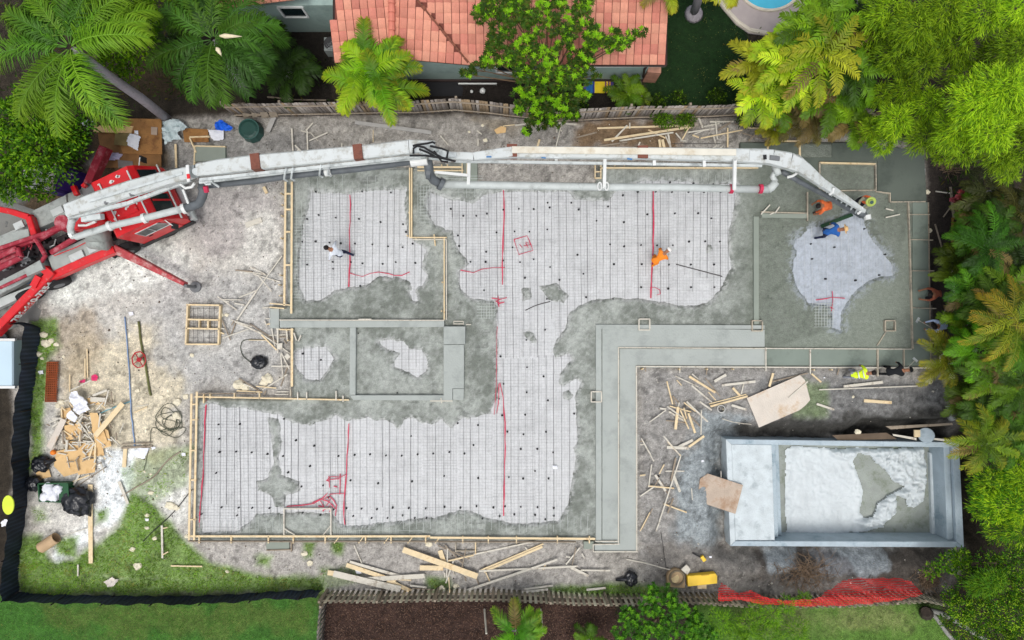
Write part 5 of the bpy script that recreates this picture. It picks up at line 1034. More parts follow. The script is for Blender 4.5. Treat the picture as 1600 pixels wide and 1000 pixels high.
# pedestal
mb = MB(); p = W(118, 352, 1.2); mb.tube([p, p + Vector((0,0,.9))], [.42,.3], 18); P("pedestal", mb, M_dred)
mb = MB(); pxprism(mb, [(112,340),(160,332),(160,352),(114,360)], 2.6, 1.5, 0, .04); pxprism(mb, [(146,334),(158,330),(160,345),(150,352)], 2.9, 2.6, 0, .05); P("turret", mb, M_red)
mb = MB(); p = W(153, 372, 2.0); mb.tube([W(140,362,2), W(165,362,2)], .42, 16); mb.tube([W(142,375,1.6), W(168,378,1.6)], .36, 16); P("water_tank", mb, M_deck, smooth=True)
# outriggers
def outrigger(pts, wd, ht, hts, foot=None, m=M_red, side=None):
    mb = MB()
    for i in range(len(pts) - 1): pxbar(mb, pts[i], hts[i], pts[i + 1], hts[i + 1], wd[i], ht, wd2=wd[i + 1], bev=.03)
    o = P("outrigger", mb, m)
    if foot:
        f = MB(); q = W(foot[0], foot[1], .9); q.z = 0; f.tube([q + Vector((0, 0, 0.06)), q + Vector((0, 0, .98))], .07, 8); f.tube([q + Vector((0, 0, .02)), q + Vector((0, 0, .09))], .24, 14); make("foot", f, M_foot, o)
    return o
outrigger([(84,432),(130,411),(182,390)], [.32,.34,.30], .45, [1.05,1.05,1.05])
outrigger([(180,389),(215,406),(290,444)], [.36,.30,.16], .40, [1.0,.95,.85], (291,447), mat("dusty_red2", RGB(172,66,70), .6, .2, 3, dirt=RGB(190,150,146), dirt_amt=.5, dscale=4))
o2 = outrigger([(82,430),(40,472),(-8,522)], [.30,.32,.30], .55, [1.03,1.03,1.03], (-20,530), M_red)
mb = MB(); pxbar(mb, (68,418), 1.3, (84,432), 1.3, .3, .3); pxbar(mb, (61,432),1.34,(52,448),1.34,.26,.12); P("outrigger_joint", mb, M_red)
outrigger([(137,297),(152,262),(166,231)], [.30,.34,.34], .5, [1.0,1.05,1.1], None, M_dred)
mb = MB(); q = W(139, 298, 1.2); mb.tube([q - Vector((0,0,1)), q + Vector((0,0,.1))], .28, 14); P("outrigger_joint", mb, M_foot)
mb = MB(); pxbar(mb, (115,291), 1.5, (121,305), 1.5, .18, .18); pxbar(mb, (130,288), 1.5, (134,292), 1.5, .16, .16); P("frame_tube", mb, M_red)
outrigger([(57,368),(48,340),(20,331),(-30,322)], [.26,.26,.24,.2], .35, [1.5,1.45,1.4,1.3], None, M_red)
mb = MB(); mb.tube([W(182,394,.7), W(176,400,.7)], .16, 10); P("outrigger_joint", mb, M_tyre)
# phone number on the side of the long outrigger
def lettering(txt, a_, b_, z, size, m, parent, nrm_side, name="phone_number"):
    cu = bpy.data.curves.new("txt", 'FONT'); cu.body = txt; cu.size = size; cu.extrude = .004; cu.align_x = 'CENTER'; cu.align_y = 'CENTER'; cu.offset = size * .035
    to = bpy.data.objects.new("txt", cu); S.collection.objects.link(to); bpy.context.view_layer.update()
    me = bpy.data.meshes.new_from_object(to.evaluated_get(bpy.context.evaluated_depsgraph_get())); bpy.data.objects.remove(to)
    xs = [v.co.x for v in me.vertices]; wid = max(xs) - min(xs)
    a_, b_ = Vector(a_), Vector(b_); d = (b_ - a_); Ln = d.length; d.normalize(); up = Vector((0, 0, 1)); n_ = d.cross(up).normalized()
    c = (a_ + b_) / 2 + n_ * nrm_side; c.z = z; sx = Ln / wid; off = wloc(parent)
    for v in me.vertices:
        q = c + d * (v.co.x * sx) + up * v.co.y + n_ * v.co.z - off; v.co = q
    me.materials.clear(); me.materials.append(m); o = bpy.data.objects.new(name, me); S.collection.objects.link(o); o.parent = parent; return o
lettering("786-660-7354", W(17, 498, 1.03), W(76, 437, 1.03), 1.03, .50, M_white, o2, .165)
# machinery between the frame tubes
rt = random.Random(9)
for (x, y, h, w_) in ((20,400,1.2,.7),(48,392,1.3,.6),(75,385,1.2,.6),(96,374,1.3,.5),(8,414,1.1,.5),(38,405,1.3,.4),(66,396,1.4,.35)):
    mb = MB(); c = W(x, y, h); mb.bar(c - U * w_ * .5 - Vector((0, 0, .25)), c + U * w_ * .5 - Vector((0, 0, .25)), w_ * .7, .4, bev=.03)
    for k in range(3): q = c + U * rt.uniform(-.3, .3) + V_ * rt.uniform(-.2, .2); mb.tube([q - Vector((0, 0, .1)), q + Vector((0, 0, rt.uniform(.05, .2)))], .05, 8)
    P("engine_block", mb, [M_dark, M_dred, M_foot][int(x) % 3])
for k in range(14):
    x, y = rt.uniform(0, 105), 0; y = 412 - .42 * x + rt.uniform(-14, 14); mb = MB(); a0 = rt.uniform(-.6, 1.2)
    mb.tube([W(x, y, 1.5), W(x + 7 * math.cos(a0), y - 7 * math.sin(a0), 1.65), W(x + 15 * math.cos(a0 + .5), y - 15 * math.sin(a0 + .5), 1.5)], rt.choice((.025, .035)), 6); P("hydraulic_hose", mb, [M_black, M_pipe, M_dred][k % 3])
for (x, y, w_) in ((90,330,.5),(120,400,.6),(145,388,.4),(30,352,.4)):
    mb = MB(); c = W(x, y, 1.32); mb.bar(c - U * w_ * .5, c + U * w_ * .5, .3, .08, bev=.01); P("deck_plate", mb, M_pipe)
mb = MB(); mb.tube([W(84,400,1.5), W(120,386,1.5), W(160,366,1.5)], .02, 6); P("hand_rail", mb, M_red)
# ---- boom ----
def section(pts, hs, wds, hts, m=M_wht, name="boom_section"):
    mb = MB()
    for i in range(len(pts) - 1): pxbar(mb, pts[i], hs[i], pts[i + 1], hs[i + 1], wds[i], hts[i], wd2=wds[i + 1], ht2=hts[i + 1], bev=min(wds[i], wds[i+1]) * .10)
    return P(name, mb, m)
s1 = section([(106,329),(160,310),(205,295),(250,282),(301,269)], [4.2,4.7,5.2,5.8,6.4], [.50,.58,.56,.50,.40], [.28,.32,.32,.30,.28])
mb = MB(); pxbar(mb, (140,314), 4.78, (285,271), 6.46, .10, .04, wd2=.08); make('top_strip', mb, M_wht2, s1)
mb = MB()
for t in (.08,.3,.52,.75): x, y = 110+180*t, 335-58*t; mb.bar(W(x,y,4.3+2*t), W(x+9,y-3,4.3+2*t), .10, .12)
make('side_lug', mb, M_foot, s1)
mb = MB(); pxbar(mb, (108,340), 3.9, (200,318), 4.8, .14, .14); pxbar(mb, (200,318), 4.8, (298,281), 5.9, .12, .12); pxbar(mb, (130,343), 3.9, (160,338), 4.1, .2, .2); make("hydraulic_pipe", mb, M_wht2, s1)
mb = MB(); pxbar(mb, (293,258), 6.72, (295,284), 6.72, .10, .06); make("end_plate", mb, M_white, s1)
mb = MB(); pxbar(mb, (294,272), 6.77, (295,279), 6.77, .10, .04); make("red_marker", mb, M_red, s1)
mb = MB(); mb.tube([W(296,270,6.2), W(308,267,6.2)], .22, 16); mb.tube([W(306,268,5.6), W(306,268,6.56)], .12, 16); P("hinge", mb, M_wht2)
s2 = section([(310,266),(345,261),(400,254),(560,239),(640,230),(680,227)], [6.4,6.6,6.9,7.2,7.4,7.4], [.42,.50,.48,.44,.44,.26], [.28,.30,.30,.28,.28,.22])
for (x, y, w_) in ((402,254,.52),(561,239,.48)):
    mb = MB(); z = 6.9 if x < 500 else 7.2; d = Vector((14, 1.2)); mb.bar(W(x - 7, y + .8, z), W(x + 7, y - .8, z), w_, .44); make("rust_band", mb, M_rusty, s2)
mb = MB(); mb.bar(W(312,285,6.2), W(440,270,6.6), .10, .1); mb.bar(W(440,270,6.6), W(665,246,7.1), .08, .08); mb.bar(W(312,281,6.5), W(665,243,7.3), .10, .06); make("hydraulic_pipe", mb, M_wht2, s2)
mb = MB(); mb.tube([W(312,291,5.8), W(400,283,6.0), W(452,275,6.2), W(560,264,6.4), W(650,252,6.7)], .11, 12); dp = make("delivery_pipe", mb, M_dpipe, s2, smooth=True)
mb = MB(); mb.tube([W(508,268.5,6.3), W(518,267.5,6.32)], .16, 12); mb.tube([W(642,253,6.7), W(668,250,6.75)], .17, 12); make("coupling", mb, M_white, s2)
for (x, y) in ((447,275),(458,274),(502,269),(515,267)):
    mb = MB(); mb.tube([W(x, y - 12, 7), W(x - 2, y - 4, 6.9), W(x - 3, y + 5, 6.5), W(x + 2, y + 8, 6.3)], .035, 6); make("bracket", mb, M_wht2, s2)
# hinge between section 2 and 3
hg = MB(); hg.tube([W(668,236,7.0), W(668,236,7.6)], .17, 16); hg.tube([W(690,240,6.8), W(690,240,7.35)], .16, 14); hg.bar(W(655,236,7.5), W(684,233,7.4), .16, .14); hg.bar(W(676,240,7.3), W(712,243,7.1), .14, .12); hg.bar(W(670,246,7.1), W(705,250,7.0), .12, .12); hg.bar(W(645,234,7.62), W(656,233,7.62), .2, .05); hinge = P("hinge", hg, M_wht2)
for i, pts in enumerate([[(645,228),(652,226),(668,224),(676,222),(680,224)],[(646,240),(646,232),(652,228),(662,230),(672,236),(690,246),(704,250)],[(640,243),(665,243),(690,247),(712,252)],[(655,233),(668,238),(680,245)],[(678,236),(690,252),(700,253)],[(672,228),(690,232),(700,236),(698,248)]]):
    mb = MB(); mb.tube([W(x, y, 7.9 - .04 * i) for x, y in pts], .035, 6); make("hydraulic_hose", mb, M_black, hinge)
s3 = section([(690,243),(740,245),(800,238),(1000,240),(1150,243),(1196,245)], [6.9,6.9,6.8,6.5,6.2,6.1], [.22,.26,.36,.38,.44,.50], [.26,.26,.3,.3,.34,.36])
mb = MB(); pxbar(mb, (800,234), 7.02, (1150,238), 6.45, .22, .05); make("top_strip", mb, mat("dusty_white", RGB(212,208,194), .5, .08, 2, dirt=RGB(190,176,150), dirt_amt=.4, dscale=1.2), s3)
mb = MB(); pxbar(mb, (710,252), 6.5, (1190,259), 5.9, .09, .09); pxbar(mb, (720,240), 6.95, (880,246), 6.8, .08, .05); make("hydraulic_pipe", mb, M_wht2, s3)
for (x, y) in ((800,237),(1003,239)):
    mb = MB(); pxbar(mb, (x - 8, y), 6.75 if x < 900 else 6.5, (x + 8, y), 6.75 if x < 900 else 6.5, .42, .4); make("rust_band", mb, M_rusty, s3)
mb = MB(); pxbar(mb, (846,246), 7, (853,247), 7, .04, .02); pxbar(mb, (980,248), 6.7, (988,249), 6.7, .05, .02); pxbar(mb, (760,245), 7.08, (768,245), 7.08, .05, .02); make("blue_mark", mb, mat("blue_mark", RGB(70,120,170), .5), s3)
mb = MB(); mb.tube([W(690,288,5.8), W(760,289,5.8), W(930,292,5.7), W(1060,293,5.6), W(1200,296,5.4)], .135, 14); pv = make("delivery_pipe", mb, M_pipe, s3, smooth=True)
mb = MB(); mb.tube([W(668,250,6.6), W(670,262,6.4), W(671,272,6.2), W(677,281,6.0), W(690,288,5.85)], .16, 12); make("elbow", mb, M_dpipe, s3, smooth=True)
mb = MB(); mb.tube([W(667,269,6.25), W(674,270,6.25)], .24, 12); mb.tube([W(686,286,5.9), W(692,289,5.85)], .22, 12); make("coupling", mb, M_dpipe, s3)
for (x, y0, y1) in ((733,246,290),(945,247,293),(1148,250,296)):
    mb = MB(); mb.bar(W(x, y0, 6.5), W(x - 1, y1, 5.85), .11, .1); make("bracket", mb, M_white, s3)
for (x, y0, y1) in ((869,247,256),(1022,248,258),(1100,250,260),(795,246,256)):
    mb = MB(); mb.bar(W(x, y0, 6.3), W(x, y1, 6.2), .10, .1); make("bracket", mb, M_white, s3)
mb = MB(); pxbar(mb, (680,269), 6.2, (731,274), 6.2, .09, .08); make("strut", mb, M_white, s3)
for x in (937, 948): 
    mb = MB(); mb.tube([W(x + 3*math.cos(t), 291 + 6*math.sin(t), 5.9) for t in np.linspace(0, 6.28, 13)], .03, 6); make("clamp", mb, M_white, s3)
for x in (1142, 1188):
    mb = MB(); mb.tube([W(x - 2, 295, 5.5), W(x + 3, 295.2, 5.5)], .17, 14); make("red_clamp", mb, M_tape, s3)
# last section
s4 = section([(1168,243),(1205,246),(1232,252),(1246,258)], [6.2,6.1,6.0,5.9], [.34,.5,.56,.5], [.34,.34,.36,.34])
s5 = section([(1240,252),(1256,264),(1285,287),(1350,330)], [5.9,5.6,5.0,3.4], [.50,.44,.30,.14], [.34,.3,.22,.14], name="boom_tip")
mb = MB(); mb.bar(W(1203,246,6.32), W(1218,248,6.28), .16, .06, bev=.02); make("slot", mb, M_foot, s4)
mb = MB(); mb.bar(W(1195,242,6.36), W(1195.5,249,6.36), .1, .05); make("dark_plate", mb, M_black, s4)
mb = MB(); mb.tube([W(1200,296,5.4), W(1206,292,5.4), W(1212,284,5.45)], .15, 12); mb.tube([W(1209,268,5.6), W(1217,264,5.65)], .2, 12); mb.tube([W(1212,284,5.45), W(1207,276,5.5), W(1211,268,5.55)], .1, 10); make("elbow", mb, M_pipe, s4, smooth=True)
mb = MB(); mb.tube([W(1247,263,5.6), W(1246,270,5.5), W(1238,275,5.4), W(1230,277,5.35)], .05, 8); make("bracket", mb, M_white, s4)
mb = MB(); mb.tube([W(1222,268,5.3), W(1250,284,4.9), W(1290,305,4.1), W(1345,337,2.9)], .10, 10); make("delivery_pipe", mb, M_dpipe, s5, smooth=True)
mb = MB()
for t in np.linspace(.45, .95, 7): x, y = 1256 + 90 * t, 264 + 64 * t; mb.bar(W(x, y, 5.5 - 2.0 * t), W(x - 5, y + 8, 5.2 - 2.1 * t), .05, .05)
make("lattice", mb, M_wht2, s5)
for (x, y, z) in ((1298,296,4.9),(1342,326,3.6)):
    mb = MB(); mb.tube([W(x + 5, y - 3, z), W(x + 3, y + 4, z - .1), W(x - 2, y + 8, z - .2)], .05, 6); make("clamp", mb, M_white, s5)
mb = MB(); mb.tube([W(1341,329,3.3), W(1346,333,3.2), W(1350,335,2.8), W(1350,335,1.3), W(1352,338,.5), W(1353,340,.25)], [.1,.12,.12,.11,.10,.09], 12); make("end_hose", mb, M_dpipe, s5, smooth=True)
mb = MB(); mb.tube([W(1355,336,2.9), W(1356,343,2.9)], .13, 10); make("coupling", mb, M_white, s5)
# long grey delivery pipe over the cab and its elbow
mb = MB(); mb.tube([W(113,342,3.6), W(110,356,3.2), W(113,368,3.0), W(120,370,3.1), W(170,354,3.7), W(230,340,4.4), W(290,325,5.2)], .13, 14); b1 = P("delivery_pipe", mb, M_pipe, smooth=True)
for (x, y, z) in ((113,366,3.0),(172,353,3.7),(226,341,4.35),(288,326,5.2)):
    mb = MB(); mb.tube([W(x - 2.5, y + .8, z), W(x + 2.5, y - .8, z)], .19, 12); make("clamp", mb, M_white, b1)
mb = MB(); mb.tube([W(290,325,5.2), W(302,322,5.4), W(311,318,5.5), W(316,308,5.6), W(318,298,5.7), W(315,291,5.8)], .16, 12); make("elbow", mb, M_dpipe, b1, smooth=True)
mb = MB(); mb.bar(W(286,296,5.9), W(297,324,5.3), .08, .06); mb.tube([W(282,288,6.0), W(290,294,6), W(300,292,6), W(304,286,6.1)], .05, 8); make("bracket", mb, M_white, b1)
mb = MB(); mb.tube([W(330,283,6.4), W(336,288,6.2), W(342,292,6.1)], .04, 6); mb.tube([W(318,282,6.3), W(322,288,6.2), W(330,287,6.2)], .05, 6); make("bracket", mb, M_wht2, s2)
mb = MB(); mb.tube([W(321,291,6.2), W(323,300,6.1)], .09, 8); make("red_clamp", mb, M_tape, s2)
mb = MB(); mb.tube([W(117,345,3.3), W(124,337,3.3), W(124,330,3.4)], .06, 8); mb.tube([W(122,352,3.2), W(135,352,3.1), W(150,346,3.2)], .05, 8); make("hydraulic_hose", mb, M_white, b1)
# =============== neighbouring house ===============
M_tile = attr_mat("roof_tile", .75, .08, (3, 20), .2, 30)
M_wall = mat("wall_green", RGB(150,170,164), .8, .05, 1.5, dirt=RGB(132,150,146), dirt_amt=.3, dscale=.8)
M_trim = mat("dark_trim", RGB(50,38,36), .7, .2)
house = root("house", W(760, 60, 0), "pale green neighbouring house with a pink red tiled roof", "house")
mb = MB()
a_, b_ = W(640, 125, 0), W(1003, 125, 0)
a_.x = W(552, 125, 0).x; mb.prism([(a_.x, a_.y), (b_.x, b_.y), (b_.x, 14), (a_.x, 14)], 0, 2.6); make("wall", mb, M_wall, house)
mb = MB(); a_ = W(395, 50, 0); b_ = W(545, 50, 0); mb.prism([(a_.x, a_.y), (b_.x, b_.y), (b_.x, 14), (a_.x, 14)], 0, 2.55); make("wall", mb, M_wall, house)
# roof faces: px polygons with heights given by a plane
def roof(polypx, zf, rowdir, tw, tl, seed, name="roof"):
    """polypx in photo px (on the roof plane); zf(px,py)->z ; tiles laid as little arched strips"""
    rr = np.random.default_rng(seed); P2 = np.array([[W(x, y, zf(x, y)).x, W(x, y, zf(x, y)).y] for x, y in polypx]); c, s_ = math.cos(rowdir), math.sin(rowdir)
    zw = lambda X, Y: 2.78 + .30 * (Y - 10.2)
    # rotate the plan into the row frame
    U_ = P2[:, 0] * c + P2[:, 1] * s_; Vv = -P2[:, 0] * s_ + P2[:, 1] * c; V0, V1, U0, U1 = Vv.min(), Vv.max(), U_.min(), U_.max()
    VS = []; FS = []; CS = []; nv = 0; pr = 6
    for j in range(int((V1 - V0) / tl) + 2):
        for i in range(int((U1 - U0) / tw) + 2):
            u0, v0 = U0 + i * tw, V0 + j * tl; uc, vc = u0 + tw / 2, v0 + tl / 2; cx, cy = uc * c - vc * s_, uc * s_ + vc * c
            if sdf(np.array([cx]), np.array([cy]), P2)[0] < -.02: continue
            lift = .034; col = np.array(RGB(*[(206,138,118),(200,131,112),(210,144,122),(196,124,108),(213,149,126)][rr.integers(5)])) * rr.uniform(.88, 1.08)
            for e_, vv in enumerate((v0 - .05, v0 + tl)):
                for k in range(pr + 1):
                    f = k / pr; uu = u0 + f * tw * .925; x, y = uu * c - vv * s_, uu * s_ + vv * c
                    arch = (.022 * math.sin(math.pi * min(1, f / .72)) if f < .72 else -.012 * math.sin(math.pi * (f - .72) / .28)) 
                    z = zw(x, y) + arch + (lift if e_ == 0 else 0); VS.append((x, y, z)); CS.append(col * (.5 if f > .93 else 1) if False else col)
            # front lip, lower edge coloured darker to paint shade under each tile row
            for k in range(pr + 1):
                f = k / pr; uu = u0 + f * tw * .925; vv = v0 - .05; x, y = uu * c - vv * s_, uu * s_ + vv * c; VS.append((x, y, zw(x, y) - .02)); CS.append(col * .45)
            for k in range(pr): FS.append((nv + k, nv + k + 1, nv + pr + 2 + k, nv + pr + 1 + k)); FS.append((nv + 2 * (pr + 1) + k, nv + 2 * (pr + 1) + k + 1, nv + k + 1, nv + k))
            nv += 3 * (pr + 1)
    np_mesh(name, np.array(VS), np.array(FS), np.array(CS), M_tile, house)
    mb = MB(); mb.add([(x, y, zw(x, y) - .03) for x, y in P2] + [(x, y, zw(x, y) - .16) for x, y in P2], [tuple(range(len(P2))), tuple(range(len(P2), 2 * len(P2)))[::-1]] + [(i, (i + 1) % len(P2), (i + 1) % len(P2) + len(P2), i + len(P2)) for i in range(len(P2))])
    make("roof_board", mb, mat("roof_under", RGB(112,62,52), .8, .15, 6), house)
def zroof(px, py):
    z = 2.8
    for _ in range(12): p = W(px, py, z); z = 2.78 + .30 * (p.y - 10.2)
    return z
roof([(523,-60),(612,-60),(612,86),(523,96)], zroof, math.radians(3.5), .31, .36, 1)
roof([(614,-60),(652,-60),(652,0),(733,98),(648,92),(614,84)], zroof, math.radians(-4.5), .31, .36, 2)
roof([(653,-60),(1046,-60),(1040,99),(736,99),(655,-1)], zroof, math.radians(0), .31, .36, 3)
roof([(300,-80),(470,-80),(470,-6),(357,10),(300,12)], zroof, math.radians(6), .31, .36, 4)
mb = MB(); pr_ = []
for y in np.arange(-50, 60, 14):
    z = zroof(612, y) + .1; mb.tube([W(612, y, z), W(612, y + 13.4, zroof(612, y + 13.4) + .13)], [.12, .14], 10)
make("ridge", mb, mat("ridge_tile", RGB(204,124,106), .75, .1, 4), house)
mb = MB()
for i in range(12):
    t = i / 12; x, y = 652 + 80 * t, 0 + 98 * t; x2, y2 = x + 6.2, y + 7.6
    mb.bar(W(x, y, zroof(x, y) + .06), W(x2, y2, zroof(x2, y2) + .07), random.uniform(.05, .13), .05)
make("valley", mb, mat("valley_dark", RGB(120,74,58), .85, .4, 8), house)
mb = MB(); mb.bar(W(648,93,2.62), W(736,101,2.62), .07, .08); mb.bar(W(736,101.5,2.62), W(1041,102,2.62), .10, .08); mb.bar(W(1041,-60,2.7), W(1041,102,2.62), .06, .1); mb.bar(W(522,-60,2.7), W(522,96,2.62), .08, .1); mb.bar(W(356,12,2.6), W(470,-5,2.6), .06, .1); make("eave_board", mb, M_trim, house)
mb = MB(); mb.bar(W(905,105,2.50), W(1040,104,2.50), .025, .03)
for x in (936,967,1001): mb.bar(W(x, 99, 2.6), W(x, 105, 2.5), .02, .03)
make("gutter", mb, M_white, house)
wn = MB(); yw = W(640, 125, 0).y
def window(x0, x1, z0, z1, ywall, recess=True):
    f = MB()
    for a_, b_ in (((x0, z0), (x1, z0)), ((x0, z1), (x1, z1)), ((x0, z0), (x0, z1)), ((x1, z0), (x1, z1))): f.bar((a_[0], ywall - .03, a_[1]), (b_[0], ywall - .03, b_[1]), .08, .09, up=(0, 0, 1) if a_[1] == b_[1] else (0, 1, 0))
    fo = make("window", f, M_white, house); g = MB(); g.bar((x0 + .04, ywall - .015, (z0 + z1) / 2), (x1 - .04, ywall - .015, (z0 + z1) / 2), .02, z1 - z0 - .08); make("pane", g, M_glass, fo)
yl = W(460, 50, 0).y; window(W(446, 24, 1.5).x, W(483, 24, 1.5).x, 1.55, 2.45, yl); window(W(962,106,2.0).x, W(995,106,2.0).x, 1.75, 2.45, yw); window(W(775,105,2.0).x, W(812,105,2.0).x, 1.0, 2.3, yw)
mb = MB(); mb.tube([W(1010,104,2.5), W(1007,108,2.3), W(1005,120,.5)], .05, 8); make("downpipe", mb, M_trim, house)
mb = MB(); px_quad(mb, [(1012,104),(1033,104),(1033,114),(1012,113)], 0, 1.2, 1.2); make("pillar", mb, mat("brick_pink", RGB(176,130,110), .85, .2, 6), house)
mb = MB(); px_box(mb, 640, 121, 1005, 127, 0, .12, .12); make("plinth", mb, M_trim, house)
# air conditioner
ac = root("air_conditioner", W(513, 70, 0), "grey outdoor air conditioner unit against the roof edge of the house", "air conditioner")
mb = MB(); px_box(mb, 506, 58, 530, 79, .1, .8, .8, 0, .03); make("body", mb, mat("ac_grey", RGB(150,156,154), .6, .1), ac)
mb = MB(); mb.tube([W(516,68,.8), W(516,68,.84)], .26, 20); make("fan", mb, M_black, ac)
mb = MB()
for r in (.1, .18, .26): mb.tube([W(516,68,.86) + Vector((r * math.cos(t), r * math.sin(t), 0)) for t in np.linspace(0, 6.28, 21)], .012, 5)
for k in range(8): mb.bar(W(516,68,.855), W(516,68,.855) + Vector((.27 * math.cos(k * .785), .27 * math.sin(k * .785), 0)), .012, .01)
make("grille", mb, M_foot, ac)
# black ground cloth, sun mat, tv
slab_px("ground_mat", [(658,122),(712,122),(724,138),(722,150),(660,150)], [.03]*5, .03, mat("black_cloth", RGB(26,26,30), .7, .2, 2), "black ground mat at the foot of the green house wall", "mat")
sl = root("sun_mat", W(935, 134, 0), "striped blue yellow and purple sun mat at the foot of the house wall", "sun mat")
for x0, x1, c in ((912,916,(90,80,160)),(916,926,(40,110,180)),(926,929,(40,60,140)),(929,945,(232,206,40)),(945,947.5,(120,70,110)),(947.5,950,(240,200,60)),(950,952,(80,50,110)),(952,954,(230,170,60)),(954,959,(84,60,150))):
    mb = MB(); px_box(mb, x0, 121.5, x1, 145, .02, .08 + .004 * (x0 % 3), .08); make("stripe", mb, mat("stripe_%d_%d_%d" % c, RGB(*c), .7, .1), sl)
mb = MB(); mb.bar(W(716,131,.2), W(776,131,.2), .05, .1); make("pipe", mb, M_white, label="thin white pipe lying along the foot of the green wall", cat="pipe")
for x, y, r, lb in ((737,143,.07,"small white lamp on the mulch beside the fence"),(754,142,.13,"larger white round lamp on the mulch beside the fence"),(945,173,.08,"tiny white round thing at the top of the fence")):
    mb = MB(); mb.blob(W(x, y, .15), (r, r, r), 2, .08, 0, 1); make("garden_lamp", mb, M_white, label=lb, cat="garden lamp", smooth=True)
mb = MB(); mb.bar(W(1000,128,.1), W(1001,164,.1), .12, .06); mb.bar(W(995,128,.12), W(996,164,.12), .1, .05); make("garden_edging", mb, M_oldwood, label="short pale edging board running from the house corner to the fence", cat="edging")
mb = MB(); mb.bar(W(455,156,.1), W(510,157,.1), .05, .1); mb.bar(W(418,152,.08), W(455,155,.08), .05, .1); make("garden_edging", mb, M_oldwood, label="thin pale edging in the dark bed left of the yellow palm", cat="edging")
# neighbour's pool
el = lambda cx, cy, rx, ry, a0, a1, n=40: [(cx + rx * math.cos(t), cy - ry * math.sin(t)) for t in np.linspace(a0, a1, n)]
def flat(name, px, z, m, t=.02, **k):
    mb = MB(); mb.prism([tuple(W(x, y, z).xy) for x, y in px], z - t, z); return make(name, mb, m, **k)
flat("pool_deck", [(1100,-60),(1112,-10),(1130,15),(1150,38),(1170,52),(1200,56),(1240,52),(1260,20),(1290,-60)], .05, mat("deck_stone", RGB(170,160,158), .85, .08, 3), .08, kind="structure")
mb = MB(); q = [(1104,-60),(1115,-12),(1132,12),(1152,34),(1171,47),(1198,52)]
mb.tube([W(x, y, .05) for x, y in q], .10, 8); make("pool_coping", mb, mat("coping", RGB(206,198,182), .8, .08), label="curved pale coping round the stone deck of the neighbouring pool", cat="coping")
flat("water", el(1203,-32,50,46,math.pi,2*math.pi) + [(1253,-60),(1153,-60)], .07, mat("pool_water", RGB(70,176,206), .1, .05, 2, .3, 3, spec=.6), .02, kind="structure")
mb = MB(); mb.tube([W(x, y, .08) for x, y in el(1203,-32,52,48,math.pi,2*math.pi)], .07, 8); make("pool_coping", mb, MATS["coping"], label="pale rim of the blue neighbouring pool at the top edge", cat="coping")
# =============== fences ===============
def wood_fence(label, line, h, slat, gap, m1, mlist, both=False, lean=0.04, tone=(.75, 1.2)):
    """line px base points; vertical boards nailed on rails"""
    P_ = [W(x, y, 0) for x, y in line]; r = root("wooden_fence", P_[len(P_) // 2], label, "fence")
    Ls = [0]
    for i in range(len(P_) - 1): Ls.append(Ls[-1] + (P_[i + 1] - P_[i]).length)
    def at(d):
        for i in range(len(P_) - 1):
            if d <= Ls[i + 1] or i == len(P_) - 2:
                t = (d - Ls[i]) / (Ls[i + 1] - Ls[i]); return P_[i].lerp(P_[i + 1], t), (P_[i + 1] - P_[i]).normalized()
    VS = []; FS = []; CS = []; d = 0; k = 0; rr = random.Random(len(label))
    while d < Ls[-1]:
        for side in ((1, -1) if both else (1,)):
            dd = d + (0 if side == 1 else (slat + gap) / 2)
            if dd > Ls[-1]: continue
            p, t = at(dd); n_ = Vector((-t.y, t.x, 0)); z0 = gz(p.x, p.y) - .05; hh = h + rr.uniform(-.04, .03); w2 = slat / 2 * rr.uniform(.92, 1.0); ln = rr.uniform(-lean, lean); off = n_ * (.035 * side)
            q = [p + off - t * w2 + n_ * s * .01 for s in (-1, 1)] + [p + off + t * w2 + n_ * s * .01 for s in (1, -1)]
            b = len(VS); VS += [(v.x, v.y, z0) for v in q] + [(v.x + t.x * ln, v.y + t.y * ln, z0 + hh) for v in q]
            FS += [(b, b + 1, b + 5, b + 4), (b + 1, b + 2, b + 6, b + 5), (b + 2, b + 3, b + 7, b + 6), (b + 3, b, b + 4, b + 7), (b + 4, b + 5, b + 6, b + 7), (b + 3, b + 2, b + 1, b)]
            c = np.array(RGB(*mlist[rr.randrange(len(mlist))])) * rr.uniform(*tone); CS += [c] * 8
        d += slat + gap; k += 1
    np_mesh("boards", np.array(VS), np.array(FS), np.array(CS), attr_mat("fence_board", .85, .18, (6, 30), .3, 30), r)
    o = S.objects[-1]
    for z in (.4, h - .35):
        mb = MB(); mb.tube([p + Vector((0, 0, z)) for p in P_], .035, 4); make("rail", mb, m1, r)
    for d in np.arange(0, Ls[-1], 2.4):
        p, t = at(d); n_ = Vector((-t.y, t.x, 0)); mb = MB(); mb.bar(p + n_ * .09, p + n_ * .09 + Vector((0, 0, h + .02)), .09, .09); make("post", mb, m1, r)
    return r
wood_fence("weathered grey board fence between the yard and the house, broken at its left end", [(372,184),(440,183),(520,182),(600,180),(650,180),(712,176),(760,180),(800,185),(880,193),(930,190),(1000,187),(1100,186),(1150,183),(1215,180),(1290,186),(1345,195)], 1.85, .135, .006, M_oldwood, [(150,142,134),(136,128,122),(164,156,148),(128,118,108),(150,130,104)], lean=.06)
wood_fence("greenish slatted shadow fence along the bottom of the yard", [(512,924),(600,924),(700,922),(780,922),(840,925),(900,928),(960,929),(1080,927),(1140,930),(1200,933),(1300,931),(1380,926),(1425,924),(1476,936)], 1.35, .125, .10, M_oldwood, [(166,162,142),(134,130,112),(158,152,130),(126,118,102)], lean=.0)
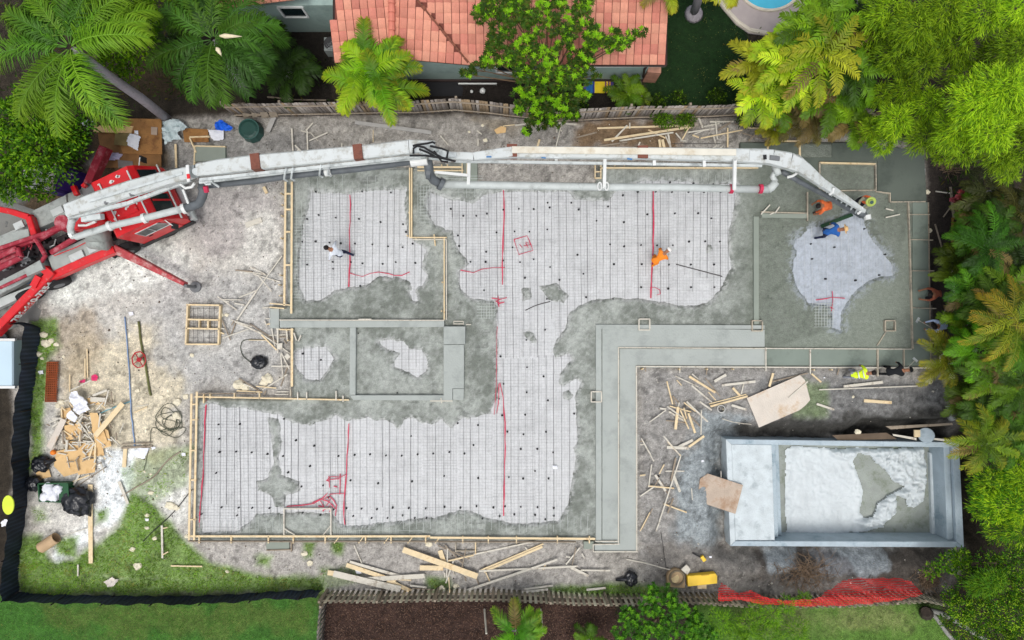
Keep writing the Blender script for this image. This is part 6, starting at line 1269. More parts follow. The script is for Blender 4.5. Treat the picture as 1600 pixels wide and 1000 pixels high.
wood_fence("short slatted fence running down from the corner beside the bark mulch", [(511,928),(508,960),(505,1000),(503,1060)], 1.35, .115, .095, M_oldwood, [(122,120,116),(104,102,98),(138,134,128)], lean=.0)
# broken boards leaning at the left end of the back fence
LB_ = []
for i in range(4):
    x = 372 + i * 14; LB_.append((x, 'weathered board leaning at the broken left end of the back fence', slab_px("fence_board", [(x, 160 + i), (x + 11, 160 + i), (x + 21, 183 + random.uniform(-3, 2)), (x + 9, 184)], [1.2, 1.2, .3, .3], .02, M_oldwood, "weathered board leaning at the broken left end of the back fence", "board", "leaning boards of the broken fence end")))
rank(LB_)
# black silt fence
def silt(pts, h, label, seed=0):
    M_s = attr_mat("silt_mesh", .7, .15, (2, 60), .3, 60); P_ = [W(x, y, 0) for x, y in pts]; r = root("silt_fence", P_[len(P_) // 2], label, "fence"); n = 0; Q = []
    for a_, b_ in zip(P_[:-1], P_[1:]):
        m_ = max(2, int((b_ - a_).length / .06)); Q += [a_.lerp(b_, i / m_) for i in range(m_)]
    Q.append(P_[-1]); rows = 9; V = []; C = []; d = 0
    for i, q in enumerate(Q):
        t = (Q[min(i + 1, len(Q) - 1)] - Q[max(i - 1, 0)]).normalized(); nr = Vector((-t.y, t.x, 0)); 
        for j in range(rows):
            f = j / (rows - 1); w_ = .05 * math.sin(i * .16 + seed) * math.sin(f * 2.5) + .03 * math.sin(i * .43 + f * 5)
            p = q + nr * (w_ + .05 * f); V.append((p.x, p.y, gz(q.x, q.y) - .03 + f * h * (1 + .03 * math.sin(i * .1)))); s_ = .8 if i % 3 else 1.7; C.append(np.array(RGB(34,42,54)) * s_ * (1 + .3 * math.sin(i * .037)))
    idx = np.arange(len(Q) * rows).reshape(len(Q), rows); F = np.stack([idx[:-1, :-1], idx[1:, :-1], idx[1:, 1:], idx[:-1, 1:]], -1).reshape(-1, 4)
    np_mesh("fabric", np.array(V), F, np.array(C), M_s, r, smooth=True)
    for i in range(0, len(Q), 34):
        mb = MB(); mb.bar(Q[i] + Vector((0, 0, 0)), Q[i] + Vector((0.02, 0, h + .03)), .04, .04); make("post", mb, M_dark, r)
silt([(44,506),(64,512),(60,560),(52,620),(47,680),(46,740),(42,790),(33,850),(29,890),(29,924)], 1.15, "tall black silt fence down the left side of the yard", 1)
silt([(29,925),(80,929),(150,930),(220,931),(300,931),(360,929),(420,925),(470,922),(505,921)], 1.05, "long black silt fence along the bottom left grass", 4)
# red safety net
def rednet():
    P_ = [(1116,932),(1118,918),(1128,911),(1150,921),(1170,918),(1186,924),(1215,930),(1262,928),(1290,918),(1320,908),(1350,905),(1400,906),(1424,908),(1434,922),(1400,928),(1350,936),(1300,939),(1240,939),(1190,937),(1150,930)]
    h = .95; k = (CAMH - h) / FPX; Pw = np.array([W(x, y, h).xy for x, y in P_]); st = .02
    X, Y, F = grid(Pw[:, 0].min(), Pw[:, 0].max(), Pw[:, 1].min(), Pw[:, 1].max(), st); nx = int((Pw[:, 0].max() - Pw[:, 0].min()) / st) + 1; ny = len(X) // nx
    ax, ay = W(1100, 924, 0), W(1440, 924, 0)
    dl = sdf(X, Y, Pw); yb = W(0, 926, 0).y
    drop = np.clip((Y - (W(0, 930, 1.3).y)) / .5, 0, 1)
    Z = 1.42 - .75 * drop + .12 * fbm(X * 3, Y * 3, 3) + .10 * np.abs(np.sin(X * 2 + Y * 7 + 2 * fbm(X, Y, 5)))
    ii = np.arange(len(F)); cx = ii % (nx - 1); cy = ii // (nx - 1)
    hole = ((cx % 3) < 2) & ((cy % 3) < 2)
    keep = (dl > 0)[F].all(1) & ~hole; V, F2, _ = compact(np.stack([X, Y, Z], -1), F[keep]); c = V.mean(0)
    np_mesh("safety_net", V, F2, None, mat("red_net", RGB(204,34,36), .55, .12, 4), label="bright red plastic safety net draped over the slatted fence", cat="safety net", off=(c[0], c[1], 0))
rednet()
# =============== toilet, tank, sign ===============
M_purp = mat("purple_plastic", RGB(58,38,120), .5, .15, 2)
tl = root("portable_toilet", W(88, 290, 0), "purple portable toilet with a white roof half hidden under the tree", "portable toilet")
c0 = W(58, 272, 2.3); ang = math.radians(-8)
def rot(dx, dy): return (c0.x + dx * math.cos(ang) - dy * math.sin(ang), c0.y + dx * math.sin(ang) + dy * math.cos(ang))
mb = MB(); mb.prism([rot(-.56, -.56), rot(.56, -.56), rot(.56, .56), rot(-.56, .56)], .0, 2.15, 0, .03); make("body", mb, M_purp, tl)
mb = MB(); mb.prism([rot(-.6, -.6), rot(.6, -.6), rot(.6, .6), rot(-.6, .6)], 2.15, 2.34, 0, .1); make("roof", mb, M_white, tl)
mb = MB(); p = rot(.575, -.1); mb.bar((rot(.575, -.4)[0], rot(.575, -.4)[1], 1.05), (rot(.575, .4)[0], rot(.575, .4)[1], 1.05), .03, 1.9); dd = make("door", mb, mat("purple2", RGB(70,48,140), .5, .1), tl)
mb = MB(); mb.bar((rot(.60, .28)[0], rot(.60, .28)[1], 1.1), (rot(.60, .34)[0], rot(.60, .34)[1], 1.1), .04, .14); make("handle", mb, M_white, dd)
mb = MB(); mb.tube([(*rot(.45, .45), 2.2), (*rot(.45, .45), 2.5)], .05, 10); make("vent", mb, M_white, tl)
tn = root("water_tank", W(2, 570, 0), "pale blue white tank lid cut off by the left edge beside the black fence", "tank")
mb = MB(); px_box(mb, -70, 532, 20, 604, .05, .8, .8, 0, .06); make("body", mb, mat("van_blue", RGB(186,208,220), .35, .04, .6), tn)
mb = MB(); px_box(mb, -70, 529, 23, 533, .7, .84, .84); make("rail", mb, M_white, tn); mb = MB(); px_box(mb, -70, 603, 23, 607, .7, .84, .84); make("rail", mb, M_white, tn)
sg = MB(); p = W(13, 789, 1.25); sg.prism([(p.x + .24 * math.cos(t), p.y + .40 * math.sin(t)) for t in np.linspace(0, 6.0, 20)], 1.22, 1.27); make("disc", sg, mat("lime_plastic", RGB(206,226,62), .5, .08, 2), label="bright lime oval disc lying on top of the black fence", cat="disc")
flat("driveway", [(-60,345),(25,318),(60,330),(80,440),(60,500),(-60,540)], .0, mat("drive_grey", RGB(124,124,120), .9, .08, 2, .3, 20), .02, kind="structure")
hose([(1450,955),(1462,965),(1480,990),(1500,1010)], .09, mat("root_grey", RGB(140,140,134), .9, .15, 4, .5, 15), "short pale exposed root at the lower right lawn corner", "tree_root", "root")
hose([(1452,953),(1475,960),(1505,978),(1540,1000),(1560,1020)], .11, MATS["root_grey"], "long pale exposed root reaching under the bushes at the lower right", "tree_root", "root")
mb = MB(); mb.tube([W(1447,958,0), W(1447,956,.5)], [.3,.2], 10); make("tree_stump", mb, mat("stump", RGB(58,50,44), .9, .3, 5, .5), label="dark stump where the two pale roots meet", cat="stump")
# =============== workers ===============
M_skin = mat("skin", RGB(150,104,78), .6, .08, 8); M_boot = mat("boots", RGB(46,40,36), .7, .2, 8)
def cloth(n, c): return mat("cloth_" + n, RGB(*c), .85, .12, 9, .5, 14)
def person(px, py, face, label, shirt, pants, lean=50, step=.35, hand_l=(.45, .22, .45), hand_r=(.40, -.25, .40), sleeve=True, crouch=.0, head="hair", headcol=(30,24,22), vest=None, ground=.12, twist=0, hbody=None, sit=0):
    """px,py = middle of the back as seen in the photo at about 1 m up; face = heading in degrees; the body is one skinned mesh"""
    ln = math.radians(lean); hp = .93 - crouch; tors = .50
    pel = Vector((-.28 * math.sin(ln), 0, hp)); ax = Vector((math.sin(ln), 0, math.cos(ln))); side = Vector((0, 1, 0))
    waist = pel + ax * .18; chest = pel + ax * .40; neck = pel + ax * .55; hd = (ax * .6 + Vector((.45, 0, .25)) * (1 if lean > 30 else .2)).normalized(); h1 = neck + hd * .10; h2 = neck + hd * .235
    J = {}; E = []; R = {}
    def j(n, p, r, par=None):
        J[n] = Vector(p); R[n] = r
        if par: E.append((par, n))
    j('pel', pel, .145); j('waist', waist, .125, 'pel'); j('chest', chest, .165, 'waist'); j('neck', neck, .06, 'chest'); j('h1', h1, .085, 'neck'); j('h2', h2, .088, 'h1')
    for s, nm, hand in ((1, 'l', hand_l), (-1, 'r', hand_r)):
        sh = chest + ax * .07 + side * s * .19; hv = Vector(hand) + Vector((0, 0, ground * 0)); d = hv - sh; Ld = min(d.length, .56); hv = sh + d.normalized() * Ld
        mid = (sh + hv) / 2; bend = math.sqrt(max(0, .29 ** 2 - (Ld / 2) ** 2)); el_ = mid + (side * s * .7 + Vector((-.3, 0, .35))).normalized() * bend
        j('sh' + nm, sh, .075, 'chest'); j('el' + nm, el_, .05, 'sh' + nm); j('wr' + nm, hv, .034, 'el' + nm); j('ha' + nm, hv + (hv - el_).normalized() * .07, .036, 'wr' + nm)
        hip = pel + side * s * .10 - Vector((0, 0, .06)); st = step * s * .5; an = Vector((pel.x + .10 * math.sin(ln) + st, s * .13, .09)); d = an - hip; Ld = min(d.length, .86); an = hip + d.normalized() * Ld; an.z = .09
        kn = (hip + an) / 2 + Vector((1, s * .15, 0)).normalized() * math.sqrt(max(.0004, .44 ** 2 - ((an - hip).length / 2) ** 2))
        j('hip' + nm, hip, .098, 'pel'); j('kn' + nm, kn, .066, 'hip' + nm); j('an' + nm, an, .048, 'kn' + nm); j('to' + nm, an + Vector((.17, s * .02, -.045)), .042, 'an' + nm)
    names = list(J); me = bpy.data.meshes.new("p"); me.from_pydata([J[n] for n in names], [(names.index(a_), names.index(b_)) for a_, b_ in E], [])
    ob = bpy.data.objects.new("p", me); S.collection.objects.link(ob); sk = ob.modifiers.new("s", 'SKIN'); ss = ob.modifiers.new("u", 'SUBSURF'); ss.levels = 2; ss.render_levels = 2
    sv = me.skin_vertices[0].data
    for i, n in enumerate(names): r = R[n]; sv[i].radius = (r * (.8 if n in ('chest', 'waist') else 1), r); sv[i].use_root = (n == 'pel')
    # broaden chest across
    bpy.context.view_layer.update(); ev = ob.evaluated_get(bpy.context.evaluated_depsgraph_get()); m2 = bpy.data.meshes.new_from_object(ev); bpy.data.objects.remove(ob)
    vs = [v.co.copy() for v in m2.vertices]; fs = [tuple(p.vertices) for p in m2.polygons]
    bones = []
    for a_, b_ in E:
        k = 0
        if b_ in ('neck', 'h1', 'h2'): k = 0
        if b_ in ('waist', 'chest') or b_[:2] in ('sh', 'el'): k = 1
        if b_[:2] == 'wr': k = 1 if sleeve else 0
        if b_[:2] == 'ha': k = 0
        if b_[:3] == 'hip' or b_[:2] in ('kn', 'an'): k = 2
        if b_[:2] == 'to': k = 3
        bones.append((J[a_], J[b_], (R[a_] + R[b_]) / 2, k))
    def cls(c):
        best = None
        for a_, b_, r, k in bones:
            d = b_ - a_; t = max(0, min(1, (c - a_).dot(d) / d.length_squared)); q = (c - a_ - d * t).length - r
            if best is None or q < best[0]: best = (q, k)
        return best[1]
    mi = [cls(sum((vs[i] for i in f), Vector()) / len(f)) for f in fs]
    mb = MB(); mb.add(vs, fs); mb.m = mi
    for s, nm in ((1, 'l'), (-1, 'r')):      # palm, four fingers and a thumb
        wv = J['ha' + nm]; d = (J['ha' + nm] - J['wr' + nm]).normalized(); ac = side - d * side.dot(d); ac.normalize(); dn = d.cross(ac); dn = dn if dn.z < 0 else -dn
        for k, (o_, ll) in enumerate(((-.027, .066), (-.009, .078), (.009, .072), (.027, .055))):
            b0 = wv + ac * o_ + d * .01; mb.tube([b0, b0 + d * ll * .5 + dn * .012, b0 + d * ll * .8 + dn * .035], [.0095, .009, .007], 6, 0)
        b0 = J['wr' + nm] + ac * (.03 * -s) + d * .03; mb.tube([b0, b0 + ac * (.03 * -s) + d * .03, b0 + ac * (.035 * -s) + d * .06], [.012, .011, .008], 6, 0)
    # nose and ears
    fw = hd.cross(side); fw = fw if fw.x > 0 or fw.z < 0 else -fw
    fwd = (Vector((1, 0, 0)) - hd * hd.x).normalized(); hc = (J['h1'] + J['h2']) / 2 + hd * .02
    mb.blob(hc + fwd * .095 - hd * .01, (.018, .014, .02), 1, 0, 0, 1)
    for s in (1, -1):
        mb.blob(hc + side * s * .088, (.014, .010, .026), 1, 0, 0, 1); mb.blob(hc + fwd * .083 + side * s * .03 + hd * .02, (.010, .012, .008), 1, 0, 3, 1)
    A_ = math.radians(face); rot = Matrix.Rotation(A_, 3, 'Z'); back = rot @ ((pel + neck) / 2); tgt = W(px, py, ground + back.z); base = Vector((tgt.x - back.x, tgt.y - back.y, ground))
    r = root("person", base, label, "person", "workers pouring the concrete")
    tf = lambda p: rot @ Vector(p) + base
    mb.v = [tuple(tf(v)) for v in mb.v]
    make("body", mb, [M_skin, shirt, pants, M_boot], r, smooth=True)
    top = J['h2'] + hd * .0; up = hd
    if head == "hair":
        h = MB(); h.blob(tf(hc + hd * .035 - fwd * .018), (.105, .105, .095), 3, .05, 0, 3); make("hair", h, mat("hair_%d" % headcol[0], RGB(*headcol), .7, .2, 12), r, smooth=True)
    else:
        h = MB(); u3 = (rot @ hd); c = tf(hc + hd * .03); br = {"straw": .21, "bucket": .20, "cap": .115, "hard": .145}[head]
        h.tube([c, c + u3 * .012, c + u3 * .02], [br, br, .12], 20); h.tube([c + u3 * .01, c + u3 * .07, c + u3 * .10, c + u3 * .115], [.118, .11, .08, .03], 18)
        if head == "cap": f3 = rot @ fwd; h.bar(c + f3 * .08, c + f3 * .19, .15, .012)
        make("hat", h, mat("hat_%d_%d_%d" % headcol, RGB(*headcol), .7, .1, 12), r, smooth=(head != "cap"))
        if head == "bucket": h = MB(); h.tube([c + u3 * .112, c + u3 * .122], [.075, .06], 14); make("hat_top", h, mat("hat_top", RGB(60,84,84), .8, .1), r)
    if vest:
        h = MB(); 
        for s in (1, -1): h.tube([tf(J['chest'] + ax * .10 + side * s * .10 - ax.cross(side) * 0), tf(pel + ax * .1 + side * s * .11)], [.10, .11], 10)
        h2 = MB()
        for t in (.35, .7):
            p = pel.lerp(neck, t); u_ = (rot @ ax); h2.tube([tf(p) - u_ * .02, tf(p) + u_ * .02], [.178, .178], 18)
        make("reflective_band", h2, vest, r)
    return r
NAVY = cloth("navy", (34,40,66)); WHT = cloth("white", (214,220,228)); ORG = cloth("orange", (232,132,40)); ORG2 = cloth("orange2", (222,110,60)); BLU = cloth("blue", (38,90,160)); DRK = cloth("dark", (36,34,40)); GRY = cloth("grey", (140,142,150)); PBL = cloth("paleblue", (176,192,224)); BRN = cloth("brown", (140,78,58)); LIM = cloth("lime", (214,240,50)); GRN = cloth("greyg", (150,150,130)); BLK = cloth("black", (24,26,30))
person(525, 393, 158, "worker in a white shirt striding across the mesh of the upper left room", WHT, NAVY, 40, .75, hand_l=(.25, .45, .75), hand_r=(.3, -.42, .7), ground=.1)
person(1031, 402, 42, "worker in orange clothes and a white cap bending over the mesh", ORG, ORG, 62, .3, head="cap", headcol=(226,224,220), ground=.1)
person(1291, 321, 188, "worker in an orange shirt with dark hair bending beside the pump hose", ORG2, ORG2, 65, .3, hand_l=(.35, .3, .35), hand_r=(.4, -.2, .3), sleeve=False)
person(1354, 312, 250, "worker in a lime and dark bucket hat steering the end of the pump hose", GRN, DRK, 18, .25, hand_l=(.32, .1, .95), hand_r=(.32, -.1, .95), head="bucket", headcol=(172,190,96), vest=mat("org_band", RGB(230,110,60), .6))
person(1301, 361, 8, "worker in a blue shirt and straw hat pulling the green screed board", BLU, NAVY, 50, .4, hand_l=(.2, .4, .5), hand_r=(.5, -.1, .5), head="straw", headcol=(222,184,130))
person(1472, 509, 186, "worker in a pale blue shirt leaning in from the right edge of the slab", PBL, GRY, 66, .35, hand_l=(.55, .1, .3), hand_r=(.5, -.2, .3), ground=0)
person(1464, 459, 184, "worker in a rusty brown shirt crouching at the right edge of the slab", BRN, DRK, 62, .3, crouch=.28, hand_l=(.5, .2, .25), hand_r=(.5, -.2, .25), sleeve=False, ground=0)
person(1345, 585, 12, "worker in a bright yellow vest below the lower right edge of the slab", LIM, GRY, 64, .3, hand_l=(.35, .35, .3), hand_r=(.45, -.1, .3), sleeve=False, ground=0, vest=mat("silver_band", RGB(200,206,200), .4))
person(1401, 580, 10, "worker in black finishing the edge below the lower right walkway", BLK, BLK, 64, .3, hand_l=(.4, .35, .3), hand_r=(.5, .1, .3), sleeve=True, head="cap", headcol=(20,22,24), ground=0)
mb = MB(); mb.bar(W(1283, 354, .18), W(1332, 335, .18), .16, .05, bev=.01); mb.bar(W(1285, 351, .22), W(1331, 333.5, .22), .04, .05)
make("screed_board", mb, mat("screed_green", RGB(34,66,42), .5, .15, 3), label="dark green screed board lying between the pump hose and the blue shirted worker", cat="screed board")
def tool(a_, b_, label, hw=.12):
    r = root("hand_float", W(*a_, .18), label, "hand float"); mb = MB(); d = (W(*b_, .2) - W(*a_, .2)).normalized(); n_ = Vector((-d.y, d.x, 0)); c = W(*a_, .17)
    mb.bar(c - n_ * hw, c + n_ * hw, .1, .02); make("blade", mb, M_wht2, r); mb = MB(); mb.tube([c + Vector((0, 0, .02)), W(*b_, .5)], .014, 6); make("handle", mb, M_wood, r)
tool((1434, 500), (1462, 516), "white bladed float on a stick held by the pale blue shirted worker")
tool((1430, 562), (1416, 577), "small pale float held by the worker in black")
# splashed scraps on the right hand concrete
for x1, y1, x2, y2, lb in ((1189,335,1203,320,"pale stick leaning on the short curb of the right room"),(1211,333,1218,323,"tiny pale stick on the short curb of the right room"),(1203,335,1210,332,"small pale chip on the short curb of the right room"),(1384,340,1406,335,"thin pale stick on the concrete right of the pump hose"),(1384,326,1396,329,"short pale stick right of the green hatted worker")):
    mb = MB(); mb.bar(W(x1, y1, .26), W(x2, y2, .24), .05, .03); make("wood_scrap", mb, M_wood, label=lb, cat="wood scrap")
# =============== plants ===============
M_leaf = attr_mat("leaf", .55, 0, (), 0, spec=.18, transl=.32)
M_leafp = attr_mat("palm_leaf", .5, 0, (), 0, spec=.22, transl=.25)
M_bark = mat("palm_bark", RGB(172,166,172), .9, .15, 4, .6, 20, dirt=RGB(130,122,120), dirt_amt=.3, dscale=4)
M_bark2 = mat("brown_bark", RGB(92,78,62), .9, .2, 4, .6, 20)
PR = np.random.default_rng(77)
def pal(*cs): return np.array([RGB(r * .95, g * 1.0, max(0, b * .62 - 4)) for r, g, b in cs])
def frond_geo(base, head, L, e0, e1, n, ll, lw, col, tipcol=None, droop=.5, swing=.25, fold=.25, wild=1.0):
    """feather leaf; returns V,F,C"""
    t = np.linspace(0, 1, 24); e = np.radians(e0 + (e1 - e0) * t ** 1.2); hd = head + swing * (t - .3) * PR.uniform(-1, 1)
    d = np.stack([np.cos(e) * np.cos(hd), np.cos(e) * np.sin(hd), np.sin(e)], -1); p = np.cumsum(d * (L / 24), 0) + base
    u = np.concatenate([np.linspace(.10, .995, n)] * 2) + PR.uniform(-.004, .004, 2 * n); u = np.clip(u, 0, .995); s = np.repeat([1., -1.], n)
    f = u * 23; i = f.astype(int); fr = (f - i)[:, None]; pos = p[i] * (1 - fr) + p[np.minimum(i + 1, 23)] * fr; tg = d[i]
    sd = np.cross(tg, [0, 0, 1.]); sd /= np.linalg.norm(sd, axis=1)[:, None] + 1e-9; up = np.cross(sd, tg)
    ang = np.radians(38 + 22 * u + PR.uniform(-9, 9, 2 * n) * wild); ang = np.radians(90) - ang * .75
    out = sd * (s * np.sin(ang))[:, None] + tg * np.cos(ang)[:, None] + up * (fold + PR.uniform(-.15, .15, 2 * n) * wild)[:, None]; out /= np.linalg.norm(out, axis=1)[:, None]
    pr = np.clip(np.sin(np.pi * (u * .86 + .10)) ** .6, .15, 1) * PR.uniform(.85, 1.08, 2 * n); le = (ll * pr)[:, None]
    mid = pos + out * le * .5; down = np.zeros_like(out); down[:, 2] = -1
    end = pos + out * le * .92 + down * le * droop * PR.uniform(.6, 1.3, (2 * n, 1))
    wv = np.cross(out, up); wv /= np.linalg.norm(wv, axis=1)[:, None] + 1e-9; w0 = wv * lw * .35; w1 = wv * lw * .5; w2 = wv * lw * .08
    V = np.stack([pos - w0, pos + w0, mid + w1, mid - w1, end + w2, end - w2], 1); k = 2 * n
    F = np.array([[0, 1, 2, 3], [3, 2, 4, 5]])[None] + 6 * np.arange(k)[:, None, None]
    c = col * PR.uniform(.78, 1.25, (k, 1)); C = np.repeat(c[:, None], 6, 1)
    if tipcol is not None:
        m = (np.clip((u - .35) * 1.3, 0, 1) * PR.uniform(.3, 1, k))[:, None, None] * np.array([.2, .2, .7, .7, 1, 1])[None, :, None]; C = C * (1 - m) + tipcol * m
    # rachis as a thin ribbon pair
    rw = (.022 * (1 - t * .75))[:, None] * (L / 2.5); sdr = np.cross(d, [0, 0, 1.]); sdr /= np.linalg.norm(sdr, axis=1)[:, None]
    RV = np.stack([p - sdr * rw, p + sdr * rw, p + np.array([0, 0, .015])], 1).reshape(-1, 3); RF = []
    for q in range(23): a_ = 3 * q; RF += [(a_, a_ + 3, a_ + 5, a_ + 2), (a_ + 1, a_ + 2, a_ + 5, a_ + 4), (a_, a_ + 1, a_ + 4, a_ + 3)]
    RC = np.tile(np.minimum(col * 1.5 + .03, .5), (len(RV), 1))
    V = np.concatenate([V.reshape(-1, 3), RV]); F = np.concatenate([F.reshape(-1, 4), np.array(RF) + 6 * k]); return V, F, np.concatenate([C.reshape(-1, 3), RC])
def join(parts):
    V = []; F = []; C = []; o = 0
    for v, f, c in parts: V.append(v); F.append(f + o); C.append(c); o += len(v)
    return np.concatenate(V), np.concatenate(F), np.concatenate(C)
def palm(label, base, crown, hc, L, n, pl, tip=None, ll=.55, lw=.035, nl=60, heads=None, trunk=.16, bark=M_bark, name="palm_tree", cat="palm tree", group=None, avoid=None, e=(55, -35), spread=.0, stems=1, droop=.5, fold=.25, flat=None):
    b = W(*base, 0); b.z = 0; c = W(*crown, hc); r = root(name, b, label, cat, group)
    if trunk:
        mb = MB()
        for s in range(stems):
            o = Vector((random.uniform(-1, 1), random.uniform(-1, 1), 0)) * (spread * .4 if stems > 1 else 0)
            pts = [b + o + Vector((0, 0, -.1)), b + o + (c - b) * .33 + Vector((.04, .03, 0)), b + o + (c - b) * .66, b + o * 2 + (c - b) * .97]
            mb.tube(pts, [trunk * 1.15, trunk * 1.12, trunk, trunk * .72], 12)
        make("trunk", mb, bark, r, smooth=True)
    P_ = []
    for k in range(n):
        hd = heads[k] if heads and k < len(heads) else 2 * math.pi * k / n * 2.4 + PR.uniform(-.3, .3)
        if avoid and not (heads and k < len(heads)):
            q_ = (math.degrees(hd) + 180) % 360 - 180
            if avoid[0] < q_ < avoid[1]: hd += math.pi
        lay = k / n; e0 = e[0] * (1 - lay) + 12 * lay + PR.uniform(-8, 8); e1 = e[1] - 25 * lay + PR.uniform(-12, 12)
        if heads and k < len(heads): e0, e1 = 25 + PR.uniform(-8, 8), e[1]
        o = np.array([PR.uniform(-1, 1), PR.uniform(-1, 1), PR.uniform(-.5, .3)]) * spread
        P_.append(frond_geo(np.array(c) + o, hd, L * PR.uniform(.8, 1.1), e0, e1, nl, ll, lw, (pl[PR.integers(len(pl))] if PR.random() > .07 else np.array(RGB(116,100,56))) * PR.uniform(.55, 1.35), tip, droop, fold=fold, wild=2.2 if L > 2.3 else 1.3))
    V, F, C = join(P_); np_mesh("crown", V, F, np.clip(C, 0, .8), M_leafp, r); return r
def leaves(Pn, D, L, Wd, C, fold=.15):
    n = len(Pn); D = D / (np.linalg.norm(D, axis=1)[:, None] + 1e-9); rnd = PR.normal(size=(n, 3)) * .5 + np.array([0, 0, 1.2]); s = np.cross(D, rnd); s /= np.linalg.norm(s, axis=1)[:, None] + 1e-9; up = np.cross(s, D)
    L = L[:, None]; Wd = Wd[:, None]; m = Pn + D * L * .45 - up * L * 0
    V = np.stack([Pn, m + s * Wd / 2 + up * Wd * fold, Pn + D * L, m - s * Wd / 2 + up * Wd * fold], 1); F = np.arange(4 * n).reshape(n, 4)
    return V.reshape(-1, 3), F, np.repeat(C, 4, 0)
def clump(c, r, n, L, Wd, pl, style="leaf", bright=None, bfrac=.0, hollow=.5):
    c = np.array(c); q = PR.normal(size=(n, 3)); q /= np.linalg.norm(q, axis=1)[:, None]; q[:, 2] = np.where(q[:, 2] < -.35, -q[:, 2], q[:, 2])
    bump = 1 + .28 * np.sin(q[:, 0] * 5 + c[0] * 3) * np.sin(q[:, 1] * 5 + c[1] * 3) + .15 * np.sin(q[:, 2] * 7 + q[:, 0] * 9)
    rad = r * bump * (hollow + (1 - hollow) * PR.random(n) ** .5); P_ = c + q * rad[:, None] * np.array([1, 1, .8])
    if style == "leaf": D = q * .8 + PR.normal(size=(n, 3)) * .55 + np.array([0, 0, -.1])
    elif style == "bamboo": D = q * np.array([1, 1, .2]) * 1.1 + PR.normal(size=(n, 3)) * .40 + np.array([0, 0, -.30])
    C = pl[PR.integers(len(pl), size=n)] * PR.uniform(.7, 1.3, (n, 1))
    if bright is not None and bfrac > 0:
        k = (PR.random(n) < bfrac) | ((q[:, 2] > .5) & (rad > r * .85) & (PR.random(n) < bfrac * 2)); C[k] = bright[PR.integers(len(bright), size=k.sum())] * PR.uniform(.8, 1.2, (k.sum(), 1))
    return leaves(P_, D, L * PR.uniform(.6, 1.25, n), Wd * PR.uniform(.7, 1.2, n), C)
def rosettes(c, r, n, L, Wd, pl, bright, bfrac):
    """twig tips each with a whorl of leaves, spread over a lobe"""
    parts = []; c = np.array(c); m_ = 9
    q = PR.normal(size=(n, 3)); q /= np.linalg.norm(q, axis=1)[:, None]; q[:, 2] = np.abs(q[:, 2]) * .8 - .15; P0 = c + q * (r * (.45 + .6 * PR.random(n)))[:, None]
    isb = PR.random(n) < bfrac; P_ = np.repeat(P0, m_, 0); a_ = np.tile(np.arange(m_) * 2 * np.pi / m_, n) + np.repeat(PR.uniform(0, 6, n), m_)
    D = np.stack([np.cos(a_), np.sin(a_), PR.uniform(-.25, .55, n * m_)], -1) + np.repeat(q * .4, m_, 0)
    b = np.repeat(isb, m_); C = np.where(b[:, None], bright[PR.integers(len(bright), size=n * m_)], pl[PR.integers(len(pl), size=n * m_)]) * PR.uniform(.8, 1.2, (n * m_, 1)); P_ = P_ + np.where(b, .08, 0)[:, None] * np.array([0, 0, 1.])
    return leaves(P_, D, L * PR.uniform(.75, 1.2, n * m_), Wd * PR.uniform(.8, 1.2, n * m_), C)
def tree(label, base, lobes, pl, L=.14, Wd=.06, dens=900, style="leaf", bright=None, bfrac=0., trunk=.14, name="tree", cat="tree", group=None, limb=.05, bark=M_bark2, ros=False, hollow=.5, tone=None):
    b = W(*base, 0); b.z = 0; r = root(name, b, label, cat, group); mb = MB(); cs = [(W(x, y, h), rr_) for x, y, h, rr_ in lobes]
    hm = min(c.z for c, _ in cs) * .55; cen = sum((c for c, _ in cs), Vector()) / len(cs); fork = b.lerp(Vector((cen.x, cen.y, 0)), .5); fork.z = max(.2, hm)
    mb.tube([b - Vector((0, 0, .1)), b.lerp(fork, .5) + Vector((.03, .02, 0)), fork], [trunk, trunk * .85, trunk * .7], 10); 
    make("trunk", mb, bark, r, smooth=True); mb = MB()
    for c, rr_ in cs:
        md = fork.lerp(c, .5) + Vector((random.uniform(-.15, .15), random.uniform(-.15, .15), .1)); mb.tube([fork, md, c], [limb * 1.3, limb * .8, limb * .35], 6)
        for _ in range(4):
            q = Vector((random.uniform(-1, 1), random.uniform(-1, 1), random.uniform(-.2, .8))).normalized() * rr_ * .8; mb.tube([c.lerp(md, .3), c + q], [limb * .4, limb * .15], 4)
    make("limbs", mb, bark, r)
    P_ = []; tones = tone if isinstance(tone, tuple) else (.75, 1.15)
    for c, rr_ in cs:
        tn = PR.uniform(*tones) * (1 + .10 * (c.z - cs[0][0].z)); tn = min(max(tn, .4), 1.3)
        n = int(dens * rr_ ** 2 * (.8 + .4 * random.random()))
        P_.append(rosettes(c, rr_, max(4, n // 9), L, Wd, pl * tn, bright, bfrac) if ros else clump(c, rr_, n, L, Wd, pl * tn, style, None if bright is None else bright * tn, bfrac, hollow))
    V, F, C = join(P_); np_mesh("crown", V, F, np.clip(C, 0, .8), M_leaf, r); return r

G1 = pal((72,104,34),(90,122,38),(56,84,30)); G2 = pal((110,144,42),(128,160,48),(88,122,36)); GD = pal((38,60,28),(48,72,32),(58,82,38)); LM = pal((166,200,54),(186,212,70),(144,182,46),(176,204,52)); YG = pal((156,162,52),(134,146,44),(172,172,66)); YT = np.array(RGB(196,176,60)); OL = pal((112,118,40),(92,104,38),(130,128,48))
hd = lambda a_, b_: math.atan2(-(b_[1] - a_[1]), b_[0] - a_[0])
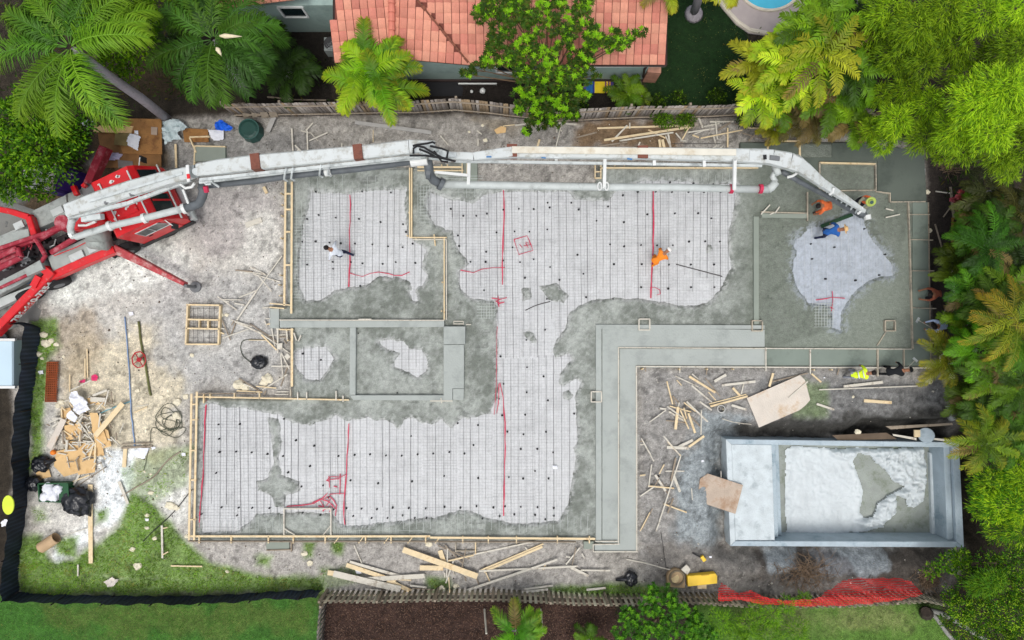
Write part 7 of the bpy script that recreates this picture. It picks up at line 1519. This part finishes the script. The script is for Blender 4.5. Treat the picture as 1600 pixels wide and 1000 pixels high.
# --- top left ---
c1 = (110, 74)
palm("tall palm with a bare grey trunk leaning over the top left corner", (261,186), c1, 7.0, 3.0, 27, pal((88,134,50),(114,154,52),(72,114,46)), np.array(RGB(150,176,48)), .78, .034, 74, heads=[hd(c1,q) for q in ((190,205),(240,25),(20,185),(95,150),(0,90),(150,0),(60,10),(0,20),(200,0))], trunk=.17, droop=.6, e=(50,-35), avoid=(-54, -14))
c2 = (334, 62)
palm("dark green palm beside the roof wing with white flower sheaths", (388,150), c2, 5.2, 2.6, 28, pal((58,94,46),(68,106,50),(84,120,50)), None, .66, .032, 70, heads=[hd(c2,q) for q in ((350,180),(290,160),(430,150),(440,90),(250,90),(240,20),(330,-40),(440,30),(400,170))], trunk=.14, droop=.65, e=(50,-40), avoid=(-75, -50))
for a_, b_, lb in (((343,56),(378,57),"white pointed flower sheath at the heart of the dark palm"),((338,74),(347,88),"cream flower sheath below the heart of the dark palm")):
    mb = MB(); p, q = W(*a_, 5.7), W(*b_, 5.6); mb.tube([p, p.lerp(q, .25), p.lerp(q, .6), q], [.03, .09, .06, .01], 8); make("flower_sheath", mb, mat("sheath", RGB(222,208,176), .6, .1), label=lb, cat="flower", smooth=True)
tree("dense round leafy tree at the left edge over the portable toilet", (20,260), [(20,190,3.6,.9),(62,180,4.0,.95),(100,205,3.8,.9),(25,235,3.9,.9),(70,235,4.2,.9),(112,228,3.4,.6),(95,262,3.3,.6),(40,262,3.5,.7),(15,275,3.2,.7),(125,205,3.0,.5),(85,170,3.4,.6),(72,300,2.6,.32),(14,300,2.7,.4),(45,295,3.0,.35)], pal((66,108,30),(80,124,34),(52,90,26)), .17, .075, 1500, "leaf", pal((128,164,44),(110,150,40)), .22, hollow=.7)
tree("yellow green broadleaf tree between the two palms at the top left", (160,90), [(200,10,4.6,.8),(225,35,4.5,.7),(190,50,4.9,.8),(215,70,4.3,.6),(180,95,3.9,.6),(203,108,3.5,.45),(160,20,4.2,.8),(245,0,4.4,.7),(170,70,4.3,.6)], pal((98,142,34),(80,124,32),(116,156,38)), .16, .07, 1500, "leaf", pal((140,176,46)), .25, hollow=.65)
palm("low dark palm clump against the house corner left of the yellow palm", (455,120), (455,112), 1.6, 1.25, 22, GD, None, .42, .035, 34, trunk=.05, stems=4, spread=.3, name="palm_shrub", cat="palm shrub", e=(55,-20))
palm("small dark palm under the tall palms near the roof wing", (425,70), (428,72), 1.5, 1.1, 14, GD, None, .4, .035, 30, trunk=.05, stems=3, spread=.25, name="palm_shrub", cat="palm shrub", e=(55,-20))
palm("small dark palm in the shade between the two tall palms", (270,60), (262,58), 1.6, 1.2, 14, GD, None, .4, .03, 30, trunk=.05, stems=3, spread=.3, name="palm_shrub", cat="palm shrub", e=(55,-20))
palm("bright yellow green palm clump between the house and the back fence", (588,150), (580,122), 2.9, 2.0, 44, pal((96,146,34),(116,164,38),(70,124,32),(140,176,40)), np.array(RGB(204,190,50)), .52, .042, 44, trunk=.06, stems=6, spread=.55, name="areca_palm", cat="palm", e=(58,-32), droop=.35)
# --- centre tree over the roof ---
lob = [(762,18,5,.55),(790,40,5,.55),(772,70,4.8,.4),(812,15,5,.5),(838,40,5.1,.5),(828,75,5,.5),(800,92,4.8,.5),(768,92,4.6,.35),(852,98,4.9,.55),(880,60,5.2,.5),(905,30,5.2,.45),(910,5,5.1,.4),(925,60,5,.5),(908,95,4.8,.5),(878,125,4.6,.5),(842,130,4.5,.5),(905,128,4.4,.4),(948,72,4.8,.35),(970,68,4.7,.32),(988,55,4.7,.25),(960,52,4.9,.22),(1006,50,4.7,.16),(742,108,3.9,.22),(728,116,3.7,.2),(757,100,4.0,.22),(818,112,4.4,.4),(840,160,3.8,.45),(868,158,4,.5),(892,160,3.8,.35),(815,150,3.7,.35),(835,182,3.3,.35),(868,182,3.3,.4),(895,178,3.2,.28),(812,170,3.2,.25),(824,205,2.8,.2),(850,192,3,.3),(932,118,4.2,.15),(742,20,4.8,.2),(910,150,3.6,.25),(790,8,5,.4),(870,20,5.2,.5),(858,0,5,.5)]
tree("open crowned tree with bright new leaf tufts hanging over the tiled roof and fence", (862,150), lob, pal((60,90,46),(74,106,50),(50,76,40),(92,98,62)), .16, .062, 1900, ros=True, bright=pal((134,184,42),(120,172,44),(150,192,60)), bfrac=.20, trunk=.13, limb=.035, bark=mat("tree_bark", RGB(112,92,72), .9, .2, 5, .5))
palm("small olive green palm at the foot of the house corner", (980,148), (980,146), .9, .85, 16, pal((78,108,34),(100,124,40)), None, .3, .03, 26, trunk=.04, stems=2, spread=.15, name="palm_shrub", cat="palm shrub", e=(60,-15))
palm("tiny olive palm right of the house corner", (1003,152), (1003,150), .6, .45, 10, pal((78,98,34),(100,114,40)), None, .2, .03, 16, trunk=.03, name="palm_shrub", cat="palm shrub", e=(60,-15))
palm("yellow palm tip hanging over the upper right roof corner", (1050,-60), (1036,-22), 4.0, 1.1, 12, YG, YT, .35, .035, 34, trunk=.08, e=(40,-40))
palm("tall palm whose pale flared trunk stands on the dark lawn", (1084,22), (1110,-75), 6.0, 2.0, 10, G1, None, .5, .03, 40, trunk=.16)
mb = MB(); p = W(1084, 22, 0); mb.tube([p, p + Vector((0, 0, .12)), p + Vector((0, 0, .5))], [.42, .34, .16], 14); make("root_flare", mb, M_bark, S.objects[-1].parent if False else None, label="grey root flare and stones at the foot of the pale palm trunk", cat="root flare", smooth=True)
palm("yellow green palm overhanging the deck of the neighbouring pool", (1140,-30), (1136,-24), 3.6, 1.0, 12, YG, YT, .4, .04, 36, trunk=.08, e=(45,-40))
for (x, y, r_, lb) in ((1035,184,.42,"larger green bush climbing the back fence"),(1070,187,.36,"smaller green bush right of the larger one on the back fence"),(1165,188,.3,"small dark bush near the right end of the back fence"),(1028,158,.30,"dark leafy shrub behind the back fence"),(1060,152,.28,"second dark leafy shrub behind the back fence"),(1120,150,.32,"third dark shrub behind the fence near the palms"),(905,165,.3,"small dark shrub behind the fence under the open tree")):
    tree(lb, (x, y), [(x-5,y,.5,r_*.8),(x+6,y+3,.45,r_*.8),(x,y-4,.7,r_*.7)], GD if "dark" in lb else G1, .11, .045, 3000, trunk=.03, limb=.012, name="shrub", cat="shrub", bright=G2, bfrac=.12)
# --- upper right palms (wide toothed leaflets) ---
UR = [((1178,105),3.4,1.2,YG,YT,"at its left edge"),((1215,92),4.0,1.3,LM,YT,"beside the neighbouring pool deck"),((1262,45),4.6,1.3,G2,None,"near the top edge"),((1300,30),4.8,1.5,G2,None,"topmost before the bamboo"),((1190,150),3.0,1.35,LM,YT,"lowest at the left"),((1240,110),4.2,1.6,LM,YT,"in its very middle"),((1290,90),4.8,1.8,YG,YT,"with the brightest big leaflets"),((1230,160),2.8,1.3,G2,None,"just above the brown thatch"),((1300,150),3.4,1.5,G1,None,"darker and right of the thatch"),((1335,110),4.2,1.3,G1,None,"between it and the bamboo"),((1330,60),4.2,1.3,GD,None,"dark in the gap by the bamboo"),((1340,5),4.2,1.4,GD,None,"dark at the top edge")]
for (c, h, L_, p_, t_, lb) in UR:
    palm("broad leaved palm of the upper right group, " + lb, c, c, h, L_, 16, p_, t_, .40, .062, 17, trunk=.05, stems=3, spread=.25, name="fishtail_palm", cat="palm", group="palms of the upper right group", e=(50,-35), droop=.35)
palm("green palm hanging over the patio corner left of the bamboo", (1345,190), (1332,190), 2.8, 1.15, 18, G2, None, .4, .06, 24, trunk=.05, stems=3, spread=.25, name="fishtail_palm", cat="palm", e=(50,-35), droop=.4)
palm("small yellow olive palm in front of the thatch by the back fence", (1210,205), (1210,203), 1.3, .75, 16, OL, YT, .25, .055, 16, trunk=.04, name="fishtail_palm", cat="palm", e=(55,-30))
palm("heap of dry grey brown palm leaves on the back fence", (1270,180), (1268,172), 1.5, 1.5, 30, pal((112,100,86),(134,122,104),(96,84,70)), None, .35, .02, 46, trunk=0, spread=.5, name="dry_palm_leaves", cat="dry leaves", e=(25,-35))
# --- bamboo ---
BB = [(1385,20,5.4,.8),(1425,45,5.9,.75),(1398,85,4.8,.7),(1440,100,5.6,.6),(1490,70,5.2,.7),(1470,20,6,.8),(1530,25,6.2,.8),(1590,15,6.4,.8),(1590,80,6.3,.85),(1505,120,4.6,.6),(1520,165,6.6,.85),(1560,140,6.9,.8),(1595,160,6.4,.8),(1545,205,6.3,.8),(1490,205,5.6,.7),(1450,165,4.4,.6),(1415,140,4.2,.55),(1398,190,4.3,.6),(1440,215,4.4,.6),(1378,225,3.6,.4),(1500,232,4.6,.6),(1555,245,5.2,.6),(1595,235,5.2,.7),(1572,266,4.4,.4),(1375,150,3.9,.4),(1360,205,3.6,.4),(1470,240,3.8,.35),(1630,50,6,1),(1630,190,6,1),(1360,55,4.4,.5),(1450,75,4.8,.5),(1550,90,5,.6)]
tree("huge lime green bamboo clump filling the upper right corner", (1520,130), BB, pal((144,178,54),(160,190,64),(116,152,50),(90,124,44)), .22, .025, 4600, "bamboo", LM, .35, trunk=.1, name="bamboo", cat="bamboo", limb=.03, bark=mat("bamboo_cane", RGB(120,128,60), .6, .2, 4), hollow=.35, tone=(.45, 1.2))
# --- right side ---
RS = [((1542,300),2.2,1.25,pal((74,78,66),(58,66,52),(88,90,74)),None,"greyish half dry palm under the bamboo at the right"),((1590,335),2.6,1.4,pal((60,70,40),(84,80,44)),None,"dull dark palm at the right edge under the bamboo"),
      ((1540,385),3.0,1.55,pal((58,104,34),(76,128,36)),None,"deep green palm right of the rusty shirted worker"),((1588,420),2.6,1.3,GD,None,"dark palm at the right edge above the orange one"),
      ((1518,455),2.8,1.15,pal((62,112,40),(92,140,50)),None,"mid green palm between the orange palm and the dirt strip"),((1580,500),4.2,1.75,pal((150,156,60),(124,142,50),(160,150,56)),np.array(RGB(196,150,54)),"orange yellow palm at the right edge, the most golden of all"),
      ((1522,545),3.0,1.25,pal((112,166,44),(96,150,40)),None,"lime green palm below left of the golden one"),((1478,558),2.2,1.15,OL,YT,"olive yellow palm touching the lower right slab corner"),((1590,570),3.2,1.3,pal((110,112,38),(84,96,36)),YT,"olive palm at the right edge below the golden one"),
      ((1550,595),3.2,1.35,G2,None,"round green palm below the lime green one"),((1505,622),2.0,1.1,pal((96,118,50),(84,104,44)),None,"greyish olive palm above the pit of the pool"),((1595,645),2.6,1.4,GD,None,"very dark palm at the right edge beside the pool"),
      ((1538,690),3.0,1.4,pal((136,160,44),(112,142,40)),YT,"yellow green palm just right of the pool corner"),((1450,425),1.6,.9,pal((108,124,44),(120,140,50)),None,"thin yellowish palm leaf reaching over the right slab edge"),((1495,405),1.6,.9,pal((96,110,36),(80,98,34)),None,"small olive palm in the dirt strip at the right")]
for k_, (x_, y_, h_, L_) in enumerate([(1560,350,2.6,1.2),(1515,372,2.2,.9),(1570,450,3.0,1.2),(1545,470,3.2,1.2),(1598,540,3.6,1.2),(1560,560,3.2,1.2),(1535,640,2.6,1.1),(1580,690,2.8,1.2),(1510,500,2.0,.9),(1590,600,3.2,1.2),(1555,655,2.6,1.1),(1530,330,1.8,.9)]):
    RS.append(((x_, y_), h_, L_, [G1, pal((96,140,44),(78,120,40)), G2][k_ % 3], None, 'green palm ' + ['filling the gap under the dull dark palm','beside the red plants','left above the golden palm','right above the lime palm','right below the golden palm','between the lime and round palms','between the greyish olive palm and pool corner palm','at the edge above the lime shrub','close to the pale blue shirted man','at the edge beside the round palm','in the shade below the round palm','just right of the pink streaked plant'][k_]))
for (c, h, L_, p_, t_, lb) in RS:
    if c[0] == 1450: palm(lb, (1500,430), (1497,430), 1.8, 1.2, 3, p_, None, .22, .05, 26, heads=[math.radians(178), math.radians(190), math.radians(20)], trunk=.03, name="fishtail_palm", cat="palm"); continue
    palm(lb, c, c, h, L_, 26, p_ * .72, t_, .33, .034, 23, trunk=.05, stems=3, spread=.28, name="fishtail_palm", cat="palm", group="palms along the right edge", e=(50,-35), droop=.4)
RL = pal((120,34,44),(150,60,80),(96,26,36))
for c, h, lb in (((1505,315),1.4,"red leaved plant with pink streaks beside the old upright board"),((1507,352),1.1,"dark red plant below the pink streaked one"),((1527,644),1.2,"small dull red plant above the yellow green palm"),((1512,440),1.0,"small dark red plant hidden under the palms")):
    palm(lb, c, c, h, .5, 16, RL, np.array(RGB(190,90,110)) if "pink" in lb else None, .22, .06, 12, trunk=.03, name="red_shrub", cat="red plant", e=(60,-10))
tree("feathery lime green shrub right of the pool", (1570,770), [(1545,755,2.0,.7),(1580,740,2.4,.7),(1560,790,2.2,.8),(1590,790,2.6,.8),(1535,790,1.6,.5),(1590,825,2.6,.7),(1560,825,2.2,.55),(1600,755,2.6,.7),(1530,765,1.4,.4)], pal((70,122,40),(88,140,42)), .20, .024, 3400, "bamboo", LM, .35, trunk=.06, name="shrub", cat="shrub", limb=.02)
tree("dark leafy tree below the lime shrub at the right edge", (1560,880), [(1590,880,2.6,.7),(1545,885,2.0,.6),(1510,900,1.8,.5),(1480,878,1.4,.45),(1455,890,1.1,.32),(1500,870,1.6,.4),(1570,920,2.4,.6)], pal((62,106,34),(78,124,38)), .12, .055, 2300, "leaf", pal((138,168,58),(120,156,48)), .25, trunk=.06, name="shrub", cat="shrub", limb=.02)
tree("small leaved bush filling the lower right corner", (1560,970), [(1500,950,1.8,.55),(1535,960,2.2,.65),(1580,960,2.6,.75),(1510,990,1.8,.6),(1560,1000,2.4,.7),(1600,1000,2.6,.7),(1485,930,1.2,.38),(1530,930,1.9,.5),(1478,968,1.0,.3),(1600,925,2.6,.6)], pal((66,112,34),(82,130,38),(54,92,30)), .085, .045, 3600, "leaf", pal((158,184,72),(146,172,60)), .22, trunk=.06, name="shrub", cat="shrub", limb=.02)
tree("feathery mid green bush between the pool and the lower right bush", (1540,915), [(1540,912,2.6,.5),(1555,905,2.7,.4),(1525,918,2.4,.35)], pal((84,132,44)), .20, .022, 3400, "bamboo", G2, .3, trunk=.04, name="shrub", cat="shrub", limb=.015)
# --- bottom ---
palm("bright palm at the bottom edge in front of the slatted fence", (800,985), (806,985), 2.0, 1.35, 17, pal((92,146,44),(70,122,42)), np.array(RGB(170,186,60)), .38, .036, 34, trunk=.06, name="areca_palm", cat="palm", e=(52,-35), droop=.4)
palm("small palm at the bottom edge right of the bright palm", (918,1000), (920,1000), 1.1, .8, 12, G1, None, .28, .03, 26, trunk=.04, name="areca_palm", cat="palm", e=(52,-35))
for x, lb in ((757,"pale thin upright pole left of the bright bottom palm"),(845,"pale thin upright pole right of the bright bottom palm")):
    mb = MB(); mb.tube([W(x, 952, .1), W(x + 3, 990, 1.2)], .04, 8); make("garden_pole", mb, M_wood, label=lb, cat="pole")
tree("dense mid green bush leaning over the slatted fence at the bottom", (1020,975), [(985,962,1.5,.5),(1015,945,1.7,.5),(1045,930,1.8,.42),(1000,985,1.5,.55),(1035,975,1.8,.6),(1070,985,1.8,.6),(1060,950,1.7,.45),(1100,990,1.6,.55),(970,985,1.2,.4),(1020,920,1.6,.3),(1085,965,1.7,.4)], pal((58,104,44),(72,120,52),(50,90,38)), .13, .045, 2300, ros=True, bright=pal((110,160,50),(92,146,56)), bfrac=.25, trunk=.05, limb=.02, name="shrub", cat="shrub")
tree("soft lime bush at the bottom right of the dense green one", (1150,975), [(1125,970,1.1,.5),(1165,975,1.2,.55),(1205,960,1.2,.45),(1200,990,1.1,.6),(1150,1000,1.2,.6),(1245,985,.9,.5),(1230,945,1.3,.35),(1255,935,1.0,.28),(1180,948,1.1,.3)], pal((90,136,54),(104,150,60)), .13, .02, 4300, "bamboo", pal((136,176,62)), .3, trunk=.04, limb=.012, name="shrub", cat="shrub")
# dry brush heap and twigs
def brush(label, cx, cy, rx, ry, n, L_, hz=.6, name="brush_pile"):
    mb = MB()
    for i in range(n):
        x, y = random.gauss(cx, rx * .4), random.gauss(cy, ry * .4); a_ = random.uniform(0, 6.28); l_ = L_ * random.uniform(.4, 1.2); p = W(x, y, 0); g = gz(p.x, p.y)
        mb.tube([(p.x, p.y, g + .02), (p.x + l_ * .5 * math.cos(a_), p.y + l_ * .5 * math.sin(a_), g + random.uniform(.1, hz)), (p.x + l_ * math.cos(a_ + .3), p.y + l_ * math.sin(a_ + .3), g + random.uniform(.05, hz))], [.014, .009, .005], 4)
    return make(name, mb, mat("dry_twig", RGB(128,108,88), .9, .35, 5), label=label, cat="brush heap")
brush("heap of dry brown branches in the mud below the pool", 1258, 893, 45, 22, 150, .9)
brush("dry twigs and leaf litter right of the red safety net", 1448, 905, 22, 18, 170, .45, .3)
brush("tangle of dark twigs in the dirt strip at the upper right", 1478, 262, 20, 12, 60, .6, .4)
# dark undergrowth below the trees
def under():
    polys = [([(1445,250),(1480,240),(1640,200),(1640,1040),(1480,1040),(1480,930),(1520,870),(1515,700),(1490,600),(1500,400)], 60), ([(1120,60),(1640,-60),(1640,240),(1380,210),(1150,170)], 80), ([(-40,-60),(360,-60),(360,150),(140,190),(140,280),(-40,300)], 60), ([(960,950),(1110,950),(1110,1040),(960,1040)], 50), ([(385,85),(520,95),(520,170),(385,160)], 40)]
    P_ = []
    for poly, dn in polys:
        A_ = np.array(Wp(poly)); x0, y0 = A_.min(0); x1, y1 = A_.max(0); n = int((x1 - x0) * (y1 - y0) * dn); x = PR.uniform(x0, x1, n); y = PR.uniform(y0, y1, n)
        k = (sdf(x, y, A_) > .1) & (PR.random(n) < .45 + fbm(x * .9, y * .9, 4)) & (sdf(x, y, SLABW) < -.5) & (sdf(x, y, POOLW) < -.7); x, y = x[k], y[k]; P_.append(np.stack([x, y, PR.uniform(.03, .5, len(x))], -1))
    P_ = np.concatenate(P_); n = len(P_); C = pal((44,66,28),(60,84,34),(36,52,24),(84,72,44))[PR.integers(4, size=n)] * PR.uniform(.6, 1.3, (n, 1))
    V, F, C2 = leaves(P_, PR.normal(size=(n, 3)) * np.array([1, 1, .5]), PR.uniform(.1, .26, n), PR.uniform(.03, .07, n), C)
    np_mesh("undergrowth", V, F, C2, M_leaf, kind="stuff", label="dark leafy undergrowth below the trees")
under()
# litter of leaves on the bark mulch and dark soil
def mulch():
    n = 9000; x = RNG.uniform(-8.3, 4.6, n); y = RNG.uniform(-14.2, -12.3, n); C = np.array([RGB(66,46,38),RGB(90,66,52),RGB(40,28,24),RGB(112,90,76)])[RNG.integers(4, size=n)]
    V, F, C2 = leaves(np.stack([x, y, RNG.uniform(0, .05, n)], -1), RNG.normal(size=(n, 3)) * np.array([1, 1, .2]), RNG.uniform(.04, .11, n), RNG.uniform(.015, .035, n), C); np_mesh("mulch", V, F, C2, attr_mat("mulch_chip", .9, 0, (), 0), kind="stuff", label="brown bark mulch chips")
mulch()
